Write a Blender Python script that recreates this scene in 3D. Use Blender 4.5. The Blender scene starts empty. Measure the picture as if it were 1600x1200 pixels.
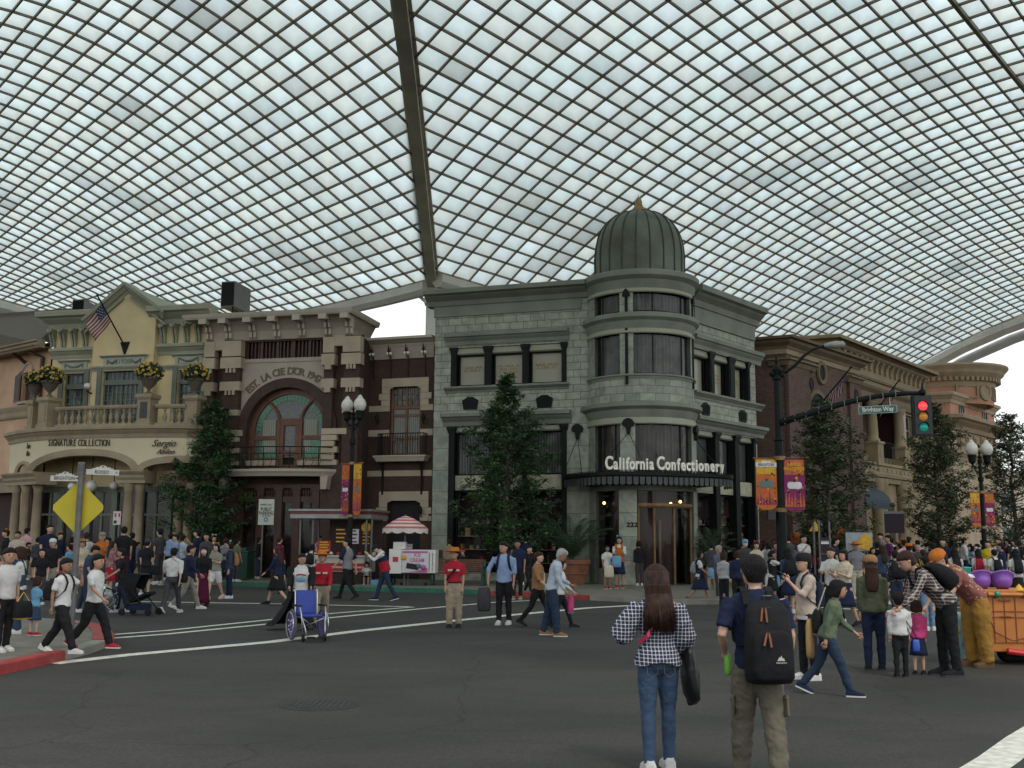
import bpy,bmesh,math,random
from mathutils import Vector,Matrix
random.seed(7)
SC=bpy.context.scene
COL=SC.collection
R=math.radians
# ---- camera
CZ=1.78
FPX=1650.0
PITCH=math.atan(245/FPX)
ROLL=0.007
_f=Vector((0,math.cos(PITCH),math.sin(PITCH)))
_u0=Vector((0,-math.sin(PITCH),math.cos(PITCH)))
_r0=Vector((1,0,0))
_u=_u0*math.cos(ROLL)-_r0*math.sin(ROLL)
_r=_r0*math.cos(ROLL)+_u0*math.sin(ROLL)
cam_d=bpy.data.cameras.new('camera')
cam=bpy.data.objects.new('camera',cam_d)
COL.objects.link(cam)
cam.matrix_world=Matrix(((_r.x,_u.x,-_f.x,0),(_r.y,_u.y,-_f.y,0),(_r.z,_u.z,-_f.z,CZ),(0,0,0,1)))
cam_d.sensor_width=36
cam_d.lens=FPX/1600*36
cam_d.clip_end=1500
cam_d.clip_start=0.1
SC.camera=cam
# ---- sky, sun, exposure
SUN_EL,SUN_ROT=R(55),R(150)
wd=bpy.data.worlds.new("World")
SC.world=wd
wd.use_nodes=True
nt=wd.node_tree
nt.nodes.clear()
sky=nt.nodes.new('ShaderNodeTexSky')
sky.sky_type='NISHITA'
sky.sun_disc=False
sky.sun_elevation=SUN_EL
sky.sun_rotation=SUN_ROT
sky.air_density=1.0
sky.dust_density=1.0
sky.altitude=0
hs=nt.nodes.new('ShaderNodeHueSaturation')
hs.inputs['Saturation'].default_value=0.16
hs.inputs['Value'].default_value=1.25
tcw=nt.nodes.new('ShaderNodeTexCoord')
nzw=nt.nodes.new('ShaderNodeTexNoise')
nzw.inputs['Scale'].default_value=3.5
nzw.inputs['Detail'].default_value=5
crw=nt.nodes.new('ShaderNodeValToRGB')
crw.color_ramp.elements[0].position=0.35
crw.color_ramp.elements[0].color=(0.90,0.93,0.97,1)
crw.color_ramp.elements[1].position=0.6
crw.color_ramp.elements[1].color=(1.12,1.12,1.1,1)
mxw=nt.nodes.new('ShaderNodeMix')
mxw.data_type='RGBA'
mxw.blend_type='MULTIPLY'
mxw.inputs['Factor'].default_value=1
bg=nt.nodes.new('ShaderNodeBackground')
bg.inputs['Strength'].default_value=0.15
wo=nt.nodes.new('ShaderNodeOutputWorld')
nt.links.new(sky.outputs[0],hs.inputs['Color'])
nt.links.new(tcw.outputs['Generated'],nzw.inputs['Vector'])
nt.links.new(nzw.outputs['Fac'],crw.inputs['Fac'])
nt.links.new(hs.outputs[0],mxw.inputs['A'])
nt.links.new(crw.outputs[0],mxw.inputs['B'])
nt.links.new(mxw.outputs['Result'],bg.inputs['Color'])
nt.links.new(bg.outputs[0],wo.inputs['Surface'])
sun_d=bpy.data.lights.new('sun','SUN')
sun_d.energy=1.0
sun_d.angle=R(14)
sun_d.color=(1.0,0.96,0.9)
sun=bpy.data.objects.new('sun',sun_d)
COL.objects.link(sun)
_sd=Vector((math.sin(SUN_ROT)*math.cos(SUN_EL),math.cos(SUN_ROT)*math.cos(SUN_EL),math.sin(SUN_EL)))
sun.rotation_euler=(-_sd).to_track_quat('-Z','Y').to_euler()
SC.view_settings.view_transform='Standard'
SC.view_settings.look='None'
SC.view_settings.exposure=0.22
SC.view_settings.gamma=1
SC.cycles.use_denoising=True
SC.cycles.max_bounces=7
SC.cycles.diffuse_bounces=4
SC.cycles.transparent_max_bounces=12
SC.cycles.caustics_reflective=False
SC.cycles.caustics_refractive=False
SC.cycles.sample_clamp_indirect=6
# ---- pixel helpers: a pixel of the photograph to a point of the place
def ray(px,py):
 return _f+_r*((px-800)/FPX)+_u*((600-py)/FPX)
def G(px,py,z=0.0):
 d=ray(px,py)
 t=(z-CZ)/d.z
 return Vector((d.x*t,d.y*t,z))
def atY(px,py,Y):
 d=ray(px,py)
 t=Y/d.y
 return Vector((d.x*t,Y,CZ+d.z*t))
# ---- materials
MATS={}
def _base(name):
 m=bpy.data.materials.new(name)
 m.use_nodes=True
 n=m.node_tree
 b=n.nodes['Principled BSDF']
 return m,n,b
def mat(name,col,rough=0.7,var=0.12,scale=3.0,metal=0.0,bump=0.0,bscale=40,spec=0.5,emit=None,estr=1.0,coat=0,var2=None):
 """plain surface with uneven colour: large soft stains, fine grain"""
 if name in MATS:
  return MATS[name]
 m,n,b=_base(name)
 L=n.links
 tc=n.nodes.new('ShaderNodeTexCoord')
 nz=n.nodes.new('ShaderNodeTexNoise')
 nz.inputs['Scale'].default_value=scale
 nz.inputs['Detail'].default_value=6
 L.new(tc.outputs['Object'],nz.inputs['Vector'])
 cr=n.nodes.new('ShaderNodeValToRGB')
 cr.color_ramp.elements[0].position=0.3
 cr.color_ramp.elements[1].position=0.7
 c0=var2 if var2 else tuple(c*(1-var) for c in col)
 cr.color_ramp.elements[0].color=(*c0,1)
 cr.color_ramp.elements[1].color=(*[min(1,c*(1+var)) for c in col],1)
 L.new(nz.outputs['Fac'],cr.inputs['Fac'])
 L.new(cr.outputs[0],b.inputs['Base Color'])
 b.inputs['Roughness'].default_value=rough
 b.inputs['Metallic'].default_value=metal
 b.inputs['Specular IOR Level'].default_value=spec
 b.inputs['Coat Weight'].default_value=coat
 if bump:
  n2=n.nodes.new('ShaderNodeTexNoise')
  n2.inputs['Scale'].default_value=bscale
  L.new(tc.outputs['Object'],n2.inputs['Vector'])
  bp=n.nodes.new('ShaderNodeBump')
  bp.inputs['Strength'].default_value=bump
  bp.inputs['Distance'].default_value=0.02
  L.new(n2.outputs['Fac'],bp.inputs['Height'])
  L.new(bp.outputs[0],b.inputs['Normal'])
 if emit:
  b.inputs['Emission Color'].default_value=(*emit,1)
  b.inputs['Emission Strength'].default_value=estr
 MATS[name]=m
 return m
def block_mat(name,c1,c2,mortar,bw,bh,ms=0.012,rough=0.75,uv=False,vein=0.3,bump=0.4,off=0.5,sq=1.0):
 """masonry in courses on a facade's own x-z plane (or its UV)"""
 if name in MATS:
  return MATS[name]
 m,n,b=_base(name)
 L=n.links
 tc=n.nodes.new('ShaderNodeTexCoord')
 if uv:
  src=tc.outputs['UV']
 else:
  sp=n.nodes.new('ShaderNodeSeparateXYZ')
  L.new(tc.outputs['Object'],sp.inputs[0])
  ad=n.nodes.new('ShaderNodeMath')
  ad.operation='ADD'
  L.new(sp.outputs['X'],ad.inputs[0])
  L.new(sp.outputs['Y'],ad.inputs[1])
  cb=n.nodes.new('ShaderNodeCombineXYZ')
  L.new(ad.outputs[0],cb.inputs['X'])
  L.new(sp.outputs['Z'],cb.inputs['Y'])
  src=cb.outputs[0]
 br=n.nodes.new('ShaderNodeTexBrick')
 br.offset=off
 br.squash=sq
 br.inputs['Scale'].default_value=1
 br.inputs['Brick Width'].default_value=bw
 br.inputs['Row Height'].default_value=bh
 br.inputs['Mortar Size'].default_value=ms
 br.inputs['Mortar Smooth'].default_value=0.3
 br.inputs['Color1'].default_value=(*c1,1)
 br.inputs['Color2'].default_value=(*c2,1)
 br.inputs['Mortar'].default_value=(*mortar,1)
 L.new(src,br.inputs['Vector'])
 nz=n.nodes.new('ShaderNodeTexNoise')
 nz.inputs['Scale'].default_value=1.6
 nz.inputs['Detail'].default_value=8
 nz.inputs['Distortion'].default_value=1.5
 L.new(tc.outputs['Object'],nz.inputs['Vector'])
 mr=n.nodes.new('ShaderNodeMapRange')
 mr.inputs['From Min'].default_value=0.3
 mr.inputs['From Max'].default_value=0.7
 mr.inputs['To Min'].default_value=1-vein
 mr.inputs['To Max'].default_value=1+vein*0.6
 L.new(nz.outputs['Fac'],mr.inputs['Value'])
 mx=n.nodes.new('ShaderNodeMix')
 mx.data_type='RGBA'
 mx.blend_type='MULTIPLY'
 mx.inputs['Factor'].default_value=1
 L.new(br.outputs['Color'],mx.inputs['A'])
 L.new(mr.outputs[0],mx.inputs['B'])
 L.new(mx.outputs['Result'],b.inputs['Base Color'])
 b.inputs['Roughness'].default_value=rough
 bp=n.nodes.new('ShaderNodeBump')
 bp.inputs['Strength'].default_value=bump
 bp.inputs['Distance'].default_value=0.02
 bp.invert=True
 L.new(br.outputs['Fac'],bp.inputs['Height'])
 L.new(bp.outputs[0],b.inputs['Normal'])
 MATS[name]=m
 return m
def ribs_mat(name,c1,c2,freq,axis='X',rough=0.8,dist=0.0):
 """folds or ribs running one way (curtains, blinds, shingles)"""
 if name in MATS:
  return MATS[name]
 m,n,b=_base(name)
 L=n.links
 tc=n.nodes.new('ShaderNodeTexCoord')
 wv=n.nodes.new('ShaderNodeTexWave')
 wv.bands_direction=axis
 wv.inputs['Scale'].default_value=freq
 wv.inputs['Distortion'].default_value=dist
 wv.inputs['Detail'].default_value=2
 L.new(tc.outputs['Object'],wv.inputs['Vector'])
 cr=n.nodes.new('ShaderNodeValToRGB')
 cr.color_ramp.elements[0].color=(*c1,1)
 cr.color_ramp.elements[1].color=(*c2,1)
 L.new(wv.outputs['Fac'],cr.inputs['Fac'])
 L.new(cr.outputs[0],b.inputs['Base Color'])
 b.inputs['Roughness'].default_value=rough
 MATS[name]=m
 return m
def glass_mat(name,tint=(0.02,0.025,0.025),rough=0.06,trans=0.55,ior=1.3):
 if name in MATS:
  return MATS[name]
 m=bpy.data.materials.new(name)
 m.use_nodes=True
 n=m.node_tree
 n.nodes.clear()
 o=n.nodes.new('ShaderNodeOutputMaterial')
 g=n.nodes.new('ShaderNodeBsdfGlossy')
 g.inputs['Roughness'].default_value=rough
 g.inputs['Color'].default_value=(0.9,0.95,0.95,1)
 t=n.nodes.new('ShaderNodeBsdfTransparent')
 t.inputs['Color'].default_value=(trans,trans,trans,1)
 fr=n.nodes.new('ShaderNodeFresnel')
 fr.inputs['IOR'].default_value=ior
 mx=n.nodes.new('ShaderNodeMixShader')
 n.links.new(fr.outputs[0],mx.inputs[0])
 n.links.new(t.outputs[0],mx.inputs[1])
 n.links.new(g.outputs[0],mx.inputs[2])
 n.links.new(mx.outputs[0],o.inputs[0])
 MATS[name]=m
 return m
# ---- mesh builder
class MB:
 def __init__(self):
  self.v,self.f,self.mi,self.uv=[],[],[],[]
  self.M=Matrix.Identity(4)
 def add(self,pts,faces,mi=0,uvs=None):
  o=len(self.v)
  M=self.M
  self.v+=[tuple(M @ Vector(p)) for p in pts]
  for k,fc in enumerate(faces):
   self.f.append([o+i for i in fc])
   self.mi.append(mi)
   self.uv.append(uvs[k] if uvs else None)
  return self
 def quad(self,a,b,c,d,mi=0,uv=None):
  return self.add([a,b,c,d],[(0,1,2,3)],mi,[uv] if uv else None)
 def box(self,x0,x1,y0,y1,z0,z1,mi=0):
  p=[(x0,y0,z0),(x1,y0,z0),(x1,y1,z0),(x0,y1,z0),(x0,y0,z1),(x1,y0,z1),(x1,y1,z1),(x0,y1,z1)]
  return self.add(p,[(0,3,2,1),(4,5,6,7),(0,1,5,4),(1,2,6,5),(2,3,7,6),(3,0,4,7)],mi)
 def prism_xz(self,poly,y0,y1,mi=0):
  n=len(poly)
  p=[(x,y0,z) for x,z in poly]+[(x,y1,z) for x,z in poly]
  fs=[tuple(range(n)),tuple(range(2*n-1,n-1,-1))]+[(i,i+n,(i+1)%n+n,(i+1)%n) for i in range(n)]
  return self.add(p,fs,mi)
 def prism_xy(self,poly,z0,z1,mi=0):
  n=len(poly)
  p=[(x,y,z0) for x,y in poly]+[(x,y,z1) for x,y in poly]
  fs=[tuple(range(n-1,-1,-1)),tuple(range(n,2*n))]+[(i,(i+1)%n,(i+1)%n+n,i+n) for i in range(n)]
  return self.add(p,fs,mi)
 def loft(self,rings,mi=0,cap=True,close=True,uvs=False):
  n=len(rings[0])
  p=[q for r_ in rings for q in r_]
  fs=[]
  m=n if close else n-1
  for k in range(len(rings)-1):
   for i in range(m):
    j=(i+1)%n
    fs.append((k*n+i,k*n+j,(k+1)*n+j,(k+1)*n+i))
  if cap and close:
   fs.append(tuple(range(n-1,-1,-1)))
   fs.append(tuple((len(rings)-1)*n+i for i in range(n)))
  return self.add(p,fs,mi)
 def tube(self,pts,rad,n=8,mi=0,cap=True):
  pts=[Vector(p) for p in pts]
  if not hasattr(rad,'__len__'):
   rad=[rad]*len(pts)
  rings=[]
  nrm=None
  for i,p in enumerate(pts):
   d=(pts[min(i+1,len(pts)-1)]-pts[max(i-1,0)])
   if d.length<1e-9:
    d=Vector((0,0,1))
   d.normalize()
   if nrm is None:
    nrm=d.orthogonal().normalized()
   else:
    nrm=nrm-d*nrm.dot(d)
    nrm=nrm.normalized() if nrm.length>1e-6 else d.orthogonal().normalized()
   bn=d.cross(nrm)
   rings.append([tuple(p+(nrm*math.cos(2*math.pi*k/n)+bn*math.sin(2*math.pi*k/n))*rad[i]) for k in range(n)])
  return self.loft(rings,mi,cap)
 def lathe(self,prof,c=(0,0,0),n=16,mi=0,a0=0.0,a1=2*math.pi,sx=1,sy=1,uv=False,ru=1.0):
  full=abs(a1-a0-2*math.pi)<1e-6
  m=n if full else n+1
  p=[]
  for r_,z in prof:
   for k in range(m):
    a=a0+(a1-a0)*k/n
    p.append((c[0]+r_*math.cos(a)*sx,c[1]+r_*math.sin(a)*sy,c[2]+z))
  fs,uvs=[],[]
  for k in range(len(prof)-1):
   for i in range(n):
    j=(i+1)%m
    fs.append((k*m+i,k*m+j,(k+1)*m+j,(k+1)*m+i))
    ua,ub=(a0+(a1-a0)*i/n)*ru,(a0+(a1-a0)*(i+1)/n)*ru
    za,zb=c[2]+prof[k][1],c[2]+prof[k+1][1]
    uvs.append(((ua,za),(ub,za),(ub,zb),(ua,zb)))
  return self.add(p,fs,mi,uvs if uv else None)
 def sweep(self,path,prof,mi=0,close=False,cap=True):
  """path in xy (outward is to the right of travel), profile (out, z)"""
  n=len(path)
  rings=[]
  for i,p in enumerate(path):
   p=Vector(p)
   if close:
    a,b=Vector(path[i-1]),Vector(path[(i+1)%n])
   else:
    a=Vector(path[i-1]) if i else None
    b=Vector(path[i+1]) if i<n-1 else None
   d1=(p-a).normalized() if a is not None else None
   d2=(b-p).normalized() if b is not None else None
   if d1 is None:
    d1=d2
   if d2 is None:
    d2=d1
   n1,n2=Vector((d1.y,-d1.x)),Vector((d2.y,-d2.x))
   m=n1+n2
   m=m/max(0.2,m.length)*1.0
   k=1/max(0.3,m.dot(n1))
   rings.append([(p.x+m.x*k*o,p.y+m.y*k*o,z) for o,z in prof])
  if close:
   rings.append(rings[0])
  o=len(prof)
  pts=[q for r_ in rings for q in r_]
  fs=[]
  for i in range(len(rings)-1):
   for j in range(o):
    jj=(j+1)%o
    fs.append((i*o+j,(i+1)*o+j,(i+1)*o+jj,i*o+jj))
  if cap and not close:
   fs.append(tuple(range(o)))
   fs.append(tuple((len(rings)-1)*o+j for j in range(o-1,-1,-1)))
  return self.add(pts,fs,mi)
 def ball(self,c,r_,mi=0,n=10,m=8,s=(1,1,1)):
  return self.lathe_s([(math.sin(math.pi*k/m),-math.cos(math.pi*k/m)) for k in range(m+1)],c,n,mi,r_,s)
 def lathe_s(self,prof,c,n,mi,r_,s):
  p=[]
  for q,z in prof:
   for k in range(n):
    a=2*math.pi*k/n
    p.append((c[0]+q*math.cos(a)*r_*s[0],c[1]+q*math.sin(a)*r_*s[1],c[2]+z*r_*s[2]))
  fs=[]
  for k in range(len(prof)-1):
   for i in range(n):
    j=(i+1)%n
    fs.append((k*n+i,k*n+j,(k+1)*n+j,(k+1)*n+i))
  return self.add(p,fs,mi)
 def build(self,name,mats,parent=None,smooth=False,weld=False,bevel=0):
  me=bpy.data.meshes.new(name)
  me.from_pydata(self.v,[],self.f)
  if not isinstance(mats,(list,tuple)):
   mats=[mats]
  for m in mats:
   me.materials.append(m)
  me.polygons.foreach_set('material_index',self.mi)
  if any(u is not None for u in self.uv):
   ul=me.uv_layers.new(name='UVMap')
   k=0
   for fc,u in zip(self.f,self.uv):
    for q in range(len(fc)):
     ul.data[k].uv=u[q] if u else (0,0)
     k+=1
  if smooth:
   me.polygons.foreach_set('use_smooth',[True]*len(me.polygons))
  if weld or smooth:
   bm=bmesh.new()
   bm.from_mesh(me)
   bmesh.ops.remove_doubles(bm,verts=bm.verts,dist=1e-5)
   bm.to_mesh(me)
   bm.free()
  me.update()
  ob=bpy.data.objects.new(name,me)
  COL.objects.link(ob)
  if parent is not None:
   ob.parent=parent
  if bevel:
   md=ob.modifiers.new('b','BEVEL')
   md.width=bevel
   md.segments=2
   md.limit_method='ANGLE'
  return ob
def thing(name,label,cat,loc=(0,0,0),rz=0.0,group=None):
 o=bpy.data.objects.new(name,None)
 o.empty_display_size=0.2
 COL.objects.link(o)
 o.location=loc
 o.rotation_euler=(0,0,rz)
 o['label']=label
 o['category']=cat
 if group:
  o['group']=group
 return o
def tag(o,label,cat,group=None,kind=None):
 if label:
  o['label']=label
 if cat:
  o['category']=cat
 if group:
  o['group']=group
 if kind:
  o['kind']=kind
 return o
def structure(o):
 o['kind']='structure'
 return o
def dup(root,loc,rz,label=None,group=None):
 c=root.copy()
 COL.objects.link(c)
 c.location=loc
 c.rotation_euler=(0,0,rz)
 if label:
  c['label']=label
 if group:
  c['group']=group
 for ch in list(root.children):
  d=ch.copy()
  COL.objects.link(d)
  d.parent=c
  for g in list(ch.children):
   e=g.copy()
   COL.objects.link(e)
   e.parent=d
 return c
def text(body,size,name,m,parent,loc,rot=(R(90),0,0),extr=0.01,bold=0.0,align='CENTER',sx=1.0,shear=0.0,space=1.0):
 cu=bpy.data.curves.new(name,'FONT')
 cu.body=body
 cu.size=size
 cu.extrude=extr
 cu.offset=bold
 cu.align_x=align
 cu.align_y='CENTER'
 cu.shear=shear
 cu.space_character=space
 cu.resolution_u=3
 t=bpy.data.objects.new(name,cu)
 COL.objects.link(t)
 dg=bpy.context.evaluated_depsgraph_get()
 me=bpy.data.meshes.new_from_object(t.evaluated_get(dg))
 bpy.data.objects.remove(t)
 bpy.data.curves.remove(cu)
 me.materials.clear()
 me.materials.append(m)
 ob=bpy.data.objects.new(name,me)
 COL.objects.link(ob)
 ob.parent=parent
 ob.location=loc
 ob.rotation_euler=rot
 ob.scale=(sx,1,1)
 return ob
class Fr:
 """a facade's own frame: +x along it to the right, -y out of it, z up"""
 def __init__(self,x,y,ang,z=0.13):
  self.p=Vector((x,y,z))
  self.a=ang
  self.dx=Vector((math.cos(ang),math.sin(ang),0))
  self.dy=Vector((-math.sin(ang),math.cos(ang),0))
 def at(self,px,py,out=0.0):
  d=ray(px,py)
  q=self.p-self.dy*out
  o=Vector((0,0,CZ))
  t=(q-o).dot(self.dy)/d.dot(self.dy)
  w=o+d*t-self.p
  return (w.dot(self.dx),w.z)
 def x(self,px,py,out=0.0):
  return self.at(px,py,out)[0]
 def z(self,px,py,out=0.0):
  return self.at(px,py,out)[1]
 def w(self,x,y,z=0.0):
  return self.p+self.dx*x+self.dy*y+Vector((0,0,z))
 def seat(self,ob,root):
  """stand a part made in this frame under its thing (whose empty is unturned)"""
  if ob.parent==root:
   M=Matrix.Translation(self.p-root.location) @ Matrix.Rotation(self.a,4,'Z')
   ob.matrix_basis=M @ ob.matrix_basis
  return ob
 def put(self,mb_,name,m,root,**k):
  return self.seat(mb_.build(name,m,root,**k),root)
def wall_holes(mb,x0,x1,z0,z1,holes,y=0.0,depth=0.35,mi=0,rmi=None,arches=()):
 """front skin at y with rectangular holes and their reveals; an arch is a list of (x, z) points of its outline, cut from a hole's box"""
 if rmi is None:
  rmi=mi
 xs=sorted(set([x0,x1]+[h[0] for h in holes]+[h[1] for h in holes]))
 zs=sorted(set([z0,z1]+[h[2] for h in holes]+[h[3] for h in holes]))
 xs=[q for q in xs if x0-1e-6<=q<=x1+1e-6]
 zs=[q for q in zs if z0-1e-6<=q<=z1+1e-6]
 for i in range(len(xs)-1):
  for j in range(len(zs)-1):
   cx,cz=(xs[i]+xs[i+1])/2,(zs[j]+zs[j+1])/2
   if any(h[0]<cx<h[1] and h[2]<cz<h[3] for h in holes):
    continue
   mb.quad((xs[i],y,zs[j]),(xs[i+1],y,zs[j]),(xs[i+1],y,zs[j+1]),(xs[i],y,zs[j+1]),mi)
 for h in holes:
  a,b,c,d=h[:4]
  mb.quad((a,y,c),(a,y,d),(a,y+depth,d),(a,y+depth,c),rmi)
  mb.quad((b,y,d),(b,y,c),(b,y+depth,c),(b,y+depth,d),rmi)
  mb.quad((a,y,d),(b,y,d),(b,y+depth,d),(a,y+depth,d),rmi)
  mb.quad((b,y,c),(a,y,c),(a,y+depth,c),(b,y+depth,c),rmi)
# ---- ground
def asphalt():
 m,n,b=_base('asphalt')
 L=n.links
 tc=n.nodes.new('ShaderNodeTexCoord')
 a=n.nodes.new('ShaderNodeTexNoise')
 a.inputs['Scale'].default_value=0.22
 a.inputs['Detail'].default_value=5
 a.inputs['Distortion'].default_value=0.6
 mp=n.nodes.new('ShaderNodeMapping')
 mp.inputs['Scale'].default_value=(1,1.9,1)
 mp.inputs['Rotation'].default_value=(0,0,R(14))
 L.new(tc.outputs['Object'],mp.inputs[0])
 L.new(mp.outputs[0],a.inputs['Vector'])
 c1=n.nodes.new('ShaderNodeValToRGB')
 c1.color_ramp.elements[0].position=0.33
 c1.color_ramp.elements[0].color=(0.024,0.024,0.021,1)
 c1.color_ramp.elements[1].position=0.66
 c1.color_ramp.elements[1].color=(0.044,0.042,0.037,1)
 L.new(a.outputs['Fac'],c1.inputs[0])
 g=n.nodes.new('ShaderNodeTexNoise')
 g.inputs['Scale'].default_value=60
 g.inputs['Detail'].default_value=3
 L.new(tc.outputs['Object'],g.inputs['Vector'])
 mr=n.nodes.new('ShaderNodeMapRange')
 mr.inputs['From Min'].default_value=0.35
 mr.inputs['From Max'].default_value=0.7
 mr.inputs['To Min'].default_value=0.72
 mr.inputs['To Max'].default_value=1.35
 L.new(g.outputs['Fac'],mr.inputs[0])
 s=n.nodes.new('ShaderNodeTexNoise')
 s.inputs['Scale'].default_value=1.2
 s.inputs['Detail'].default_value=7
 L.new(mp.outputs[0],s.inputs['Vector'])
 m2=n.nodes.new('ShaderNodeMapRange')
 m2.inputs['From Min'].default_value=0.38
 m2.inputs['From Max'].default_value=0.5
 m2.inputs['To Min'].default_value=0.86
 m2.inputs['To Max'].default_value=1.0
 L.new(s.outputs['Fac'],m2.inputs[0])
 g2=n.nodes.new('ShaderNodeTexNoise')
 g2.inputs['Scale'].default_value=17
 g2.inputs['Detail'].default_value=8
 g2.inputs['Roughness'].default_value=0.8
 L.new(tc.outputs['Object'],g2.inputs['Vector'])
 m3=n.nodes.new('ShaderNodeMapRange')
 m3.inputs['From Min'].default_value=0.3
 m3.inputs['From Max'].default_value=0.7
 m3.inputs['To Min'].default_value=0.55
 m3.inputs['To Max'].default_value=1.55
 L.new(g2.outputs['Fac'],m3.inputs[0])
 p0_=n.nodes.new('ShaderNodeMath')
 p0_.operation='MULTIPLY'
 vo=n.nodes.new('ShaderNodeTexVoronoi')
 vo.feature='DISTANCE_TO_EDGE'
 vo.inputs['Scale'].default_value=0.16
 wp=n.nodes.new('ShaderNodeTexNoise')
 wp.inputs['Scale'].default_value=0.9
 wp.inputs['Detail'].default_value=6
 L.new(tc.outputs['Object'],wp.inputs['Vector'])
 va=n.nodes.new('ShaderNodeVectorMath')
 va.operation='ADD'
 L.new(tc.outputs['Object'],va.inputs[0])
 L.new(wp.outputs['Color'],va.inputs[1])
 L.new(va.outputs[0],vo.inputs['Vector'])
 m4=n.nodes.new('ShaderNodeMapRange')
 m4.inputs['From Min'].default_value=0.0008
 m4.inputs['From Max'].default_value=0.004
 m4.inputs['To Min'].default_value=0.6
 m4.inputs['To Max'].default_value=1.0
 L.new(vo.outputs['Distance'],m4.inputs[0])
 m5=n.nodes.new('ShaderNodeMath')
 m5.operation='MULTIPLY'
 L.new(m2.outputs[0],m5.inputs[0])
 L.new(m4.outputs[0],m5.inputs[1])
 L.new(m5.outputs[0],p0_.inputs[0])
 L.new(m3.outputs[0],p0_.inputs[1])
 p=n.nodes.new('ShaderNodeMath')
 p.operation='MULTIPLY'
 L.new(mr.outputs[0],p.inputs[0])
 L.new(p0_.outputs[0],p.inputs[1])
 mx=n.nodes.new('ShaderNodeMix')
 mx.data_type='RGBA'
 mx.blend_type='MULTIPLY'
 mx.inputs['Factor'].default_value=1
 L.new(c1.outputs[0],mx.inputs['A'])
 L.new(p.outputs[0],mx.inputs['B'])
 L.new(mx.outputs['Result'],b.inputs['Base Color'])
 b.inputs['Roughness'].default_value=0.82
 b.inputs['Specular IOR Level'].default_value=0.35
 bp=n.nodes.new('ShaderNodeBump')
 bp.inputs['Strength'].default_value=0.35
 bp.inputs['Distance'].default_value=0.01
 L.new(g.outputs['Fac'],bp.inputs['Height'])
 L.new(bp.outputs[0],b.inputs['Normal'])
 return m
M_asph=asphalt()
M_pave=block_mat('pavement_concrete',(0.17,0.16,0.125),(0.15,0.14,0.11),(0.07,0.065,0.055),2.2,2.2,0.02,0.85,vein=0.25,bump=0.2,off=0.0)
for _nd in M_pave.node_tree.nodes:
 if _nd.bl_idname=='ShaderNodeTexBrick':
  _tc=[q for q in M_pave.node_tree.nodes if q.bl_idname=='ShaderNodeTexCoord'][0]
  M_pave.node_tree.links.new(_tc.outputs['Object'],_nd.inputs['Vector'])
M_conc=mat('kerb_concrete',(0.21,0.20,0.17),0.85,0.2,2,bump=0.3)
M_redk=mat('kerb_red_paint',(0.27,0.035,0.03),0.6,0.25,5)
M_grnk=mat('kerb_green_paint',(0.015,0.12,0.07),0.6,0.25,5)
M_line=mat('road_paint',(0.68,0.67,0.58),0.7,0.15,9,var2=(0.45,0.44,0.38))
mb=MB()
mb.quad((-400,-200,0),(400,-200,0),(400,600,0),(-400,600,0))
structure(mb.build('road',M_asph))
def gp(pts,z=0.13):
 return [tuple(G(x,y,z).xy) for x,y in pts]
isl=gp([(-330,1118),(-60,1066),(0,1054),(60,1041),(97,1032),(140,1021),(163,1012),(174,1002)],0.0)+gp([(176,991),(170,983),(158,977),(138,973),(110,969),(60,966),(0,964),(-330,960)])
mb=MB()
mb.prism_xy(isl,-0.05,0.13)
structure(mb.build('pavement_corner',M_pave))
def kerb(name,pts,m,w=0.16,h=0.14,z=0.13):
 """kerb stone along ground points, road side to the right of travel"""
 b_=MB()
 b_.sweep([tuple(p) for p in pts],[(-w,-0.02),(0.03,-0.02),(0.03,h-0.02),(0.01,h),(-w,h)])
 return structure(b_.build(name,m))
kerb('kerb_red_front',gp([(-330,1118),(-60,1066),(0,1054),(60,1041),(98,1032)],0.0),M_redk,0.17,0.15)
kerb('kerb_grey_front',gp([(98.5,1032),(140,1021),(163,1012),(174,1002)],0.0),M_conc,0.16,0.136)
kerb('kerb_red_corner',gp([(174.2,1000),(176,991),(170,983),(158,977),(138,973)]),M_redk,0.3,0.15)
kerb('kerb_grey_back',gp([(137.5,973),(110,969),(60,966),(0,964),(-330,960)]),M_conc,0.16,0.136)
far_edge=[(-500,897),(60,899),(225,904),(355,909),(415,911.5),(560,917),(700,920.5),(757,923),(766,924),(885,928.5),(926,931),(990,934),(1060,937),(1120,937),(1180,935),(1250,930),(1330,921),(1420,912),(1520,905),(1700,898)]
fe=gp(far_edge)
mb=MB()
mb.prism_xy(fe+[(120,130),(-60,130)],-0.05,0.13)
structure(mb.build('pavement_far',M_pave))
kerb('kerb_grey_left',list(reversed(fe[0:4])),M_conc,0.16)
kerb('kerb_green',list(reversed(fe[3:8])),M_grnk,0.2,0.15)
kerb('kerb_red_far',list(reversed(fe[8:11])),M_redk,0.2,0.15)
kerb('kerb_grey_far',list(reversed(fe[10:])),M_conc,0.16,0.136)
def stripe(name,pts,w,z=0.004):
 b_=MB()
 P=[G(x,y,0) for x,y in pts]
 L_,R_=[],[]
 for i,p in enumerate(P):
  d=(P[min(i+1,len(P)-1)]-P[max(i-1,0)]).normalized()
  q=Vector((-d.y,d.x,0))*w/2
  L_.append(p+q)
  R_.append(p-q)
 for i in range(len(P)-1):
  b_.quad((R_[i].x,R_[i].y,z),(R_[i+1].x,R_[i+1].y,z),(L_[i+1].x,L_[i+1].y,z),(L_[i].x,L_[i].y,z))
 return structure(b_.build(name,M_line))
stripe('road_line_crossing',[(82,1037),(200,1023.5),(420,1003.5),(560,986),(700,971),(800,961),(920,950),(1000,945.5),(1118,942.8),(1255,947.5),(1349,953),(1450,958),(1600,966)],0.30)
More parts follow.
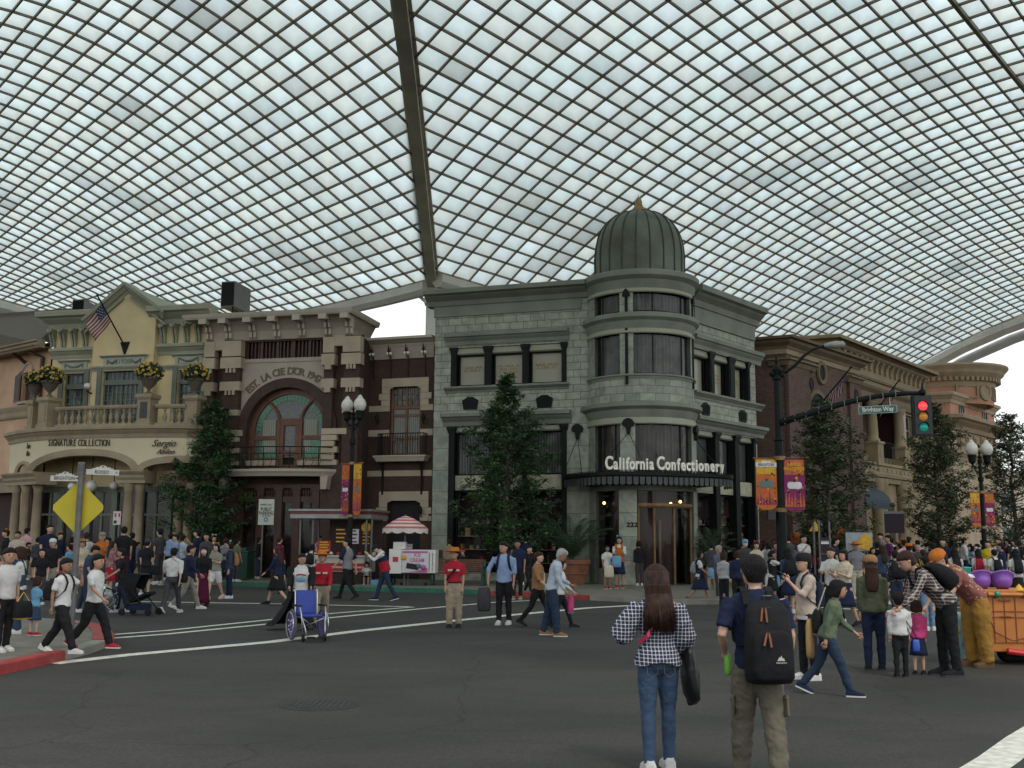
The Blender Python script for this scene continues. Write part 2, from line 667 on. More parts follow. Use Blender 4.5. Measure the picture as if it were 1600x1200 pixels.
stripe('road_line_double_far',[(176,991.7),(260,985.4),(424,968.2),(520,958.5),(646,948.6)],0.16)
stripe('road_line_double_near',[(176,997.3),(260,991),(445,972.6),(516,965.4),(640,953),(776,941),(845,937.6),(924,934)],0.18)
stripe('road_line_thin',[(200,939.5),(227,940.2),(442,943.8),(509,945.4),(640,948.1)],0.2)
stripe('road_line_right',[(1235,937),(1340,940),(1420,946),(1520,950),(1700,957)],0.2)
stripe('road_line_corner',[(1400,1290),(1560,1187),(1600,1156),(1700,1092),(1900,985)],0.32)
t=thing('manhole_cover','round dark iron manhole cover set in the asphalt','manhole cover',G(500,1101))
mb=MB()
mb.lathe([(0,0.006),(0.38,0.006),(0.40,0.004),(0.44,0.004),(0.44,-0.02)],n=40)
mb.build('rim',mat('manhole_iron',(0.012,0.012,0.011),0.6,0.3,20,bump=0.6,bscale=25),t)
mb=MB()
for i in range(-5,6):
 for j in range(-5,6):
  if i*i+j*j<28:
   mb.box(i*0.062-0.02,i*0.062+0.02,j*0.062-0.02,j*0.062+0.02,0.005,0.011)
mb.build('tread_studs',mat('manhole_studs',(0.03,0.028,0.026),0.5,0.3,10),t)
# ---- glass canopy
PR=[-2.0748,16.9833,-5.7,35.0606,20.9891,7.3084,0.0056,0.0269,0.0914,0.2821,0.0218,-0.0604,20.3034,0.0392,0.1858,-0.0624,-2.1468,-0.237,0.0801,-0.8127,-0.027,-0.0029]
PL=[-5.0372,17.3768,-5.7809,38.5248,19.4601,6.6466,-0.0477,-0.1313,0.0632,0.4421,-0.0093,0.1913,19.6937,-0.2495,0.3535,-0.0897,-3.3081,-0.4259,0.8147,-0.6813,0.0833,0.4001]
def shell(p,sg,a,b):
 """point of the canopy's shell at lattice line a and cross line b"""
 a,b=a/10,b/20
 bb=max(-0.9,min(2.6,b))
 X=p[0]+sg*(p[1]*b+p[2]*a)+p[6]*a*a+p[7]*a*b+p[8]*b*b
 Y=p[3]+p[4]*b+p[5]*a+p[9]*a*a+p[10]*a*b+p[11]*b*b
 T3=[(0,0),(0,1),(0,2),(0,3),(1,0),(1,1),(1,2),(2,0),(2,1),(3,0)]
 Z=sum(p[12+k]*a**i*bb**j for k,(i,j) in enumerate(T3))
 return Vector((X,Y,Z))
def valley_x(y):
 return -3.92-0.33*(y-34)/20
def clip_seg(P,Q,fn):
 a,b=fn(P),fn(Q)
 if a<0 and b<0:
  return None
 if a>=0 and b>=0:
  return P,Q
 t=a/(a-b)
 Rr=P.lerp(Q,t)
 return (P,Rr) if a>=0 else (Rr,Q)
def clip_poly(pts,fn):
 out=[]
 for i,p in enumerate(pts):
  q=pts[(i+1)%len(pts)]
  a,b=fn(p[0]),fn(q[0])
  if a>=0:
   out.append(p)
  if (a>=0)!=(b>=0):
   t=a/(a-b)
   out.append((p[0].lerp(q[0],t),(p[1][0]+(q[1][0]-p[1][0])*t,p[1][1]+(q[1][1]-p[1][1])*t)))
 return out
def pane_mat():
 m=bpy.data.materials.new('frosted_glass')
 m.use_nodes=True
 n=m.node_tree
 L=n.links
 n.nodes.clear()
 o=n.nodes.new('ShaderNodeOutputMaterial')
 uv=n.nodes.new('ShaderNodeTexCoord')
 fl=n.nodes.new('ShaderNodeVectorMath')
 fl.operation='FLOOR'
 L.new(uv.outputs['UV'],fl.inputs[0])
 wn=n.nodes.new('ShaderNodeTexWhiteNoise')
 wn.noise_dimensions='2D'
 L.new(fl.outputs[0],wn.inputs['Vector'])
 cr=n.nodes.new('ShaderNodeValToRGB')
 e=cr.color_ramp.elements
 e[0].position=0.0
 e[0].color=(0.56,0.63,0.61,1)
 e[1].position=1.0
 e[1].color=(0.76,0.90,0.90,1)
 for ps,c in ((0.04,(0.60,0.69,0.67)),(0.3,(0.70,0.77,0.72)),(0.5,(0.66,0.79,0.76)),(0.75,(0.69,0.79,0.80)),(0.96,(0.71,0.82,0.79))):
  q=e.new(ps)
  q.color=(*c,1)
 L.new(wn.outputs['Value'],cr.inputs['Fac'])
 nz=n.nodes.new('ShaderNodeTexNoise')
 nz.inputs['Scale'].default_value=0.21
 nz.inputs['Detail'].default_value=4
 L.new(fl.outputs[0],nz.inputs['Vector'])
 mr=n.nodes.new('ShaderNodeMapRange')
 mr.inputs['From Min'].default_value=0.30
 mr.inputs['From Max'].default_value=0.46
 mr.inputs['To Min'].default_value=0.60
 mr.inputs['To Max'].default_value=1.03
 L.new(nz.outputs['Fac'],mr.inputs[0])
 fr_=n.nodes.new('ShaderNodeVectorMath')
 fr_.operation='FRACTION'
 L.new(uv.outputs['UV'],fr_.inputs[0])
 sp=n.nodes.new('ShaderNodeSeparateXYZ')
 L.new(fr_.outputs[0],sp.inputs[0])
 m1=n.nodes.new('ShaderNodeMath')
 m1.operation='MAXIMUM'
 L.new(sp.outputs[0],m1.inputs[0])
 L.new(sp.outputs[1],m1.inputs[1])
 m2=n.nodes.new('ShaderNodeMapRange')  # steel frame's shading painted into each pane, darker towards one corner
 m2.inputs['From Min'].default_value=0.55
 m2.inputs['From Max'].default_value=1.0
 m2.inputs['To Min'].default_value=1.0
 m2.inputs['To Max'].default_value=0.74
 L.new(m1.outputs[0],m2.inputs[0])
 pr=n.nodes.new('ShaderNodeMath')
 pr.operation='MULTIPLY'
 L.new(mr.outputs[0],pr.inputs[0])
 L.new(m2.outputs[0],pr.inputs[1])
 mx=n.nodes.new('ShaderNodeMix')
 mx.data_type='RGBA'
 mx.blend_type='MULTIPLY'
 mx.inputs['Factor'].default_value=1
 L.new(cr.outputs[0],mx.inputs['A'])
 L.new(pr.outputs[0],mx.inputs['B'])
 tr=n.nodes.new('ShaderNodeBsdfTranslucent')
 L.new(mx.outputs['Result'],tr.inputs['Color'])
 gl=n.nodes.new('ShaderNodeBsdfDiffuse')
 gl.inputs['Color'].default_value=(0.5,0.5,0.48,1)
 ms=n.nodes.new('ShaderNodeMixShader')
 ms.inputs[0].default_value=0.12
 L.new(tr.outputs[0],ms.inputs[1])
 L.new(gl.outputs[0],ms.inputs[2])
 L.new(ms.outputs[0],o.inputs[0])
 return m
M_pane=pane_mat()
M_lat=mat('lattice_steel',(0.25,0.205,0.155),0.6,0.25,1.5)
M_beamw=mat('white_clad_beam',(0.74,0.72,0.65),0.6,0.08,0.6)
M_beamb=mat('brown_beam',(0.52,0.47,0.38),0.6,0.2,0.8)
def bar(mb_,P,Q,w=0.05,h=0.14):
 d=(Q-P)
 if d.length<1e-4:
  return
 d.normalize()
 s=Vector((0,0,1)).cross(d)
 s.normalize()
 up=d.cross(s)
 a,b_=s*w,up*h
 p=[P-a-b_,P+a-b_,P+a,P-a,Q-a-b_,Q+a-b_,Q+a,Q-a]
 mb_.add([tuple(q) for q in p],[(0,3,2,1),(4,5,6,7),(0,1,5,4),(1,2,6,5),(2,3,7,6),(3,0,4,7)])
def canopy(name,label,p,sg,a0,a1,b0,b1,amax,bmax,thick):
 t=thing(name,label,'glass roof',(0,0,0))
 side=(lambda v:(v.x-valley_x(v.y))) if sg>0 else (lambda v:(valley_x(v.y)-v.x))
 near=lambda v:v.y-4
 mp_,ml=MB(),MB()
 A=[a for a in range(a0,a1+1)]
 B=[b for b in range(b0,b1+1)]
 N={(a,b):shell(p,sg,a,b) for a in A for b in B}
 for a in A[:-1]:
  for b in B[:-1]:
   if a+1>amax(b)+0.01 or b+1>bmax:
    continue
   q=[(N[a,b],(a,b)),(N[a,b+1],(a,b+0.999)),(N[a+1,b+1],(a+0.999,b+0.999)),(N[a+1,b],(a+0.999,b))]
   q=clip_poly(clip_poly(q,side),near) if q else q
   if len(q)<3:
    continue
   z=Vector((0,0,0.02))
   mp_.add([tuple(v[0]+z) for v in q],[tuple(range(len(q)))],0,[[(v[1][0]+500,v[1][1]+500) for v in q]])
 for a in A:
  for b in B[:-1]:
   if a>amax(b)+0.01 or b+1>bmax:
    continue
   s=clip_seg(N[a,b],N[a,b+1],side)
   s=clip_seg(*s,near) if s else s
   if s:
    k=2.1 if a in thick else 1.0
    bar(ml,s[0],s[1],0.035*k,0.10*k)
 for b in B:
  if b>bmax:
   continue
  for a in A[:-1]:
   if a+1>amax(b)+0.01:
    continue
   s=clip_seg(N[a,b],N[a+1,b],side)
   s=clip_seg(*s,near) if s else s
   if s:
    bar(ml,s[0],s[1],0.035,0.10)
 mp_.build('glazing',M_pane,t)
 ml.build('lattice',M_lat,t)
 return t
def edge_beam(parent,pts,name='edge_beam',w=0.35,h=0.75,up=0.0,m=None):
 b_=MB()
 P=[Vector(q)-Vector((0,0,0.2)) for q in pts]
 h *= 0.86
 lb=MB()
 for i in range(len(P)-1):
  bar(lb,P[i]+Vector((0,0,0.2)),P[i+1]+Vector((0,0,0.2)),0.07,0.18)
  for k in range(6):
   c_=P[i].lerp(P[i+1],k/6)
   lb.box(c_.x-0.06,c_.x+0.06,c_.y-0.06,c_.y+0.06,c_.z,c_.z+0.2)
 lb.build('edge_frame',M_lat,parent)
 for i in range(len(P)-1):
  d=(P[i+1]-P[i])
  s=Vector((0,0,1)).cross(d).normalized()*w
  z0,z1=Vector((0,0,-h)),Vector((0,0,up))
  g=d.normalized()*0.012
  A_,B_=P[i]+g,P[i+1]-g
  rg=lambda c:[tuple(c-s+z1),tuple(c+s+z1),tuple(c+s+z0*0.62),tuple(c+s*0.45+z0),tuple(c-s*0.45+z0),tuple(c-s+z0*0.62)]
  b_.loft([rg(A_),rg(B_)])
 return b_.build(name,m or M_beamw,parent)
AR=14
canR=canopy('glass_canopy','right bay of the frosted glass canopy, over the green corner shop',PR,1,-32,14,-16,51,lambda b:14,51,{-15})
edge_beam(canR,[shell(PR,1,14,b) for b in (7.2,10,14,18,24,30,36,42,48,51.3)])
edge_beam(canR,[shell(PR,1,a,51.3) for a in (14,9,4,0,-4,-8,-13,-18,-24)],w=0.5,h=1.0)
canL=canopy('glass_canopy','left bay of the frosted glass canopy, over the yellow and brown shops',PL,-1,-26,12,-16,40,lambda b:12,40,set())
edge_beam(canL,[shell(PL,-1,12,b) for b in (7.2,10,14,18,24,30,36,40.2)])
edge_beam(canL,[shell(PL,-1,a,40.2) for a in (12,8,4,0,-5,-10,-16,-22)],w=0.5,h=1.0)
gt=MB()
gt.tube([shell(PR,1,a,51.3)+Vector((0.9,0.6,-1.35)) for a in (10,5,0,-4,-10)],[0.2,0.42,0.45,0.42,0.4],12)
gt.build('gutter',mat('gutter_white',(0.6,0.6,0.62),0.5,0.08,0.7),canR,smooth=True)
t=thing('roof_beam','broad brown steel valley beam between the two bays of the glass canopy','roof beam')
vp=[]
for y,z in ((6,21.6),(14,22.0),(22,21.6),(28,21.1),(34,20.2),(37.7,19.58),(41.7,18.68),(46.4,17.5),(50.8,16.34),(54.2,15.45)):
 vp.append(Vector((valley_x(y),y,z+0.05)))
mb=MB()
for i in range(len(vp)-1):
 A_,B_=vp[i],vp[i+1]
 s=Vector((0.24,0,0))
 w=Vector((0.37,0,0))
 rg=lambda c:[tuple(c-w+Vector((0,0,0.1))),tuple(c+w+Vector((0,0,0.1))),tuple(c+w-Vector((0,0,0.14))),tuple(c+s-Vector((0,0,0.16))),tuple(c+s-Vector((0,0,0.55))),tuple(c-s-Vector((0,0,0.55))),tuple(c-s-Vector((0,0,0.16))),tuple(c-w-Vector((0,0,0.14)))]
 mb.loft([rg(A_),rg(B_)])
mb.build('girder',M_beamb,t)
cp=vp[-1]+Vector((0,0.6,0))
t=thing('support_column','tall white steel column that carries the glass canopy beside the grey-green shop','column',(cp.x,cp.y,0.13))
mb=MB()
mb.tube([(0,0,0),(0,0,cp.z-1.0)],0.34,20)
mb.build('shaft',M_beamw,t,smooth=True)
mb=MB()
mb.box(-0.45,0.45,-0.5,0.5,cp.z-1.0,cp.z-0.45)
for s in (-1,1):
 mb.tube([(0.1*s,-0.2,cp.z-1.6),(0.95*s,0.35,cp.z-0.75)],0.09,8)
 mb.box(s*0.35-0.05,s*0.35+0.05,-0.42,0.3,cp.z-1.5,cp.z-1.0)
mb.build('bracket',M_beamw,t)
# ---- materials of the buildings
M_gstone=block_mat('green_ashlar',(0.35,0.36,0.28),(0.29,0.305,0.24),(0.10,0.105,0.09),0.62,0.31,0.014,0.7,vein=0.3)
M_gslab=block_mat('green_marble_slab',(0.32,0.335,0.26),(0.24,0.265,0.215),(0.07,0.075,0.065),2.4,0.92,0.012,0.45,vein=0.35,bump=0.2,off=0.3)
M_gstone_uv=block_mat('green_ashlar_curved',(0.35,0.36,0.28),(0.225,0.245,0.20),(0.10,0.105,0.09),0.62,0.31,0.012,0.7,uv=True,vein=0.3)
M_gslab_uv=block_mat('green_marble_curved',(0.32,0.335,0.26),(0.24,0.265,0.215),(0.07,0.075,0.065),2.4,0.92,0.01,0.45,uv=True,vein=0.35)
M_gcorn=mat('green_moulded_stone',(0.19,0.20,0.165),0.7,0.2,0.9)
M_gpanel=mat('pale_green_header',(0.30,0.30,0.22),0.6,0.08,1)
M_black=mat('black_cast_iron',(0.008,0.009,0.009),0.6,0.2,5,spec=0.2)
M_blind=ribs_mat('cream_blind',(0.50,0.48,0.35),(0.55,0.53,0.39),8,'X')
M_glass=glass_mat('window_glass',trans=0.88)
M_gold=mat('gold_leaf_paint',(0.32,0.22,0.08),0.5,0.1,10)
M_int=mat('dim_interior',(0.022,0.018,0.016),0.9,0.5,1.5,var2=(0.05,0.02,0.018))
M_copper=mat('aged_copper',(0.10,0.12,0.09),0.55,0.35,0.9,metal=0.25,var2=(0.08,0.078,0.055))
M_brassd=mat('dull_gilt',(0.28,0.17,0.07),0.45,0.25,3,metal=0.5)
M_brass=mat('brass',(0.17,0.105,0.04),0.45,0.3,3,metal=0.5)
M_curt=ribs_mat('grey_curtain',(0.04,0.042,0.042),(0.17,0.17,0.165),2.6,'X',dist=1.5)
M_lampw=mat('frosted_globe',(0.72,0.70,0.62),0.3,0.04,3)
def opening(fr,root,x0,x1,z0,z1,name='window',back=0.3,fill=None,frame=None,fw=0.06,mull=(),trans=(),curtain=None,yoff=0.0):
 """a glazed opening: frame (a part) with its pane (a sub-part) set back in the reveal"""
 b=MB()
 y0,y1=back-0.07+yoff,back+yoff
 b.box(x0,x0+fw,y0,y1,z0,z1)
 b.box(x1-fw,x1,y0,y1,z0,z1)
 b.box(x0+fw,x1-fw,y0,y1,z0,z0+fw)
 b.box(x0+fw,x1-fw,y0,y1,z1-fw,z1)
 for m_ in mull:
  c=x0+(x1-x0)*m_
  b.box(c-fw*0.4,c+fw*0.4,y0+0.01,y1-0.005,z0+fw,z1-fw)
 for m_ in trans:
  c=z0+(z1-z0)*m_
  b.box(x0+fw,x1-fw,y0+0.014,y1-0.009,c-fw*0.4,c+fw*0.4)
 w=fr.put(b,name,frame or M_black,root)
 p=MB()
 p.quad((x0+fw*0.5,y1-0.03,z0+fw*0.5),(x1-fw*0.5,y1-0.03,z0+fw*0.5),(x1-fw*0.5,y1-0.03,z1-fw*0.5),(x0+fw*0.5,y1-0.03,z1-fw*0.5))
 p.build('pane',M_glass,w)
 if fill:
  c=MB()
  c.quad((x0,y1+0.06,z0),(x1,y1+0.06,z0),(x1,y1+0.06,z1),(x0,y1+0.06,z1))
  c.build('blind' if fill is M_blind else 'curtain',fill,w)
 return w
def corn(o,z0,z1,back=0.0):
 """a moulded cornice's profile, widest at its top"""
 h=z1-z0
 return [(-0.05-back,z0),(o*0.18,z0),(o*0.28,z0+h*0.3),(o*0.62,z0+h*0.52),(o*0.72,z0+h*0.62),(o*0.98,z0+h*0.7),(o,z0+h*0.95),(o*0.96,z1),(-0.05-back,z1)]
# ==== grey-green corner shop
GC=Vector((5.33,43.3,0.13))
TR=2.18
green=thing('corner_shop_building','grey-green stone corner shop with a round turret and ribbed copper dome','building',GC)
GL=Fr(-3.36,45.13,R(-18))
GRt=Fr(7.5,43.6,R(50.1))
LW=6.95
RW_=5.75
zc=GL.z(790,650)  # joint between ashlar and slabs
def gz(y,x=790):
 return GL.z(x,y)
def green_facade(fr,W,side):
 P=(lambda x,y:fr.at(x,y))
 if side=='L':
  up=[(P(714,580)[0],P(756,580)[0]),(P(769,580)[0],P(815,580)[0]),(P(827,580)[0],P(877,580)[0])]
  uz0,uz1=P(790,600.5)[1],P(790,540)[1]
  hood0,hood1,hx0,hx1=P(790,536)[1],P(790,518)[1],P(697,540)[0],P(889,530)[0]
  s0,s1=P(790,611)[1],P(790,602)[1]
  lc0,lc1,lx0,lx1=P(790,663.5)[1],P(790,644)[1],P(693,650)[0],P(893,645)[0]
  lz1,lm1,lm0=P(790,665)[1],P(790,742)[1],P(790,765)[1]
  lo=[(P(711,700)[0],P(766,700)[0]),(P(773,700)[0],P(816,700)[0]),(P(823,700)[0],P(877,700)[0])]
  vents=[P(735,630),P(851,627)]
  ck1,ck0,fz=P(790,450)[1],P(790,473)[1],P(790,488)[1]
 else:
  up=[(P(1080,590)[0],P(1108,590)[0]),(P(1116,590)[0],P(1138,590)[0]),(P(1148,590)[0],P(1167,590)[0])]
  up[0]=(max(0.25,up[0][0]),up[0][1])
  uz0,uz1=P(1127,620)[1],P(1127,555)[1]
  hood0,hood1,hx0,hx1=P(1130,556)[1],P(1130,536)[1],0.05,P(1187,560)[0]
  s0,s1=P(1130,631)[1],P(1130,620)[1]
  lc0,lc1,lx0,lx1=P(1140,677)[1],P(1140,660)[1],0.05,P(1191,670)[0]
  lz1,lm1,lm0=P(1140,679)[1],P(1140,751)[1],P(1140,773)[1]
  lo=[(max(0.3,P(1092,700)[0]),P(1116,700)[0]),(P(1123,700)[0],P(1147,700)[0]),(P(1154,700)[0],P(1176,700)[0])]
  vents=[P(1102,639),P(1160,650)]
  ck1,ck0,fz=P(1140,469)[1],P(1140,497)[1],P(1140,519)[1]
 uzt=uz1
 w=MB()
 wall_holes(w,0,W,zc,ck0+0.1,[(up[0][0]-0.2,up[2][1]+0.2,uz0,uzt)]+[],depth=0.3)
 fr.put(w,'upper_wall',M_gstone,green)
 w=MB()
 wall_holes(w,0,W,0,zc,[(lo[0][0]-0.2,lo[2][1]+0.2,0.35,min(lz1,zc-0.01))],depth=0.4)
 fr.put(w,'lower_wall',M_gslab,green)
 w=MB()
 a,b=(-0.35,W-0.1) if side=='L' else (0.0,W+0.3)
 w.sweep([(a,0),(b,0)],corn(0.62,ck0,ck1,0.3))
 w.sweep([(a+0.3,0),(b-0.3,0)],[(-0.05,fz-0.05),(0.07,fz-0.05),(0.05,fz),(0.05,ck0),(-0.05,ck0)])
 fr.put(w,'cornice',M_gcorn,green)
 w=MB()
 w.sweep([(hx0,0),(hx1,0)],corn(0.28,hood0,hood1))
 fr.put(w,'window_hood',M_gcorn,green)
 w=MB()
 w.sweep([(hx0,0),(hx1,0)],corn(0.22,s0,s1))
 fr.put(w,'window_sill',M_gcorn,green)
 w=MB()
 w.sweep([(lx0,0),(lx1,0)],corn(0.35,lc0,lc1))
 fr.put(w,'shop_cornice',M_gcorn,green)
 hz=uz1-0.30
 for k,(a,b) in enumerate(up):
  ob=opening(fr,green,a+0.005,b-0.005,uz0+0.02,hz-0.01,fill=M_blind,fw=0.05)
  if side=='L' or k>0:
   for j,(ww,zz) in enumerate([((b-a)*0.7,0.62),((b-a)*0.6,0.52)]+([((b-a)*0.66,0.42)] if k==1 else [])):
    t_=MB()
    n_=9
    for q in range(n_):
     if (q*7+k+j)%5==0:
      continue
     xx=(a+b)/2-ww/2+ww*q/n_
     t_.box(xx,xx+ww/n_*0.62,0.262,0.268,uz0+(hz-uz0)*zz-0.035,uz0+(hz-uz0)*zz+0.035)
    t_.build('gilt_lettering',M_gold,ob)
  h=MB()
  h.sweep([(a-0.02,0.12),(b+0.02,0.12)],[(-0.15,hz),(0.02,hz),(0.08,hz+0.05),(0.05,uz1-0.02),(-0.15,uz1-0.02)])
  fr.put(h,'header_panel',M_gpanel,green)
 pil=[(up[0][0]-0.30,up[0][0]),(up[0][1],up[1][0]),(up[1][1],up[2][0]),(up[2][1],up[2][1]+0.26)]
 for k,(a,b) in enumerate(pil):
  if side=='R' and k==0:
   continue
  q=MB()
  q.box(a+0.03,b-0.03,-0.04,0.2,uz0,uz1-0.12)
  q.box(a-0.03,b+0.03,-0.1,0.2,uz1-0.12,uz1+0.02)
  q.box(a,b,-0.07,0.2,uz1-0.22,uz1-0.12)
  q.box(a+0.1,b-0.1,-0.065,-0.04,uz0+0.15,uz1-0.3)
  fr.put(q,'window_pilaster',M_black,green)
 hz=lz1-0.25
 for k,(a,b) in enumerate(lo):
  h=MB()
  h.sweep([(a-0.02,0.12),(b+0.02,0.12)],[(-0.15,hz),(0.02,hz),(0.08,hz+0.05),(0.05,lz1-0.02),(-0.15,lz1-0.02)])
  fr.put(h,'header_panel',M_gpanel,green)
  opening(fr,green,a+0.005,b-0.005,lm1+0.02,hz-0.01,name='display_window',fill=M_curt if side=='R' or k!=1 else None,fw=0.05)
  h=MB()
  h.box(a-0.01,b+0.01,0.1,0.22,lm0,lm1)
  h.box(a+0.08,b-0.08,0.085,0.1,lm0+0.08,lm1-0.08)
  fr.put(h,'transom_panel',mat('cream_carved_panel',(0.42,0.40,0.28),0.7,0.2,5,bump=0.5,bscale=9),green)
  opening(fr,green,a+0.005,b-0.005,0.37,lm0-0.02,name='shop_window',fw=0.06)
 pil=[(lo[0][0]-0.30,lo[0][0]),(lo[0][1],lo[1][0]),(lo[1][1],lo[2][0]),(lo[2][1],lo[2][1]+0.26)]
 for k,(a,b) in enumerate(pil):
  if side=='R' and k==0:
   continue
  q=MB()
  q.box(a+0.02,b-0.02,-0.05,0.25,0.35,lz1-0.14)
  q.box(a-0.05,b+0.05,-0.14,0.25,lz1-0.14,lz1+0.0)
  q.box(a-0.02,b+0.02,-0.09,0.25,lz1-0.26,lz1-0.14)
  fr.put(q,'shop_pilaster',M_black,green)
 for vx,vz in vents:
  q=MB()
  q.prism_xz([(vx-0.30,vz-0.27),(vx+0.30,vz-0.27),(vx+0.37,vz+0.12),(vx+0.22,vz+0.2),(vx+0.12,vz+0.27),(vx-0.12,vz+0.27),(vx-0.22,vz+0.2),(vx-0.37,vz+0.12)],-0.05,0.02)
  for k in range(-3,4):
   q.box(vx+k*0.08-0.015,vx+k*0.08+0.015,-0.065,-0.05,vz-0.2,vz+0.17)
  fr.put(q,'vent_grille',M_black,green)
 return ck0,ck1,fz
ckL=green_facade(GL,LW,'L')
green_facade(GRt,RW_,'R')
gd=[mat('goods_'+n_,c_,0.6,0.3,6) for n_,c_ in (('rose',(.30,.08,.12)),('gold',(.40,.26,.06)),('ivory',(.45,.42,.36)),('crimson',(.28,.02,.03)),('violet',(.16,.08,.22)),('leaf',(.06,.12,.05)))]
rg_=random.Random(4)
for fr_,x0_,x1_ in ((GL,0.9,6.2),(GRt,0.8,5.3)):
 b=MB()
 for sz_ in (0.75,1.3,1.85,2.4):
  b.box(x0_,x1_,0.5,0.8,sz_-0.03,sz_,2)
  x=x0_
  while x<x1_-0.3:
   w_=rg_.uniform(0.08,0.26)
   if rg_.random()<0.72:
    h_=rg_.uniform(0.08,0.4)
    if rg_.random()<0.5:
     b.box(x,x+w_,0.52,0.7,sz_,sz_+h_,rg_.randrange(6))
    else:
     b.ball((x+w_/2,0.6,sz_+w_/2),w_/2,rg_.randrange(6),n=8,m=6)
   x+=w_+rg_.uniform(0.02,0.12)
 fr_.put(b,'window_display',gd,green)
mb=MB()
def rel(v,o):
 return (v.x-o.x,v.y-o.y)
body=[rel(GL.w(0.0,0.9),GC),rel(GL.w(LW,0.9),GC),rel(GRt.w(-0.6,0.9),GC),rel(GRt.w(RW_,0.9),GC),rel(GRt.w(RW_,7),GC),rel(GL.w(0.0,9),GC)]
mb.prism_xy(body,0,ckL[1]-0.2)
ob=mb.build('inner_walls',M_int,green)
mb=MB()
mb.quad((0,0,0),(0,9,0),(0,9,ckL[1]),(0,0,ckL[1]))
mb.quad((0,0,ckL[1]-0.05),(LW,0,ckL[1]-0.05),(LW,9,ckL[1]-0.05),(0,9,ckL[1]-0.05))
GL.put(mb,'side_wall',M_gstone,green)
mb=MB()
mb.quad((RW_,0,0),(RW_,7,0),(RW_,7,ckL[1]),(RW_,0,ckL[1]))
mb.quad((0,0,ckL[1]-0.05),(RW_,0,ckL[1]-0.05),(RW_,7,ckL[1]-0.05),(0,7,ckL[1]-0.05))
GRt.put(mb,'side_wall',M_gstone,green)
mb=MB()
mb.box(0.12,0.55,-0.03,0,0.9,1.25)
GL.put(mb,'wall_plaque',mat('brown_plaque',(0.06,0.035,0.025),0.6),green)
def tz(y,out=0.0):
 return atY(1003,y,GC.y-TR-out).z-GC.z
def ang(px):
 """angle on the turret for a column of the photograph (0 = towards the camera, + = right)"""
 return math.asin(max(-1,min(1,(px-1003)/83.5)))
A0=-math.pi/2  # lathe angle towards the camera
def ring(name,prof,m,a0=-math.pi,a1=math.pi,n=48,uv=False,root=None):
 b=MB()
 b.lathe(prof,n=n,a0=A0+a0,a1=A0+a1,uv=uv,ru=TR)
 return b.build(name,m,root or green,smooth=False)
def rcorn(name,y0,y1,out,m=None):
 z0,z1=tz(y0,out*0.4),tz(y1,out)
 h=z1-z0
 ring(name,[(TR-0.05,z0),(TR+out*0.15,z0),(TR+out*0.35,z0+h*0.3),(TR+out*0.45,z0+h*0.5),(TR+out*0.8,z0+h*0.62),(TR+out,z0+h*0.7),(TR+out,z0+h*0.96),(TR+out*0.9,z1),(TR-0.3,z1+0.02)],m or M_gcorn,n=64)
zt1=tz(441,0.3)
rcorn('turret_cornice',449,419,0.30)
rcorn('turret_cornice',511,486,0.26)
rcorn('turret_cornice',650,626,0.32)
ring('turret_wall',[(TR,tz(651)),(TR,tz(588))],M_gstone_uv,uv=True)
rcorn('turret_sill',591,583,0.10)
def wband(name,y0,y1,wins,piers,curtain,header=8):
 z0,z1=tz(y0),tz(y1)
 zh=tz(y1+header)
 ring('turret_header',[(TR-0.02,zh),(TR+0.05,zh),(TR+0.09,zh+0.04),(TR+0.05,z1)],M_gpanel)
 for a0,a1,mull in wins:
  a0,a1=R(a0),R(a1)
  w=ring('turret_window',[(TR-0.10,z0),(TR-0.10,z0+0.06),(TR-0.16,z0+0.06)],M_black,a0,a1,18)
  b=MB()
  b.lathe([(TR-0.13,z0),(TR-0.13,zh)],n=18,a0=A0+a0,a1=A0+a1)
  b.build('pane',M_glass,w)
  b=MB()
  n_=170
  for k in range(n_):
   q0,q1=a0+(a1-a0)*k/n_,a0+(a1-a0)*(k+1)/n_
   f=lambda q:(TR-0.27+0.035*math.sin(q*70)+0.02*math.sin(q*31+1))
   p=[(f(q0)*math.sin(q0),-f(q0)*math.cos(q0)),(f(q1)*math.sin(q1),-f(q1)*math.cos(q1))]
   b.quad((*p[0],z0),(*p[1],z0),(*p[1],zh),(*p[0],zh))
  b.build('curtain',curtain,w)
  b=MB()
  for ml_ in mull:
   q=a0+(a1-a0)*ml_
   c,s=math.sin(q)*(TR-0.11),-math.cos(q)*(TR-0.11)
   b.tube([(c,s,z0),(c,s,zh)],0.028,6)
  if mull:
   b.build('mullion',M_black,w)
 for a0,a1,strip in piers:
  a0,a1=R(a0),R(a1)
  b=MB()
  b.lathe([(TR-0.3,z0),(TR+0.015,z0),(TR+0.015,z1),(TR-0.3,z1)],n=8,a0=A0+a0,a1=A0+a1,uv=True,ru=TR)
  for q in (a0,a1):
   sx,sy=math.sin(q),-math.cos(q)
   b.quad((sx*(TR+0.015),sy*(TR+0.015),z0),(sx*(TR-0.3),sy*(TR-0.3),z0),(sx*(TR-0.3),sy*(TR-0.3),z1),(sx*(TR+0.015),sy*(TR+0.015),z1))
  b.build('turret_pier',M_gslab_uv,green)
PW=[(-88,-64,False),(-28.5,-14,True),(60.5,75,True),(110,180,False),(-180,-88,False)]
WN=[(-64,-28.5,[0.3]),(-14,60.5,[0.28,0.8]),(75,110,[])]
M_curt2=mat('grey_net_curtain',(0.15,0.145,0.13),0.9,0.3,2)
wband('w1',486,449,WN,PW,M_curt2,7)
wband('w2',584,512,WN,PW,M_curt2,8)
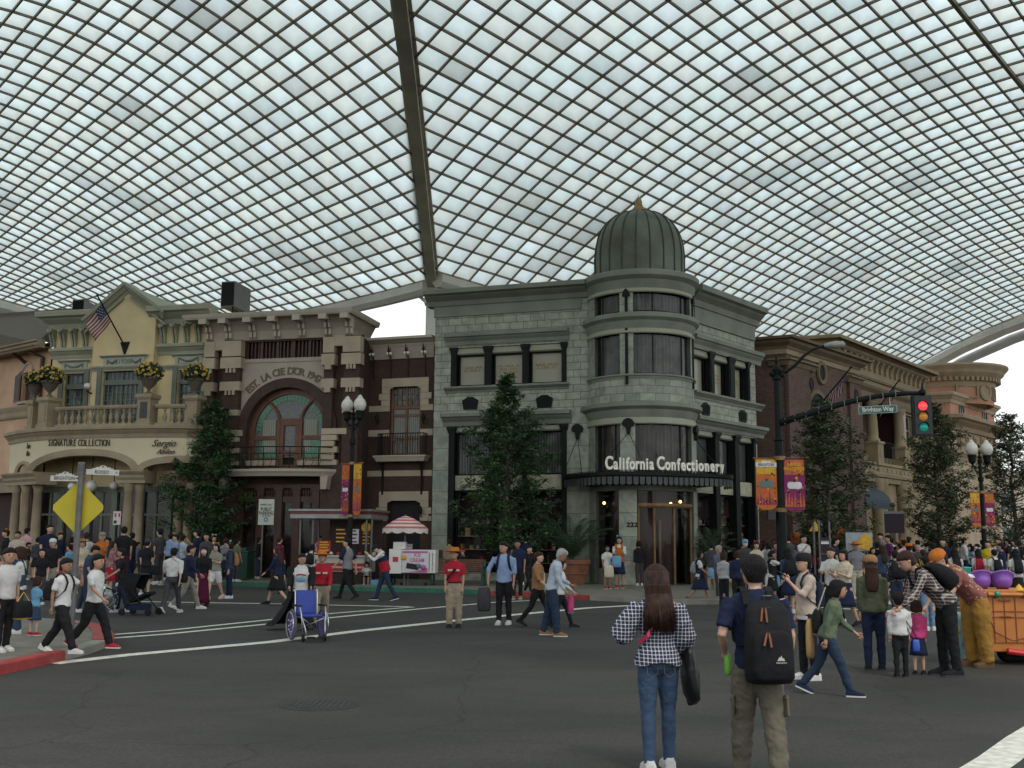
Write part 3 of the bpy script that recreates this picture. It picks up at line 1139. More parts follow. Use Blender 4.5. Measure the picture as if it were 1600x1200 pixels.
wband('w3',742,651,[(-64,-29,[0.35,0.8]),(-13,59,[0.75]),(76,110,[])],[(-88,-64,False),(-29,-13,True),(59,76,True),(110,180,False),(-180,-88,False)],mat('brown_curtain',(0.10,0.085,0.075),0.9,0.5,1.2),11)
for a_ in (-21,67.5):
 q=R(a_)
 sx,sy=math.sin(q),-math.cos(q)
 for (yy0,yy1) in ((486,458),(600,512)):
  b=MB()
  b.M=Matrix.Rotation(q,4,'Z')
  b.box(-0.055,0.055,-TR-0.07,-TR-0.01,tz(yy0),tz(yy1))
  if yy0==486:
   b.prism_xz([(-0.16,tz(462)),(0.16,tz(462)),(0.1,tz(454)),(0,tz(450)),(-0.1,tz(454))],-TR-0.12,-TR-0.01)
  b.build('iron_strip',M_black,green)
z0,z1=0.0,tz(742)
for a0,a1 in ((-90,-63),(-31,-12),(62,90),(90,270)):
 b=MB()
 b.lathe([(TR+0.01,z0),(TR+0.01,z1)],n=10,a0=A0+R(a0),a1=A0+R(a1),uv=True,ru=TR)
 for q in (R(a0),R(a1)):
  sx,sy=math.sin(q),-math.cos(q)
  b.quad((sx*(TR+0.01),sy*(TR+0.01),z0),(sx*(TR-0.4),sy*(TR-0.4),z0),(sx*(TR-0.4),sy*(TR-0.4),z1),(sx*(TR+0.01),sy*(TR+0.01),z1))
 b.build('entrance_pier',M_gslab_uv,green)
zl=tz(766)
ring('entrance_lintel',[(TR-0.3,zl),(TR+0.03,zl),(TR+0.03,z1),(TR-0.3,z1)],M_gcorn)
w=ring('entrance_window',[(TR-0.12,0.6),(TR-0.05,0.6),(TR-0.05,0.0)],M_gcorn,R(-63),R(-31),10)
b=MB()
b.lathe([(TR-0.13,0.6),(TR-0.13,zl)],n=10,a0=A0+R(-63),a1=A0+R(-31))
b.build('pane',M_glass,w)
door=MB()
for a_ in (-11,6,30,61):
 q=R(a_)
 door.tube([(math.sin(q)*(TR-0.12),-math.cos(q)*(TR-0.12),0),(math.sin(q)*(TR-0.12),-math.cos(q)*(TR-0.12),tz(792))],0.05,8)
door.lathe([(TR-0.2,tz(793)),(TR-0.04,tz(793)),(TR-0.02,tz(790)),(TR-0.04,tz(786)),(TR-0.2,tz(786))],n=14,a0=A0+R(-11),a1=A0+R(61))
door=door.build('entrance_door',M_brass,green)
b=MB()
b.lathe([(TR-0.13,0.02),(TR-0.13,zl)],n=14,a0=A0+R(-11),a1=A0+R(61))
b.build('pane',M_glass,door)
b=MB()
b.tube([(0.5,-1.5,0.05),(0.5,-1.5,2.5)],0.05,8)
b.box(0.48,0.52,-1.5,-0.6,0.1,2.5)
b.build('revolving_leaf',M_brass,door)
b=MB()
b.lathe([(0.9,0),(1.4,0),(1.4,9.5),(0.9,9.5)],n=24)
b.build('inner_core',M_int,green)
b=MB()
for px,py in ((944,786),(1048,787),(1063,784)):
 p=atY(px,py,GC.y-TR+0.5)-GC
 b.ball(p,0.06,n=8,m=6)
b.build('entrance_lamp',mat('warm_lamp',(0.9,0.5,0.2),0.4,emit=(1.0,0.45,0.12),estr=5),green)
p=atY(979,820,GC.y-TR)-GC
q=R(-17)
text('222',0.24,'house_number',M_black,green,(math.sin(q)*(TR+0.03),-math.cos(q)*(TR+0.03),p.z),rot=(R(90),0,q),bold=0.006,extr=0.008,sx=1.25)
AR_=3.28
za0,za1=atY(1003,756,GC.y-AR_).z-GC.z,atY(1003,737,GC.y-AR_).z-GC.z
b=MB()
AW0,AW1=R(-78),R(92)
def aw(q,dr=0.0):
 c,s=math.cos(q-0.35),math.sin(q-0.35)
 r_=(AR_-0.06)/(abs(c)**3.2+abs(s)**3.2)**(1/3.2)+dr
 return (math.sin(q)*r_,-math.cos(q)*r_)
prof=[(TR,za0+0.02),(AR_-0.1,za0+0.12),(AR_-0.02,za0+0.12),(AR_+0.02,za1-0.16),(AR_+0.06,za1-0.14),(AR_+0.06,za1-0.02),(AR_-0.1,za1),(TR,za1+0.05)]
n_=60
b.loft([[(*(aw(AW0+(AW1-AW0)*k/n_,r_-AR_) if r_>TR else (math.sin(AW0+(AW1-AW0)*k/n_)*TR,-math.cos(AW0+(AW1-AW0)*k/n_)*TR)),z) for r_,z in prof] for k in range(n_+1)],close=True)
awn=b.build('awning',M_black,green)
b=MB()
n_=44
for k in range(n_):
 q0=AW0+(AW1-AW0)*(k+0.12)/n_
 q1=AW0+(AW1-AW0)*(k+0.88)/n_
 pts=[]
 for q,z in ((q0,za0),(q0,za0+0.26),(q1,za0+0.26),(q1,za0)):
  pts.append((*aw(q,0.03),z))
 qm=(q0+q1)/2
 pts.insert(0,(*aw(qm,0.03),za0-0.05))
 pi=[(x*0.995,y*0.995,z) for x,y,z in pts]
 b.add(pts+pi,[(0,1,2,3,4),(9,8,7,6,5)]+[(i,i+5,(i+1)%5+5,(i+1)%5) for i in range(5)])
b.build('scalloped_valance',mat('valance_grey',(0.05,0.055,0.05),0.6,0.2,3),awn)
b=MB()
for k in range(70):
 q=AW0+(AW1-AW0)*(k+0.5)/70
 b.ball((*aw(q,0.04),za1+0.01),0.035,n=5,m=4)
b.build('awning_crest',M_black,awn)
b=MB()
shell_px=[(903,672,-TR-0.0),(975,663,0),(1088,668,0)]
for px,py,_ in shell_px:
 if px<920:
  c=GL.w(GL.x(px,py),-0.05,GL.z(px,py))-GC
  nrm=R(-18)
 else:
  q=ang(px) if px<1080 else R(68)
  c=Vector((math.sin(q)*(TR+0.05),-math.cos(q)*(TR+0.05),atY(1003,py,GC.y-TR).z-GC.z))
  nrm=q
 b.M=Matrix.Translation(c) @ Matrix.Rotation(nrm,4,'Z')
 b.prism_xz([(-0.05,-0.38),(0.05,-0.38),(0.09,-0.12),(0.22,-0.05),(0.24,0.06),(0.17,0.18),(0.06,0.24),(-0.06,0.24),(-0.17,0.18),(-0.24,0.06),(-0.22,-0.05),(-0.09,-0.12)],-0.12,0.02)
 b.M=Matrix.Identity(4)
 base=c+Vector((0,0,-0.3))
 for dq in (-16,16):
  q2=(ang(px) if 920<px<1080 else (R(-66) if px<920 else R(70)))+R(dq)
  b.tube([tuple(base),(*aw(q2),za1)],0.014,5)
b.build('awning_tie',M_black,green)
M_cream=mat('cream_letters',(0.80,0.76,0.66),0.4,0.05,5)
word='California Confectionery'
wd_={'C':1.5,'a':1.0,'l':0.62,'i':0.62,'f':0.78,'o':1.05,'r':0.8,'n':1.08,' ':0.45,'e':0.98,'c':0.92,'t':0.75,'y':1.0}
tot=sum(wd_[c] for c in word)
def px_of(q):
 v=GC+Vector((*aw(q),za1+0.3))-Vector((0,0,CZ))
 return 800+FPX*v.dot(_r)/v.dot(_f)
def q_of(px):
 lo_,hi_=R(-60),R(84)
 for _ in range(30):
  m_=(lo_+hi_)/2
  if px_of(m_)<px:
   lo_=m_
  else:
   hi_=m_
 return lo_
pxq=945.5
for ch in word:
 dpx=(1132-945.5)*wd_[ch]/tot
 qc=q_of(pxq+dpx/2)
 e_,f_=aw(qc-0.02),aw(qc+0.02)
 ra_=min(R(52),math.atan2(f_[1]-e_[1],f_[0]-e_[0]))
 if ch!=' ':
  big=ch=='C'
  sz=0.70 if big else 0.62
  o=text(ch,sz,'sign_letter',M_cream,green,(*aw(qc),za1+0.27+(0.03 if big else 0)),rot=(R(90),0,ra_),bold=0.018,extr=0.04,sx=0.66)
 pxq+=dpx
dz=lambda y:atY(1003,y,GC.y).z-GC.z
dprof=[(1.87,dz(445)),(1.87,dz(424)),(1.88,dz(405)),(1.84,dz(390)),(1.75,dz(375)),(1.6,dz(362)),(1.38,dz(351)),(1.12,dz(343)),(0.82,dz(337.5)),(0.5,dz(334)),(0.2,dz(332.5)),(0.0,dz(332))]
b=MB()
NS=20
b.lathe(dprof,n=60)
dome=b.build('dome',M_copper,green,smooth=True)
b=MB()
for k in range(NS):
 q=2*math.pi*k/NS+0.12
 b.tube([(math.cos(q)*(r_+0.012),math.sin(q)*(r_+0.012),z+0.01) for r_,z in dprof[:-1]],0.032,5)
b.build('dome_rib',mat('copper_seam',(0.05,0.045,0.035),0.55,0.3,2,metal=0.2),dome)
b=MB()
b.lathe([(0.0,dz(304)),(0.012,dz(305)),(0.015,dz(308)),(0.07,dz(309)),(0.12,dz(312)),(0.15,dz(316)),(0.15,dz(321)),(0.19,dz(321.5)),(0.18,dz(323)),(0.28,dz(327)),(0.34,dz(332)),(0.33,dz(337)),(0.0,dz(337))],n=20)
b.build('finial',M_brassd,dome,smooth=True)
# ==== brown brick building with the great arch
M_brick=block_mat('dark_red_brick',(0.075,0.036,0.025),(0.052,0.028,0.02),(0.035,0.026,0.022),0.23,0.08,0.008,0.85,vein=0.2,bump=0.3)
M_beige=mat('beige_stone',(0.40,0.33,0.24),0.8,0.12,1.3)
M_pinkst=mat('pale_pink_stone',(0.38,0.32,0.26),0.8,0.1,0.8)
M_white=mat('cream_moulding',(0.44,0.39,0.31),0.7,0.08,0.8)
M_wood=mat('red_brown_joinery',(0.12,0.045,0.022),0.5,0.25,2)
M_wood2=mat('dark_joinery',(0.06,0.026,0.015),0.5,0.25,2)
M_stain=mat('green_stained_glass',(0.02,0.10,0.05),0.25,0.5,8,var2=(0.08,0.22,0.14))
M_frost=mat('patterned_glass',(0.10,0.105,0.10),0.25,0.4,14)
M_netc=ribs_mat('cream_net_curtain',(0.16,0.16,0.125),(0.34,0.34,0.27),3.5,'X')
BM=Fr(-13.5,47.05,R(-13.6))
brown=thing('brick_building','dark brown brick building with a great glazed arch and bracketed cream cornice','building',BM.p)
BWm=BM.x(566,650)
mb=MB()
P=BM.at
zcb=P(440,530)[1]
ztop=P(440,486)[1]
ax,azc=P(449,674)  # centre of the arch
ar=84/35.6
ar2,ar3,ar4=69/35.6,60/35.6,48/35.6
lz0,lz1=P(440,560)[1],P(440,533)[1]
lx0,lx1=P(383,550)[0],P(508,545)[0]
zfl=P(440,733)[1]
xw0,xw1=P(378,640)[0],P(512,640)[0]
wall_holes(mb,0,BWm,0,zcb+0.05,[(lx0,lx1,lz0,lz1),(ax-ar2,ax+ar2,zfl,azc+ar2+0.05),(P(372,800)[0],P(508,800)[0],0.0,P(440,757)[1])],depth=0.45)
BM.put(mb,'wall',M_brick,brown)
def arc_pts(cx,cz,r_,a0,a1,n):
 return [(cx+r_*math.cos(R(a0+(a1-a0)*k/n)),cz+r_*math.sin(R(a0+(a1-a0)*k/n))) for k in range(n+1)]
def arc_band(b,cx,cz,r0,r1,y0,y1,a0=0,a1=180,n=28,mi=0):
 o=arc_pts(cx,cz,r1,a0,a1,n)
 i_=arc_pts(cx,cz,r0,a0,a1,n)
 for k in range(n):
  (a,b1),(c,d)=o[k],o[k+1]
  (e,f_),(g,h)=i_[k],i_[k+1]
  b.quad((a,y0,b1),(e,y0,f_),(g,y0,h),(c,y0,d),mi)
  b.quad((e,y0,f_),(e,y1,f_),(g,y1,h),(g,y0,h),mi)
  b.quad((a,y0,b1),(c,y0,d),(c,y1,d),(a,y1,b1),mi)
def spandrel(b,cx,cz,r_,x0,x1,zt,y,n=28,mi=0,zb=None):
 """wall round an arch of radius r_, filling out to the box x0..x1, up to zt"""
 pts=arc_pts(cx,cz,r_,180,0,n)
 zb=cz if zb is None else zb
 for k in range(n):
  (a,c),(d,e)=pts[k],pts[k+1]
  b.quad((a,y,c),(d,y,e),(d,y,zt),(a,y,zt),mi)
 if x0<cx-r_:
  b.quad((x0,y,zb),(cx-r_,y,zb),(cx-r_,y,zt),(x0,y,zt),mi)
  b.quad((cx+r_,y,zb),(x1,y,zb),(x1,y,zt),(cx+r_,y,zt),mi)
zs=P(440,566)[1]
xs0,xs1=P(379,600)[0],P(512,600)[0]
mb=MB()
pts=[(xs0,zs)]
angs=[180-180*k/40 for k in range(41)]
arcp=[(ax+ar*math.cos(R(a)),azc+ar*math.sin(R(a))) for a in angs]
for k in range(40):
 (a,c),(d,e)=arcp[k],arcp[k+1]
 if d<xs0 or a>xs1:
  continue
 a2,d2=max(a,xs0),min(d,xs1)
 f=lambda x:azc+math.sqrt(max(0,ar*ar-(x-ax)**2))
 mb.quad((a2,-0.05,f(a2)),(d2,-0.05,f(d2)),(d2,-0.05,zs),(a2,-0.05,zs))
BM.put(mb,'spandrel_panel',M_pinkst,brown)
mb=MB()
mb.box(P(379,560)[0],P(512,560)[0],-0.09,0,zs,lz0)
BM.put(mb,'lintel',M_pinkst,brown)
mb=MB()
arc_band(mb,ax,azc,ar2,ar,-0.16,0.45)
mb.box(ax-ar,ax-ar2,-0.16,0.1,zfl,azc)
mb.box(ax+ar2,ax+ar,-0.16,0.1,zfl,azc)
BM.put(mb,'arch_ring',block_mat('arch_brick',(0.06,0.03,0.022),(0.05,0.026,0.019),(0.04,0.03,0.025),0.3,0.3,0.006),brown)
word="EST. LA CIE D'OR 1947"
wdt={'E':.95,'S':.85,'T':.85,'.':.4,' ':.75,'L':.85,'A':1.0,'C':1.05,'I':.5,'D':1,"'":.35,'O':1.05,'R':1.0,'1':.6,'9':.85,'4':.9,'7':.8}
tot=sum(wdt[c] for c in word)
aa0,aa1=138,55
q=aa0
rl=ar+0.30
for ch in word:
 dq=(aa1-aa0)*wdt[ch]/tot
 qc=q+dq/2
 if ch!=' ':
  o=text(ch,0.45,'wall_letter',mat('bronze_letters',(0.12,0.09,0.05),0.6),brown,(ax+rl*math.cos(R(qc)),-0.06,azc+rl*math.sin(R(qc))),rot=(R(90),R(90-qc)*1.0,0),bold=0.012,extr=0.015)
  o.rotation_euler=(0,0,0)
  o.matrix_basis=Matrix.Translation((ax+rl*math.cos(R(qc)),-0.065,azc+rl*math.sin(R(qc)))) @ Matrix.Rotation(R(90-qc),4,'Y') @ Matrix.Rotation(R(90),4,'X')
  BM.seat(o,brown)
 q+=dq
mb=MB()
yb=0.22
arc_band(mb,ax,azc,ar3,ar2,yb,yb+0.12)
mb.box(ax-ar2,ax-ar3,yb,yb+0.12,zfl,azc)
mb.box(ax+ar3,ax+ar2,yb,yb+0.12,zfl,azc)
zt_=P(449,683)[1]
mb.box(ax-ar3,ax-0.5,yb+0.01,yb+0.1,zt_-0.08,zt_+0.08)
mb.box(ax+0.5,ax+ar3,yb+0.01,yb+0.1,zt_-0.08,zt_+0.08)
zb_=P(449,714)[1]
mb.box(ax-ar3,ax-0.5,yb+0.01,yb+0.1,zfl,zb_)
mb.box(ax+0.5,ax+ar3,yb+0.01,yb+0.1,zfl,zb_)
for s in (-1,1):
 mb.box(ax+s*0.52-0.07,ax+s*0.52+0.07,yb-0.02,yb+0.1,zfl,azc+0.55)
 pts=[(ax+s*(0.52+0.9*t_**2.0),yb+0.04,azc+0.5+1.15*t_) for t_ in (0,.2,.4,.6,.8,0.9)]
 mb.tube(pts,0.07,6)
mb.box(ax-0.5,ax+0.5,yb-0.02,yb+0.1,azc+0.45,azc+0.6)
arch=BM.put(mb,'arch_window',M_wood,brown)
mb=MB()
f=arc_pts(ax,azc,ar3,0,180,30)
for k in range(30):
 mb.add([(ax,yb+0.09,azc),(f[k][0],yb+0.09,f[k][1]),(f[k+1][0],yb+0.09,f[k+1][1])],[(0,1,2)])
mb.box(ax-ar3,ax+ar3,yb+0.09,yb+0.1,zb_,azc)
mb.build('pane',M_frost,arch)
mb=MB()
for k in range(26):
 a0,a1=4+k*6.7,4+(k+1)*6.7-0.9
 arc_band(mb,ax,azc,ar4+0.04,ar3-0.03,yb+0.06,yb+0.085,a0,a1,2)
for s in (-1,1):
 mb.box(ax+s*1.05-0.4,ax+s*1.05+0.4,yb+0.06,yb+0.085,zb_,zt_-0.12)
mb.build('stained_border',M_stain,arch)
mb=MB()
for s in (-1,1):
 x0_,x1_=sorted((ax+s*0.68,ax+s*1.3))
 mb.box(x0_,x1_,yb+0.05,yb+0.058,zt_+0.09,azc+0.55)
 mb.box(x0_,x1_-(0.3 if s>0 else 0),yb+0.05,yb+0.058,P(449,705)[1],zt_-0.1)
mb.build('net_curtain',M_netc,arch)
mb=MB()
mb.box(ax-0.44,ax-0.28,yb-0.01,yb+0.08,zfl+0.02,azc+0.45)
mb.box(ax+0.28,ax+0.44,yb-0.01,yb+0.08,zfl+0.02,azc+0.45)
mb.box(ax-0.28,ax+0.28,yb-0.01,yb+0.08,azc+0.28,azc+0.45)
mb.box(ax-0.28,ax+0.28,yb-0.01,yb+0.08,zfl+0.02,zfl+0.2)
mb.box(ax-0.28,ax+0.28,yb-0.01,yb+0.08,zfl+0.62,zfl+0.8)
mb.build('door_leaf',M_wood,arch)
mb=MB()
n_=22
for k in range(n_):
 x=lx0+(lx1-lx0)*(k+0.5)/n_
 mb.box(x-0.03,x+0.03,0.12,0.18,lz0,lz1)
for k in range(6):
 x=lx0+(lx1-lx0)*k/5
 mb.box(x-0.06,x+0.06,0.08,0.2,lz0,lz1)
BM.put(mb,'louvre',M_wood2,brown)
mb=MB()
mb.box(0.2,BWm-0.2,0.5,7,0,zcb)
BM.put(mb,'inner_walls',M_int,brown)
mb=MB()
o_=0.85
zt0=P(440,493)[1]
ztp=BM.z(440,485,0.85)
ztb=BM.z(440,493,0.85)
xce=BM.x(549,484,0.88)-0.86
mb.sweep([(-0.3,2.6),(-0.3,0),(xce,0),(xce,2.6)],[(-0.1,ztb),(o_-0.05,ztb),(o_,ztb+0.1),(o_+0.03,ztp),(-0.1,ztp)])
mb.quad((-1.1,-0.8,ztp-0.01),(xce+0.8,-0.8,ztp-0.01),(xce+0.8,2.6,ztp-0.01),(-1.1,2.6,ztp-0.01))
BM.put(mb,'cornice',M_white,brown)
mb=MB()
mb.sweep([(-0.15,2.6),(-0.15,0),(xce+0.3,0),(xce+0.3,2.6)],[(-0.1,zcb),(0.06,zcb),(0.1,zcb+0.4),(0.35,ztb),(-0.1,ztb)])
BM.put(mb,'frieze',M_pinkst,brown)
for px in (324,354,392,430,469,509.5,543):
 x=BM.x(px,505,0.4)
 mb=MB()
 prof=[(-0.06,zcb+0.02),(-0.2,zcb+0.1),(-0.2,zcb+0.35),(-0.3,zcb+0.4),(-0.34,zcb+0.6),(-0.5,zcb+0.72),(-0.72,ztb-0.1),(-0.72,ztb),(-0.06,ztb)]
 for s in (-1,1):
  p=[(x+s*0.10-0.055,y,z) for y,z in prof]+[(x+s*0.10+0.055,y,z) for y,z in prof]
  n=len(prof)
  mb.add(p,[tuple(range(n-1,-1,-1)),tuple(range(n,2*n))]+[(i,(i+1)%n,(i+1)%n+n,i+n) for i in range(n)])
 mb.box(x-0.18,x+0.18,-0.88,-0.6,ztb-0.22,ztb-0.002)
 BM.put(mb,'cornice_bracket',M_white,brown)
for (pa,pb,sa,sb) in ((325,379,338,353),(510,565,524,541)):
 xa,xb,xs_,xt_=P(pa,600)[0],P(pb,600)[0],P(sa,600)[0],P(sb,600)[0]
 mb=MB()
 zt5=P(440,726)[1]
 mb.box(xa,xs_,-0.32,0,zt5,zcb-0.01)
 mb.box(xt_,xb,-0.32,0,zt5,zcb-0.01)
 mb.box(xa,xb,-0.30,0,0,zt5-0.01)
 BM.put(mb,'pier',M_brick,brown)
 for x0_,x1_ in ((xa,xs_),(xt_,xb)):
  for (ya,yb_,e) in ((532,556,0.05),(558,575,0.09),(596,610,0.08),(640,649,0.02)):
   if ya==640 and x0_==xa:
    continue
   b=MB()
   zz0,zz1=P(440,yb_)[1],P(440,ya)[1]
   b.box(x0_-e,x1_+e,-0.34-e,0,zz0,zz1-0.003)
   if ya in (558,596):
    for c in (0.28,0.5,0.72):
     xx=x0_+(x1_-x0_)*c
     b.box(xx-0.05,xx+0.05,-0.42,-0.3,zz0-0.2,zz0)
   BM.put(b,'stone_block',M_beige,brown)
 b=MB()
 b.box(xs_,xt_,-0.36,0,P(440,546)[1],zcb-0.012)
 BM.put(b,'stone_block',M_beige,brown)
for (y0,y1,xa,xb) in ((672,681,506,545),(682,690,506,530),(691,699,506,526),(700,709,506,531),(710,719,506,526),(720,728,506,531),(672,681,357,381),(683,690,355,377),(700,708,352,379),(718,727,350,379)):
 b=MB()
 b.box(P(xa,700)[0],P(xb,700)[0],-0.335,0.0,P(440,y1)[1],P(440,y0)[1])
 BM.put(b,'quoin',M_beige,brown)
for (xa,xb) in ((381,432),(465,506)):
 b=MB()
 b.box(P(xa,700)[0],P(xb,700)[0],-0.02,0.2,P(440,727)[1],P(440,718)[1])
 BM.put(b,'quoin',M_beige,brown)
zb0,zb1=BM.z(430,744,0.9),BM.z(430,733,0.9)
bx0,bx1=P(335,733)[0],P(527,733)[0]
path=[]
for k in range(21):
 t_=k/20
 path.append((bx0+(bx1-bx0)*t_,-0.25-0.95*math.sin(math.pi*t_)**0.6))
mb=MB()
mb.sweep(path,[(-0.3,zb0),(-0.05,zb0),(0.02,zb0+0.1),(0.12,zb1-0.1),(0.14,zb1),(-0.3,zb1)])
mb.prism_xy([(bx0,0.1)]+[(x,y+0.1) for x,y in path]+[(bx1,0.1)],zb0+0.02,zb1-0.03)
bal=BM.put(mb,'balcony',M_white,brown)
mb=MB()
zr1=zb1+0.95
for z in (zb1+0.1,zb1+0.38,zb1+0.66,zr1):
 mb.tube([(x,y+0.05,z) for x,y in path],0.018 if z<zr1 else 0.028,5)
for k in range(0,21,2):
 x,y=path[k]
 mb.tube([(x,y+0.05,zb1),(x,y+0.05,zr1)],0.022,5)
for k in range(2,19):
 x,y=path[k]
 mb.tube([(x,y+0.05,zb1+0.1),(x+0.12,y+0.05,zb1+0.38),(x,y+0.05,zb1+0.66)],0.01,4)
mb.build('railing',M_black,bal)
mb=MB()
for s,px in ((-1,360),(1,516)):
 x=P(px,760)[0]
 mb.prism_xz([(x-0.15,zb0-0.55),(x+0.1,zb0-0.55),(x+0.18,zb0),(x-0.18,zb0)],-0.7,-0.3)
mb.build('balcony_bracket',M_pinkst,bal)
zh=P(440,757)[1]
xa,xb=P(372,800)[0],P(508,800)[0]
mb=MB()
posts=[xa,P(405,800)[0],P(434,800)[0],P(462,800)[0],P(492,800)[0],xb]
for k,x in enumerate(posts):
 mb.box(x-0.16,x+0.16,0.02,0.3,0,zh)
 mb.box(x-0.22,x+0.22,-0.03,0.3,0,0.5)
 mb.box(x-0.22,x+0.22,-0.03,0.3,zh-0.25,zh)
zz=P(440,780)[1]
mb.box(xa,xb,0.08,0.24,zz-0.12,zz+0.12)
mb.box(xa,xb,0.0,0.3,zh-0.15,zh+0.5)
sf=BM.put(mb,'shop_front',M_wood2,brown)
mb=MB()
for k in range(5):
 a,b_=posts[k]+0.16,posts[k+1]-0.16
 nn=5
 for j in range(1,nn):
  x=a+(b_-a)*j/nn
  mb.box(x-0.02,x+0.02,0.12,0.16,zz+0.12,zh-0.15)
 mb.box(a,b_,0.12,0.16,(zz+zh)/2-0.02,(zz+zh)/2+0.02)
mb.build('glazing_bar',M_wood2,sf)
mb=MB()
mb.box(xa,xb,0.2,0.21,0.3,zh-0.15)
mb.build('pane',M_glass,sf)
mb=MB()
for x0_,x1_ in ((0.0,xa-0.1),(xb+0.1,BWm)):
 mb.box(x0_+0.02,x1_-0.02,-0.33,-0.30,0.25,0.75)
BM.put(mb,'stone_plinth',M_beige,brown)
BR=Fr(-6.62,46.75,R(-18))
BRW=BR.x(677,650)
P2=BR.at
zwc=P2(620,540)[1]
wing_holes=[(P2(609,650)[0],P2(657,650)[0],P2(632,712)[1],P2(632,600)[1]),(P2(605,800)[0],P2(657,800)[0],0,P2(632,778)[1])]
mb=MB()
wall_holes(mb,0,BRW,0,zwc,wing_holes,depth=0.35)
BR.put(mb,'wing_wall',M_brick,brown)
mb=MB()
mb.quad((0,0,0),(0,-1.3,0),(0,-1.3,zcb-0.1),(0,0,zcb-0.1))
BR.put(mb,'return_wall',M_brick,brown)
mb=MB()
z1_,z0_=P2(622,529)[1],P2(622,542)[1]
mb.sweep([(0.0,0),(BRW+0.05,0)],corn(0.5,z0_,z1_,0.4))
BR.put(mb,'wing_cornice',M_white,brown)
mb=MB()
zb5=P2(622,561)[1]
mb.box(0,BRW,-0.06,0,zb5,z0_)
BR.put(mb,'wing_frieze',M_pinkst,brown)
for px in (583,610,637,664):
 x=BR.x(px,550,0.2)
 b=MB()
 b.tube([(x,-0.02,zb5-0.9),(x,-0.12,zb5-0.5),(x,-0.1,zb5),(x,-0.25,zb5+0.2),(x,-0.45,z0_)],0.022,5)
 b.tube([(x,-0.08,zb5+0.1),(x,-0.25,zb5),(x,-0.38,zb5+0.1),(x,-0.4,z0_)],0.016,5)
 for s in (-1,1):
  b.ball((x+s*0.07,-0.34,zb5+0.2),0.07,n=8,m=6,mi=1)
  b.tube([(x+s*0.07,-0.34,zb5+0.25),(x+s*0.05,-0.34,zb5+0.45)],0.02,5)
 BR.put(b,'wing_bracket',[M_black,M_lampw],brown)
for (y0,y1) in ((633,642),(671,681),(735,744),(806,814)):
 b=MB()
 za,zb=P2(632,y1)[1],P2(632,y0)[1]
 hx0,hx1=(wing_holes[0][0],wing_holes[0][1]) if y0<720 else ((-1,-1) if y0<760 else (wing_holes[1][0],wing_holes[1][1]))
 if hx0<0:
  b.box(0,BRW,-0.03,0,za,zb)
 else:
  b.box(0,hx0,-0.03,0,za,zb)
  b.box(hx1,BRW,-0.03,0,za,zb)
 BR.put(b,'stone_band',M_beige,brown)
for h_,yt in ((wing_holes[0],591),(wing_holes[1],768)):
 b=MB()
 x0_,x1_,z0_,z1_=h_
 zz1=P2(632,yt)[1]
 zz0=z1_-0.0
 b.box(x0_-0.38,x1_+0.38,-0.07,0,z1_-0.12,zz1)
 for k,(dx,dz_) in enumerate(((0.38,0.28),(0.52,0.3),(0.4,0.28))):
  zt6=z1_-0.12-k*0.29
  b.box(x0_-dx,x0_,-0.06-0.004*(k%2),0,zt6-0.28,zt6-0.005)
  b.box(x1_,x1_+dx,-0.06-0.004*(k%2),0,zt6-0.28,zt6-0.005)
 m_=(x0_+x1_)/2
 for k in range(8):
  xa_,xb_=x0_+(x1_-x0_)*k/8,x0_+(x1_-x0_)*(k+1)/8
  g=lambda x:z1_-0.02-0.2*((x-m_)/((x1_-x0_)/2))**2
  b.quad((xa_,-0.05,g(xa_)),(xb_,-0.05,g(xb_)),(xb_,-0.05,z1_+0.02),(xa_,-0.05,z1_+0.02))
 BR.put(b,'stone_surround',M_beige,brown)
x0_,x1_,z0_,z1_=wing_holes[0]
b=MB()
zm=P2(632,636)[1]
b.box(x0_,x1_,0.14,0.2,zm-0.06,zm+0.06)
for x in (x0_+0.05,(x0_+x1_)/2,x1_-0.05):
 b.box(x-0.055,x+0.055,0.15,0.22,z0_,z1_-0.02)
for z in (z0_+0.08,z0_+0.75,zm-0.35):
 b.box(x0_+0.1,x1_-0.1,0.16,0.21,z-0.06,z+0.06)
b.box(x0_,x1_,0.17,0.22,z1_-0.12,z1_)
for k in range(1,6):
 x=x0_+(x1_-x0_)*k/6
 b.box(x-0.015,x+0.015,0.17,0.2,zm,z1_)
w=BR.put(b,'balcony_door',mat('orange_brown_joinery',(0.16,0.065,0.028),0.5,0.25,2),brown)
b=MB()
b.box(x0_+0.05,x1_-0.05,0.24,0.25,z0_,zm)
b.build('net_curtain',M_netc,w)
b=MB()
b.box(x0_+0.05,x1_-0.05,0.2,0.205,z0_,z1_)
b.build('pane',M_glass,w)
b=MB()
for k in range(6):
 for j in range(3):
  if (k*3+j*5)%4:
   xx=x0_+0.12+k*(x1_-x0_-0.24)/6
   b.box(xx,xx+0.14,0.185,0.195,zm+0.12+j*0.25,zm+0.3+j*0.25)
b.build('stained_pane',mat('amber_green_glass',(0.10,0.08,0.03),0.3,0.5,6,var2=(0.02,0.05,0.04)),w)
x0_,x1_,z0_,z1_=wing_holes[1]
b=MB()
b.box(x0_,x1_,0.3,0.35,0,z1_)
BR.put(b,'doorway',mat('dark_doorway',(0.015,0.01,0.01),0.8),brown)
b=MB()
za,zb=P2(625,722)[1],P2(625,713)[1]
xa,xb=BR.x(583,715,0.5),BR.x(667,715,0.5)
b.sweep([(xa+0.15,0),(xa+0.15,-0.5),(xb-0.15,-0.5),(xb-0.15,0)],[(-0.3,za),(0.0,za),(0.06,(za+zb)/2),(0.12,zb-0.04),(0.12,zb),(-0.3,zb)])
b.box(xa+0.2,xb-0.2,-0.5,0,za+0.01,zb-0.01)
bl=BR.put(b,'wing_balcony',M_white,brown)
b=MB()
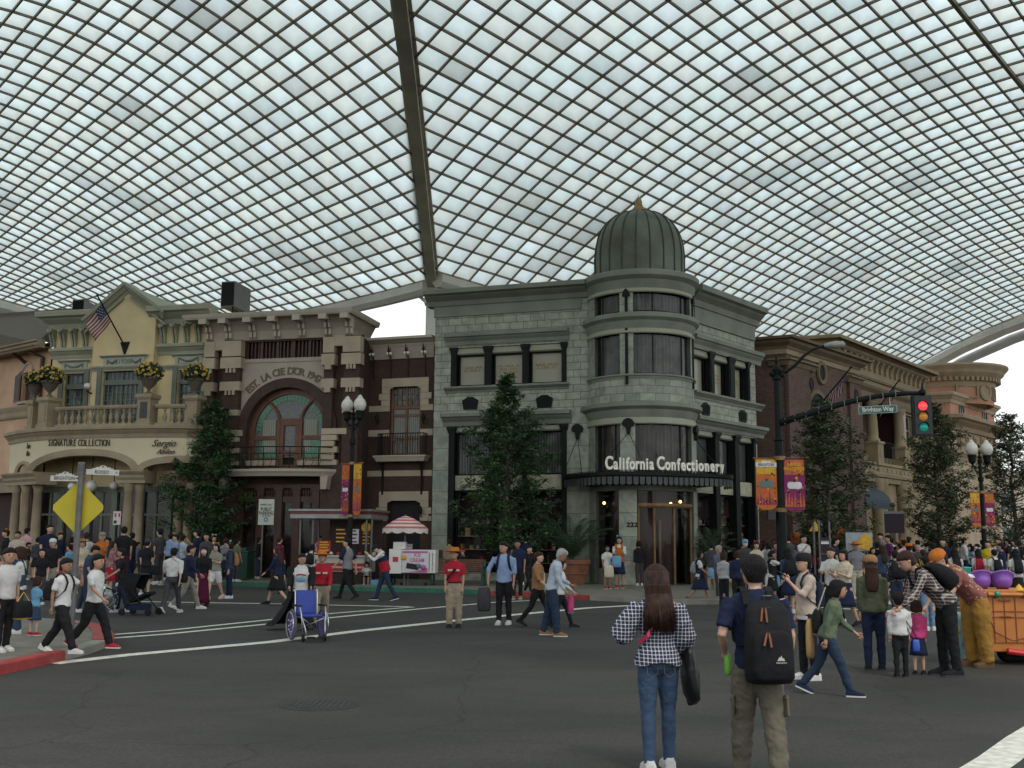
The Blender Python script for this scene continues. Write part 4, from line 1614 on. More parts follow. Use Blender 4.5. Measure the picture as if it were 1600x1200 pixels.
n_=18
zr=P2(625,679)[1]
for k in range(n_+1):
 x=xa+0.2+(xb-xa-0.4)*k/n_
 b.tube([(x,-0.5,zb),(x,-0.52,(zb+zr)/2),(x,-0.5,zr)],0.014,4)
for k in range(1,5):
 for x in (xa+0.2,xb-0.2):
  b.tube([(x,-0.5+k*0.11,zb),(x,-0.5+k*0.11,zr)],0.014,4)
b.tube([(xa+0.2,0,zr),(xa+0.2,-0.5,zr),(xb-0.2,-0.5,zr),(xb-0.2,0,zr)],0.022,5)
b.build('railing',M_black,bl)
b=MB()
for px in (596,657):
 x=BR.x(px,740,0.2)
 b.tube([(x,-0.06,za),(x,-0.06,P2(625,773)[1])],0.05,6)
 b.tube([(x,-0.45,za),(x,-0.2,za-0.25),(x,-0.08,za-0.6)],0.03,6)
b.build('balcony_strut',M_black,bl)
for px,py in ((592,655),(664,655),(660,800)):
 x,z=BR.at(px,py)
 b=MB()
 b.tube([(x,0,z-0.15),(x,-0.15,z-0.22),(x,-0.2,z-0.1)],0.02,5)
 b.lathe([(0,-0.12),(0.07,-0.08),(0.085,0.1),(0.04,0.2),(0.01,0.28)],c=(x,-0.2,z),n=8)
 BR.put(b,'wall_lantern',M_black,brown)
b=MB()
b.box(0.1,BRW-0.0,0.4,5,0,zwc)
b.box(0.0,BRW,0.02,5,zwc-0.05,zwc)
BR.put(b,'wing_interior',M_int,brown)
# ==== yellow building with the curved colonnade
M_yel=mat('yellow_stucco',(0.66,0.53,0.29),0.85,0.06,0.8,var2=(0.56,0.44,0.26))
M_sage=mat('sage_painted_trim',(0.29,0.295,0.215),0.7,0.12,1.2)
M_saged=mat('dark_sage_joinery',(0.125,0.145,0.11),0.6,0.12,2)
M_tan=mat('tan_stone',(0.30,0.235,0.155),0.85,0.16,1.5,bump=0.2,bscale=20)
M_cream2=mat('cream_fascia',(0.58,0.51,0.34),0.8,0.08,0.7)
M_blue=mat('blue_grey_pane',(0.10,0.13,0.13),0.15,0.5,3)
YB=Fr(-21.75,49.3,R(-13.8))
yellow=thing('yellow_building','yellow stucco building with a gable dated 1928 and a curved stone balcony','building',YB.p)
P=YB.at
YW=P(322,560)[0]
cxa,cxb=P(150,560)[0],P(247,560)[0]
z_fr0,z_fr1=P(200,557)[1],P(200,541)[1]
zco0,zco1=P(290,507)[1],P(290,480)[1]
wh=[(P(99,610)[0],P(131,610)[0],P(200,660)[1],P(200,580)[1]),(P(165,610)[0],P(222,610)[0],P(200,664)[1],P(200,577)[1]),(P(277,610)[0],P(313,610)[0],P(200,664)[1],P(200,577)[1])]
mb=MB()
wall_holes(mb,0,cxa,0,zco0+0.1,wh[:1],depth=0.3)
wall_holes(mb,cxb,YW,0,zco0+0.1,wh[2:],depth=0.3)
YB.put(mb,'wall',M_yel,yellow)
apx,apz=P(195,452,0.3)
glz=P(200,494,0.3)[1]
mb=MB()
wall_holes(mb,cxa,cxb,0,glz,wh[1:2],y=-0.3,depth=0.6)
mb.add([(cxa,-0.3,glz),(cxb,-0.3,glz),(apx,-0.3,apz)],[(0,1,2)])
mb.box(cxa,cxa+0.05,-0.3,0.2,0,glz)
mb.box(cxb-0.05,cxb,-0.3,0.2,0,glz)
YB.put(mb,'gable_wall',M_yel,yellow)
def rake(b,xa,za,xb,zb,prof):
 """moulding run up a slope; profile (out, up) with up square to the slope"""
 d=Vector((xb-xa,zb-za)).normalized()
 n=Vector((-d.y,d.x))
 if n.y<0:
  n=-n
 A=[(xa+n.x*u_,-o,za+n.y*u_) for o,u_ in prof]
 B=[(xb+n.x*u_,-o,zb+n.y*u_) for o,u_ in prof]
 b.loft([A,B])
gp1=P(128,500,0.6)
gp2=P(256,486,0.6)
ga=P(195,440,0.6)
prof=[(-0.2,-0.36),(0.33,-0.36),(0.38,-0.26),(0.45,-0.24),(0.56,-0.1),(0.64,-0.08),(0.66,0.05),(-0.2,0.05)]
mb=MB()
for (a,c) in ((gp1,ga),(gp2,ga)):
 rake(mb,a[0],a[1],c[0],c[1]-0.05,prof)
n_=36
for s,(a,c) in enumerate(((gp1,ga),(gp2,ga))):
 for k in range(n_):
  t_=(k+0.5)/n_
  x,z=a[0]+(c[0]-a[0])*t_,a[1]+(c[1]-a[1])*t_-0.58
  if t_<0.93:
   mb.box(x-0.035,x+0.035,-0.42,-0.28,z-0.04,z+0.05)
YB.put(mb,'gable_moulding',M_sage,yellow)
mb=MB()
xl,xr=YB.x(54,498,0.6),P(345,480)[0]
mb.sweep([(xl+0.6,4),(xl+0.6,0),(cxa+0.4,0)],corn(0.62,zco0,zco1,0.3))
mb.sweep([(cxb-0.4,0),(YW+0.3,0)],corn(0.62,zco0,zco1,0.3))
YB.put(mb,'cornice',M_sage,yellow)
for (xa,xb) in ((0.0,cxa),(cxb,YW)):
 b=MB()
 b.sweep([(xa-0.05,0),(xb,0)],corn(0.28,z_fr0,z_fr1))
 YB.put(b,'frieze_moulding',M_sage,yellow)
for px in (85,101,118,135,257,275,293,311):
 x=P(px,530)[0]
 b=MB()
 h0,h1=z_fr1+0.08,zco0
 for s in (-1,1):
  pr=[(0,h0),(-0.12,h0),(-0.15,h0+0.25),(-0.3,h1-0.2),(-0.42,h1-0.1),(-0.42,h1),(0,h1)]
  p=[(x+s*0.075-0.045,y,z) for y,z in pr]+[(x+s*0.075+0.045,y,z) for y,z in pr]
  n=len(pr)
  b.add(p,[tuple(range(n-1,-1,-1)),tuple(range(n,2*n))]+[(i,(i+1)%n,(i+1)%n+n,i+n) for i in range(n)])
 b.ball((x,-0.42,h1-0.14),0.1,n=8,m=6)
 YB.put(b,'cornice_bracket',M_sage,yellow)
zs0,zs1=P(200,581)[1],P(200,573)[1]
for (xa,xb,o) in ((0,cxa,0.0),(cxa,cxb,0.3),(cxb,YW,0.0)):
 b=MB()
 b.sweep([(xa,-o),(xb,-o)],corn(0.12,zs0,zs1))
 YB.put(b,'string_course',M_sage,yellow)
for k,(x0_,x1_,ya,yb_) in enumerate(((93,141,563,578),(158,231,555,571),(269,321,553,568))):
 o=0.3 if k==1 else 0.0
 xa,xb=YB.x(x0_,570,o),YB.x(x1_,570,o)
 yy=(x0_+x1_)/2
 zt,zb=YB.z(yy,ya,o),YB.z(yy,yb_,o)
 b=MB()
 b.box(xa+0.15,xb-0.15,-o-0.05,-o,zb,zt-0.12)
 b.sweep([(xa,-o),(xb,-o)],corn(0.2,zt-0.14,zt))
 hd=YB.put(b,'window_head',mat('pale_head_panel',(0.36,0.37,0.30),0.7,0.1,3),yellow)
 b=MB()
 zc_=(zb+zt-0.12)/2
 if k==1:
  rng=((xa+0.35,xa+0.85),(xb-0.85,xb-0.35))
 else:
  rng=((xa+0.35,xb-0.35),)
 for u0,u1 in rng:
  b.tube([(u0+(u1-u0)*j/8,-o-0.06,zc_+0.1-0.16*math.sin(math.pi*j/8)) for j in range(9)],[0.03+0.03*math.sin(math.pi*j/8) for j in range(9)],6)
  for u in (u0,u1):
   b.tube([(u,-o-0.06,zc_+0.12),(u,-o-0.06,zc_-0.12)],0.025,5)
 b.build('swag',M_saged,hd)
 if k==1:
  t_=text('-1928-',0.30,'date',M_saged,hd,((xa+xb)/2,-o-0.055,zc_-0.01),bold=0.004,extr=0.006)
 h=wh[k]
 w=opening(YB,yellow,h[0]-0.02,h[1]+0.02,h[2],h[3],back=0.22,frame=M_saged,fw=0.09,yoff=-o,mull=(0.5,) if k==1 else (),name='french_window')
 b=MB()
 ztr=h[3]-0.62
 yb2=0.16-o
 b.box(h[0]-0.1,h[1]+0.1,yb2-0.06,yb2+0.05,ztr-0.13,ztr+0.1)
 nn=4 if k!=1 else 8
 for j in range(1,nn):
  x=h[0]+(h[1]-h[0])*j/nn
  b.box(x-0.02,x+0.02,yb2,yb2+0.04,h[2],h[3]-0.05)
 z=ztr-0.5
 while z>h[2]:
  b.box(h[0],h[1],yb2+0.003,yb2+0.037,z-0.02,z+0.02)
  z-=0.33
 b.box(h[0]-0.26,h[0]-0.02,-o-0.07,-o+0.2,h[2],h[3]+0.1)
 b.box(h[1]+0.02,h[1]+0.26,-o-0.07,-o+0.2,h[2],h[3]+0.1)
 b.build('glazing_bar',M_saged,w)
 b=MB()
 b.box(h[0],h[1],0.26-o,0.27-o,h[2],h[3])
 b.build('backing',M_blue,w)
b=MB()
b.box(0.1,YW-0.1,0.45,7,0,zco0)
YB.put(b,'inner_walls',M_int,yellow)
b=MB()
b.quad((0,0,0),(0,7,0),(0,7,zco1),(0,0,zco1))
b.quad((-0.3,0,zco1-0.04),(YW,0,zco1-0.04),(YW,7,zco1-0.04),(-0.3,7,zco1-0.04))
YB.put(b,'side_wall',M_yel,yellow)
b=MB()
b.add([(gp1[0]-0.4,0.1,gp1[1]-0.4),(ga[0],0.1,ga[1]-0.1),(gp2[0]+0.4,0.1,gp2[1]-0.3),(gp1[0]-0.4,6,gp1[1]-0.4),(ga[0],6,ga[1]-0.1),(gp2[0]+0.4,6,gp2[1]-0.3)],[(0,1,4,3),(1,2,5,4)])
YB.put(b,'gable_roof',M_sage,yellow)
x,z=YB.at(145,606,0.0)
b=MB()
b.ball((x,-0.42,z+0.02),0.15,n=14,m=10,mi=1)
b.tube([(x+0.2,-0.02,z-0.25),(x+0.18,-0.3,z-0.32),(x,-0.42,z-0.22),(x,-0.42,z-0.1)],0.035,6)
b.box(x+0.12,x+0.3,-0.05,0,z-0.35,z-0.1)
YB.put(b,'wall_lamp',[M_black,M_lampw],yellow)
arcpx=[(14,49.6),(22,48.9),(38,47.9),(70,46.9),(110,46.3),(150,45.9),(200,45.5),(250,45.25),(300,45.3),(335,46.2),(345,47.0)]
ctrl=[Vector(((px-800)/FPX*Y*1.0,Y)) for px,Y in arcpx]
def smooth_path(c,n=4):
 out=[]
 for i in range(len(c)-1):
  p0,p1,p2,p3=c[max(i-1,0)],c[i],c[i+1],c[min(i+2,len(c)-1)]
  for k in range(n):
   t=k/n
   out.append(0.5*((2*p1)+(p2-p0)*t+(2*p0-5*p1+4*p2-p3)*t*t+(3*p1-p0-3*p2+p3)*t**3))
 out.append(c[-1])
 return out
sp=smooth_path(ctrl,5)
yo=yellow.location
rp=[(p.x-yo.x,p.y-yo.y) for p in sp]
def arcY(px):
 for (a,b_) in zip(sp,sp[1:]):
  qa,qb=800+FPX*a.x/a.y,800+FPX*b_.x/b_.y
  if qa<=px<=qb:
   t=(px-qa)/(qb-qa)
   return a.y+(b_.y-a.y)*t
 return sp[0].y if px<40 else sp[-1].y
def az(px,py):
 return atY(px,py,arcY(px)).z-yo.z
slz0,slz1=az(180,684),az(180,665.5)
b=MB()
b.sweep(rp,corn(0.30,slz0,slz1,0.4))
b.build('balcony_cornice',M_tan,yellow)
b=MB()
inner=[YB.w(0,-0.05),YB.w(YW,-0.05)]
poly=rp+[(inner[1].x-yo.x,inner[1].y-yo.y),(inner[0].x-yo.x,inner[0].y-yo.y)]
b.prism_xy(poly,slz0+0.02,slz1-0.03)
b.build('balcony_floor',M_tan,yellow)
def xw(px,dy=0.0):
 Y=arcY(px)+dy
 return Vector(((px-800)/FPX*Y-yo.x,Y-yo.y))
arches=[(31,48,741,726),(54,209,739,712),(226,345,737,723)]
zcap=az(150,736)
b=MB()
bt=MB()
N_=240
pxs=[16+(343-16)*k/N_ for k in range(N_+1)]
def arch_z(px):
 for (a,c,y0,y1) in arches:
  if a<px<c:
   m_,h_=(a+c)/2,(c-a)/2
   zt,zb=az(m_,y1),az(m_,y0)
   return zb+(zt-zb)*max(0,1-abs((px-m_)/h_)**2.3)**0.5
 return None
for k in range(N_):
 p0,p1=pxs[k],pxs[k+1]
 a0,a1=arch_z(p0),arch_z(p1)
 z0=a0 if a0 is not None else zcap
 z1=a1 if a1 is not None else zcap
 if a0 is None and a1 is not None:
  z0=zcap
 q0,q1=xw(p0),xw(p1)
 r0,r1=xw(p0,0.45),xw(p1,0.45)
 b.quad((q0.x,q0.y,z0),(q1.x,q1.y,z1),(q1.x,q1.y,slz0+0.05),(q0.x,q0.y,slz0+0.05))
 b.quad((q0.x,q0.y,z0),(r0.x,r0.y,z0),(r1.x,r1.y,z1),(q1.x,q1.y,z1))
 b.quad((r0.x,r0.y,z0),(r0.x,r0.y,slz0),(r1.x,r1.y,slz0),(r1.x,r1.y,z1))
fas=b.build('fascia',M_cream2,yellow)
for (a,c,y0,y1) in arches:
 b=MB()
 rings=[]
 m_,h_=(a+c)/2,(c-a)/2
 n_=40
 w_=0.30 if c-a>30 else 0.16
 for k in range(n_+1):
  px=a+(c-a)*(k/n_)
  px=m_-h_*math.cos(math.pi*k/n_)
  zt,zb=az(m_,y1),az(m_,y0)
  u_=max(-1,min(1,(px-m_)/h_))
  z=zb+(zt-zb)*max(0,1-abs(u_)**2.3)**0.5
  q=xw(px)
  ox=u_*0.9
  oz=math.sqrt(max(0.02,1-ox*ox))
  qo=xw(max(16,min(343,px)))
  rings.append([(q.x,q.y-0.14,z),(q.x,q.y+0.1,z),(qo.x+ox*w_,qo.y+0.1,z+oz*w_),(qo.x+ox*w_,qo.y-0.1,z+oz*w_)])
 b.loft(rings)
 b.build('arch_moulding',M_tan,yellow)
M_letter=mat('dark_brown_letters',(0.05,0.035,0.025),0.6)
def arc_text(s,px0,px1,y,size,sx=1.0,gap=0.5,**k):
 wts=[gap if c==' ' else (0.45 if c in 'Iil' else 1.0) for c in s]
 tot=sum(wts)
 px=px0
 for c,w_ in zip(s,wts):
  d=(px1-px0)*w_/tot
  pc=px+d/2
  if c!=' ':
   q=xw(pc,-0.02)
   e,f=xw(pc-2),xw(pc+2)
   a_=math.atan2(f.y-e.y,f.x-e.x)
   text(c,size,'fascia_letter',M_letter,yellow,(q.x,q.y-0.02,az(pc,y)),rot=(R(90),0,a_),sx=sx,extr=0.015,**k)
  px+=d
arc_text('SIGNATURE COLLECTION',74,171,692.5,0.42,0.62,0.45)
q=xw(255,-0.03)
e,f=xw(250),xw(260)
text('Sergio',0.42,'fascia_script',M_letter,yellow,(q.x,q.y-0.03,az(255,693)),rot=(R(90),0,math.atan2(f.y-e.y,f.x-e.x)),shear=0.5,extr=0.015)
text('Abileo',0.3,'fascia_script',M_letter,yellow,(q.x+0.1,q.y-0.03,az(258,706)),rot=(R(90),0,math.atan2(f.y-e.y,f.x-e.x)),shear=0.5,extr=0.015)
q=xw(44,-0.03)
text('Los',0.36,'fascia_script',M_letter,yellow,(q.x,q.y-0.03,az(44,697)),rot=(R(90),0,R(-40)),shear=0.4,extr=0.015,sx=0.6)
text('Rio',0.34,'fascia_script',M_letter,yellow,(q.x,q.y-0.03,az(44,709)),rot=(R(90),0,R(-40)),shear=0.4,extr=0.015,sx=0.6)
colp=[(31,0.0),(46,0.25),(64,0.5),(205,0.0),(222,0.2),(284,0.3),(300,0.0),(333,0.3)]
zc1=az(150,764)
for px,dy in colp:
 q=xw(px,0.2+dy)
 b=MB()
 r_=0.21
 b.lathe([(r_*1.35,0.55),(r_*1.35,0.65),(r_*1.15,0.7),(r_*1.2,0.78),(r_,0.85),(r_*1.02,1.6),(r_*0.84,zc1-0.1),(r_*0.95,zc1-0.08),(r_*0.9,zc1),(r_*1.25,zc1+0.2),(r_*1.3,zc1+0.25)],c=(q.x,q.y,0),n=18)
 b.build('column',M_tan,yellow,smooth=True)
for (pa,pb) in ((22,72),(192,236),(272,345)):
 a_,c_=xw(pa,0.3),xw(pb,0.3)
 d=(c_-a_).normalized()
 n_=Vector((d.y,-d.x))
 path=[tuple(a_),tuple(c_)]
 b=MB()
 b.sweep(path,[(-0.6,zc1+0.24),(0.35,zc1+0.24),(0.35,zcap-0.4),(0.42,zcap-0.3),(0.42,zcap-0.2),(0.55,zcap-0.05),(0.55,zcap+0.02),(-0.6,zcap+0.02)])
 b.build('capital',M_tan,yellow)
 b=MB()
 b.sweep(path,[(-0.6,0),(0.45,0),(0.45,0.12),(0.38,0.16),(0.38,0.5),(0.44,0.56),(-0.6,0.56)])
 b.build('column_base',M_tan,yellow)
b=MB()
gl=[YB.at(px,800)[0] for px in (72,108,150,190,232,275,312)]
zt=YB.at(150,765)[1]
for x in gl:
 b.box(x-0.14,x+0.14,-0.62,-0.2,0,zt)
for a,c in zip(gl,gl[1:]):
 b.box(a,c,-0.58,-0.2,zt-0.15,zt+0.1)
 b.box(a,c,-0.56,-0.2,zt-1.2,zt-1.1)
 b.box(a,c,-0.56,-0.2,0,0.5)
 b.box((a+c)/2-0.05,(a+c)/2+0.05,-0.55,-0.2,0.5,zt-0.15)
sf=YB.put(b,'shop_front',M_saged,yellow)
b=MB()
b.box(gl[0],gl[-1],-0.5,-0.49,0.4,zt)
b.build('pane',M_glass,sf)
b=MB()
b.box(gl[0],gl[-1],-0.38,-0.32,0,zt)
b.build('backing',M_int,sf)
for px,py,s in ((112,760,0.17),(143,759,0.25),(178,759,0.18)):
 p=atY(px,py,47.4)-yellow.location
 b=MB()
 b.ball(tuple(p),s,n=16,m=10,mi=1)
 b.tube([(p.x,p.y,p.z+s),(p.x,p.y,slz0)],0.02,5)
 b.build('hanging_globe',[M_black,M_lampw],yellow,smooth=True)
zr0,zr1=slz1,az(150,634)
bz=MB()
bal_me=None
posts_=[(40,56),(58,86),(213,241),(287,313)]
b=MB()
rail_rng=[(86,213),(241,287),(313,343)]
for (a,c) in rail_rng:
 pth=[tuple(xw(a+(c-a)*k/10,0.05)) for k in range(11)]
 b.sweep(pth,[(-0.14,zr1-0.16),(0.12,zr1-0.16),(0.16,zr1-0.08),(0.16,zr1),(-0.18,zr1)])
 b.sweep(pth,[(-0.14,zr0),(0.14,zr0),(0.14,zr0+0.1),(-0.14,zr0+0.1)])
bal=b.build('balustrade',M_tan,yellow)
prof=[(0.09,0),(0.09,0.05),(0.05,0.09),(0.055,0.14),(0.095,0.28),(0.09,0.36),(0.045,0.52),(0.04,0.6),(0.06,0.63),(0.07,0.7),(0.07,0.74)]
H_=zr1-0.16-zr0-0.1
b=MB()
b.lathe([(r_*1.1,z/0.74*H_) for r_,z in prof],n=10)
first=None
px=90.0
while px<340:
 if any(a+3<px<c-3 for a,c in rail_rng):
  q=xw(px,0.05)
  if first is None:
   first=b.build('baluster',M_tan,bal,smooth=True)
   o=first
  else:
   o=first.copy()
   COL.objects.link(o)
  o.location=(q.x,q.y,zr0+0.1)
 px+=10.0 if px<213 else 11.5
for (a,c),yt in zip(posts_,(626,621,616,618)):
 m_=(a+c)/2
 q=xw(m_,0.15)
 w_=(c-a)/FPX*arcY(m_)/2*0.8
 zt=az(m_,yt)
 b=MB()
 b.M=Matrix.Translation((q.x,q.y,0)) @ Matrix.Rotation(R(-14 if m_>90 else -30),4,'Z')
 b.box(-w_,w_,-w_,w_,slz1-0.02,zt-0.16)
 b.box(-w_-0.08,w_+0.08,-w_-0.08,w_+0.08,zt-0.16,zt)
 b.box(-w_-0.04,w_+0.04,-w_-0.04,w_+0.04,zt-0.22,zt-0.16)
 b.box(-w_-0.05,w_+0.05,-w_-0.05,w_+0.05,slz1-0.02,slz1+0.16)
 b.build('balcony_pedestal',M_tan,yellow)
 b=MB()
 b.M=Matrix.Translation((q.x,q.y,0)) @ Matrix.Rotation(R(-14 if m_>90 else -30),4,'Z')
 b.box(-w_*0.55,w_*0.55,-w_-0.02,-w_,slz1+0.3,zt-0.35)
 b.build('pedestal_panel',mat('dark_bronze_plate',(0.03,0.03,0.03),0.5) if m_==227 else M_tan,yellow)
M_urn=mat('weathered_urn',(0.12,0.10,0.075),0.8,0.2,6)
M_yflow=mat('yellow_petals',(0.52,0.34,0.05),0.7,0.25,20)
M_leafd=mat('dark_leaf',(0.02,0.045,0.015),0.7,0.3,8)
def leaf_cloud(b,c,r_,n,size,mi=0,sq=(1,1,1),rnd=random,shell_=0.5):
 for _ in range(n):
  while True:
   v=Vector((rnd.uniform(-1,1),rnd.uniform(-1,1),rnd.uniform(-1,1)))
   if shell_<v.length<1:
    break
  p=Vector((c[0]+v.x*r_*sq[0],c[1]+v.y*r_*sq[1],c[2]+v.z*r_*sq[2]))
  a=Vector((rnd.gauss(0,1),rnd.gauss(0,1),rnd.gauss(0,1))).normalized()
  d=a.orthogonal().normalized()
  e=a.cross(d)
  s=size*rnd.uniform(0.6,1.3)
  b.add([tuple(p+d*s),tuple(p+e*s*0.55),tuple(p-d*s),tuple(p-e*s*0.55)],[(0,1,2,3)],mi)
for i,(px,yt,sc,lab) in enumerate(((48,626,0.85,'smaller flower urn with yellow blooms at the far left end of the curved balcony'),(71,621,1.0,'large urn heaped with yellow blooms, second from left on the curved balcony'),(227,616,1.0,'urn of yellow blooms on the balcony pedestal that bears a dark plate'),(300,618,0.95,'urn of yellow blooms at the balcony end next to the brick building'))):
 q=xw(px,0.15)
 zt=az(px,yt)
 t=thing('flower_urn',lab,'flower urn',(q.x+yo.x,q.y+yo.y,zt+yo.z),0,'flower urns on the balcony')
 b=MB()
 b.lathe([(0.2*sc,0),(0.2*sc,0.06),(0.08*sc,0.14),(0.07*sc,0.24),(0.2*sc,0.36),(0.3*sc,0.5),(0.36*sc,0.66),(0.42*sc,0.7),(0.4*sc,0.74),(0.3*sc,0.7)],n=20)
 b.build('urn',M_urn,t,smooth=True)
 b=MB()
 leaf_cloud(b,(0,0,0.98),0.6*sc,420,0.09,0,(1,1,0.75))
 fl=b.build('foliage',M_leafd,t)
 b=MB()
 for k in range(70):
  a_,e_=random.uniform(0,6.28),math.asin(random.uniform(-0.45,1))
  rr=random.uniform(0.5,0.62)*sc
  b.ball((math.cos(a_)*math.cos(e_)*rr,math.sin(a_)*math.cos(e_)*rr,0.98+math.sin(e_)*rr*0.8),random.uniform(0.035,0.07),n=6,m=4)
 b.build('blooms',M_yflow,t)
# ==== pink building at the left edge
M_pink=mat('peach_stucco',(0.56,0.37,0.235),0.85,0.12,0.9,var2=(0.47,0.29,0.18))
M_shin=ribs_mat('brown_grey_shingles',(0.085,0.07,0.055),(0.15,0.125,0.10),2.6,'Z',0.9,1.2)
PK=Fr(-29.5,55.6,R(-38))
PKW=PK.x(77,600)
pink=thing('peach_building','peach stucco building with a grey-brown shingle roof at the left edge','building',PK.p)
P=PK.at
ze=P(20,556)[1]
zb1,zb0=P(20,637)[1],P(20,655)[1]
holes=[(P(35,600)[0],P(50,600)[0],P(40,627)[1],P(40,582)[1])]
wlow=[(P(-40,800)[0],P(24,800)[0],0,P(10,770)[1])]
mb=MB()
wall_holes(mb,0,PKW,0,ze+0.3,holes+wlow,depth=0.3)
mb.quad((-1,-0.9,ze+0.02),(PKW,-0.9,ze+0.02),(PKW,0,ze+0.02),(-1,0,ze+0.02))
PK.put(mb,'wall',M_pink,pink)
b=MB()
b.sweep([(0,0),(PKW-0.1,0)],[(-0.05,zb0),(0.1,zb0),(0.14,zb0+0.1),(0.12,(zb0+zb1)/2),(0.2,zb1-0.06),(0.2,zb1),(-0.05,zb1)])
PK.put(b,'string_course',M_tan,pink)
b=MB()
b.sweep([(-1,0),(PKW+0.3,0)],[(0.5,ze-0.1),(0.75,ze-0.1),(0.85,ze+0.05),(0.85,ze+0.16),(0.95,ze+0.2),(0.95,ze+0.28),(0.5,ze+0.28)])
PK.put(b,'gutter',M_tan,pink)
b=MB()
e0,e1=PK.w(-1,-0.8,ze+0.2)-PK.p,PK.w(PKW+0.3,-0.8,ze+0.2)-PK.p
r0,r1=atY(-90,496,56)-PK.p,atY(118,481,53.5)-PK.p
b.add([tuple(e0),tuple(e1),tuple(r1),tuple(r0),tuple(e0-Vector((0,0,.12))),tuple(e1-Vector((0,0,.12))),tuple(r1-Vector((0,0,.2))),tuple(r0-Vector((0,0,.2)))],[(0,1,2,3),(7,6,5,4),(1,5,6,2),(0,3,7,4),(0,4,5,1)])
d_=PK.w(PKW+0.3,3,ze)-PK.p
b.add([tuple(e1),tuple(r1),tuple(d_)],[(0,1,2)])
b.build('roof',M_shin,pink)
b=MB()
x0_,x1_,z0_,z1_=holes[0]
m_=(x0_+x1_)/2
b.box(x0_,x1_,0.2,0.25,z0_,z1_)
w=PK.put(b,'arched_window',mat('maroon_joinery',(0.05,0.02,0.02),0.6,0.2,3),pink)
for s in (-1,1):
 b=MB()
 xs0_,xs1_=(x0_-0.62,x0_-0.05) if s<0 else (x1_+0.05,x1_+0.55)
 zt=z1_-0.05
 b.prism_xz([(xs0_,z0_),(xs1_,z0_),(xs1_,zt+(0.15 if s<0 else -0.1)),(xs0_,zt+(-0.1 if s<0 else 0.15))],-0.08,-0.02)
 for k in range(14):
  z=z0_+0.1+k*(zt-z0_-0.25)/14
  b.box(xs0_+0.06,xs1_-0.06,-0.1,-0.08,z,z+0.05)
 b.build('shutter',M_wood2,w)
b=MB()
arc_band(b,m_,z1_-0.1,(x1_-x0_)/2,(x1_-x0_)/2+0.14,-0.06,0.05,n=14)
b.box(x0_-0.25,x1_+0.25,-0.15,0,z0_-0.12,z0_)
b.build('window_surround',M_pinkst,w)
b=MB()
x=P(67,600)[0]
b.tube([(x-0.9,-0.7,ze+0.05),(x-0.7,-0.5,ze-0.1),(x,-0.12,ze-0.4),(x,-0.12,0.1)],0.09,8)
PK.put(b,'downspout',M_wood2,pink)
b=MB()
x=P(42,555)[0]
b.tube([(x,-0.05,ze-0.5),(x,-0.35,ze-0.3),(x,-0.75,ze-0.1)],0.09,6)
PK.put(b,'eaves_bracket',M_wood2,pink)
b=MB()
x0_,x1_,z0_,z1_=wlow[0]
b.sweep([(0,0),(x1_+1.0,0)],[(-0.1,z1_+0.0),(0.1,z1_),(0.14,z1_+0.5),(0.3,z1_+0.7),(-0.1,z1_+0.7)])
PK.put(b,'door_lintel',M_tan,pink)
b=MB()
b.box(0.2,PKW-0.2,0.4,5,0,ze-0.1)
PK.put(b,'inner_walls',M_int,pink)
M_spk=mat('grey_cabinet',(0.16,0.155,0.15),0.7,0.08,2)
for (pa,pb,pc,yt,yb_,Y,lab) in ((344,366,391,440,480,51.5,'large grey loudspeaker cabinet on a steel frame, on the roof of the brown brick building'),(112,131,153,468,488,52.5,'small grey loudspeaker cabinet half hidden by the yellow gable')):
 p0,p1,p2=atY(pa,yb_,Y),atY(pb,yb_,Y-0.2),atY(pc,yb_,Y+1.6)
 zt=atY(pa,yt,Y).z
 t=thing('loudspeaker',lab,'loudspeaker',p0)
 f=lambda v:(v.x-p0.x,v.y-p0.y)
 b=MB()
 back=p0+(p2-p1)
 b.prism_xy([f(p0),f(p1),f(p2),f(back)],0,zt-p0.z)
 b.build('cabinet',M_spk,t,bevel=0.03)
 b=MB()
 d=(p1-p0)
 d.z=0
 for k in range(14):
  z=0.1+(zt-p0.z-0.2)*k/14
  a_=p0+d*0.08-p0
  c_=p0+d*0.92-p0
  b.add([(a_.x,a_.y-0.03,z),(c_.x,c_.y-0.03,z),(c_.x,c_.y-0.03,z+0.06),(a_.x,a_.y-0.03,z+0.06)],[(0,1,2,3)])
 b.add([(d.x*0.06,d.y*0.06-0.015,0.06),(d.x*0.94,d.y*0.94-0.015,0.06),(d.x*0.94,d.y*0.94-0.015,zt-p0.z-0.06),(d.x*0.06,d.y*0.06-0.015,zt-p0.z-0.06)],[(0,1,2,3)])
 b.build('grille',M_black,t)
 b=MB()
 for a_ in (f(p1),f(p2),f(back)):
  b.tube([(a_[0]*0.9,a_[1],-0.6),(a_[0]*0.9,a_[1],0)],0.04,5)
 b.tube([(f(p1)[0]*0.9,f(p1)[1],-0.15),(f(p2)[0]*0.9,f(p2)[1],-0.15)],0.04,5)
 b.build('stand',M_black,t)
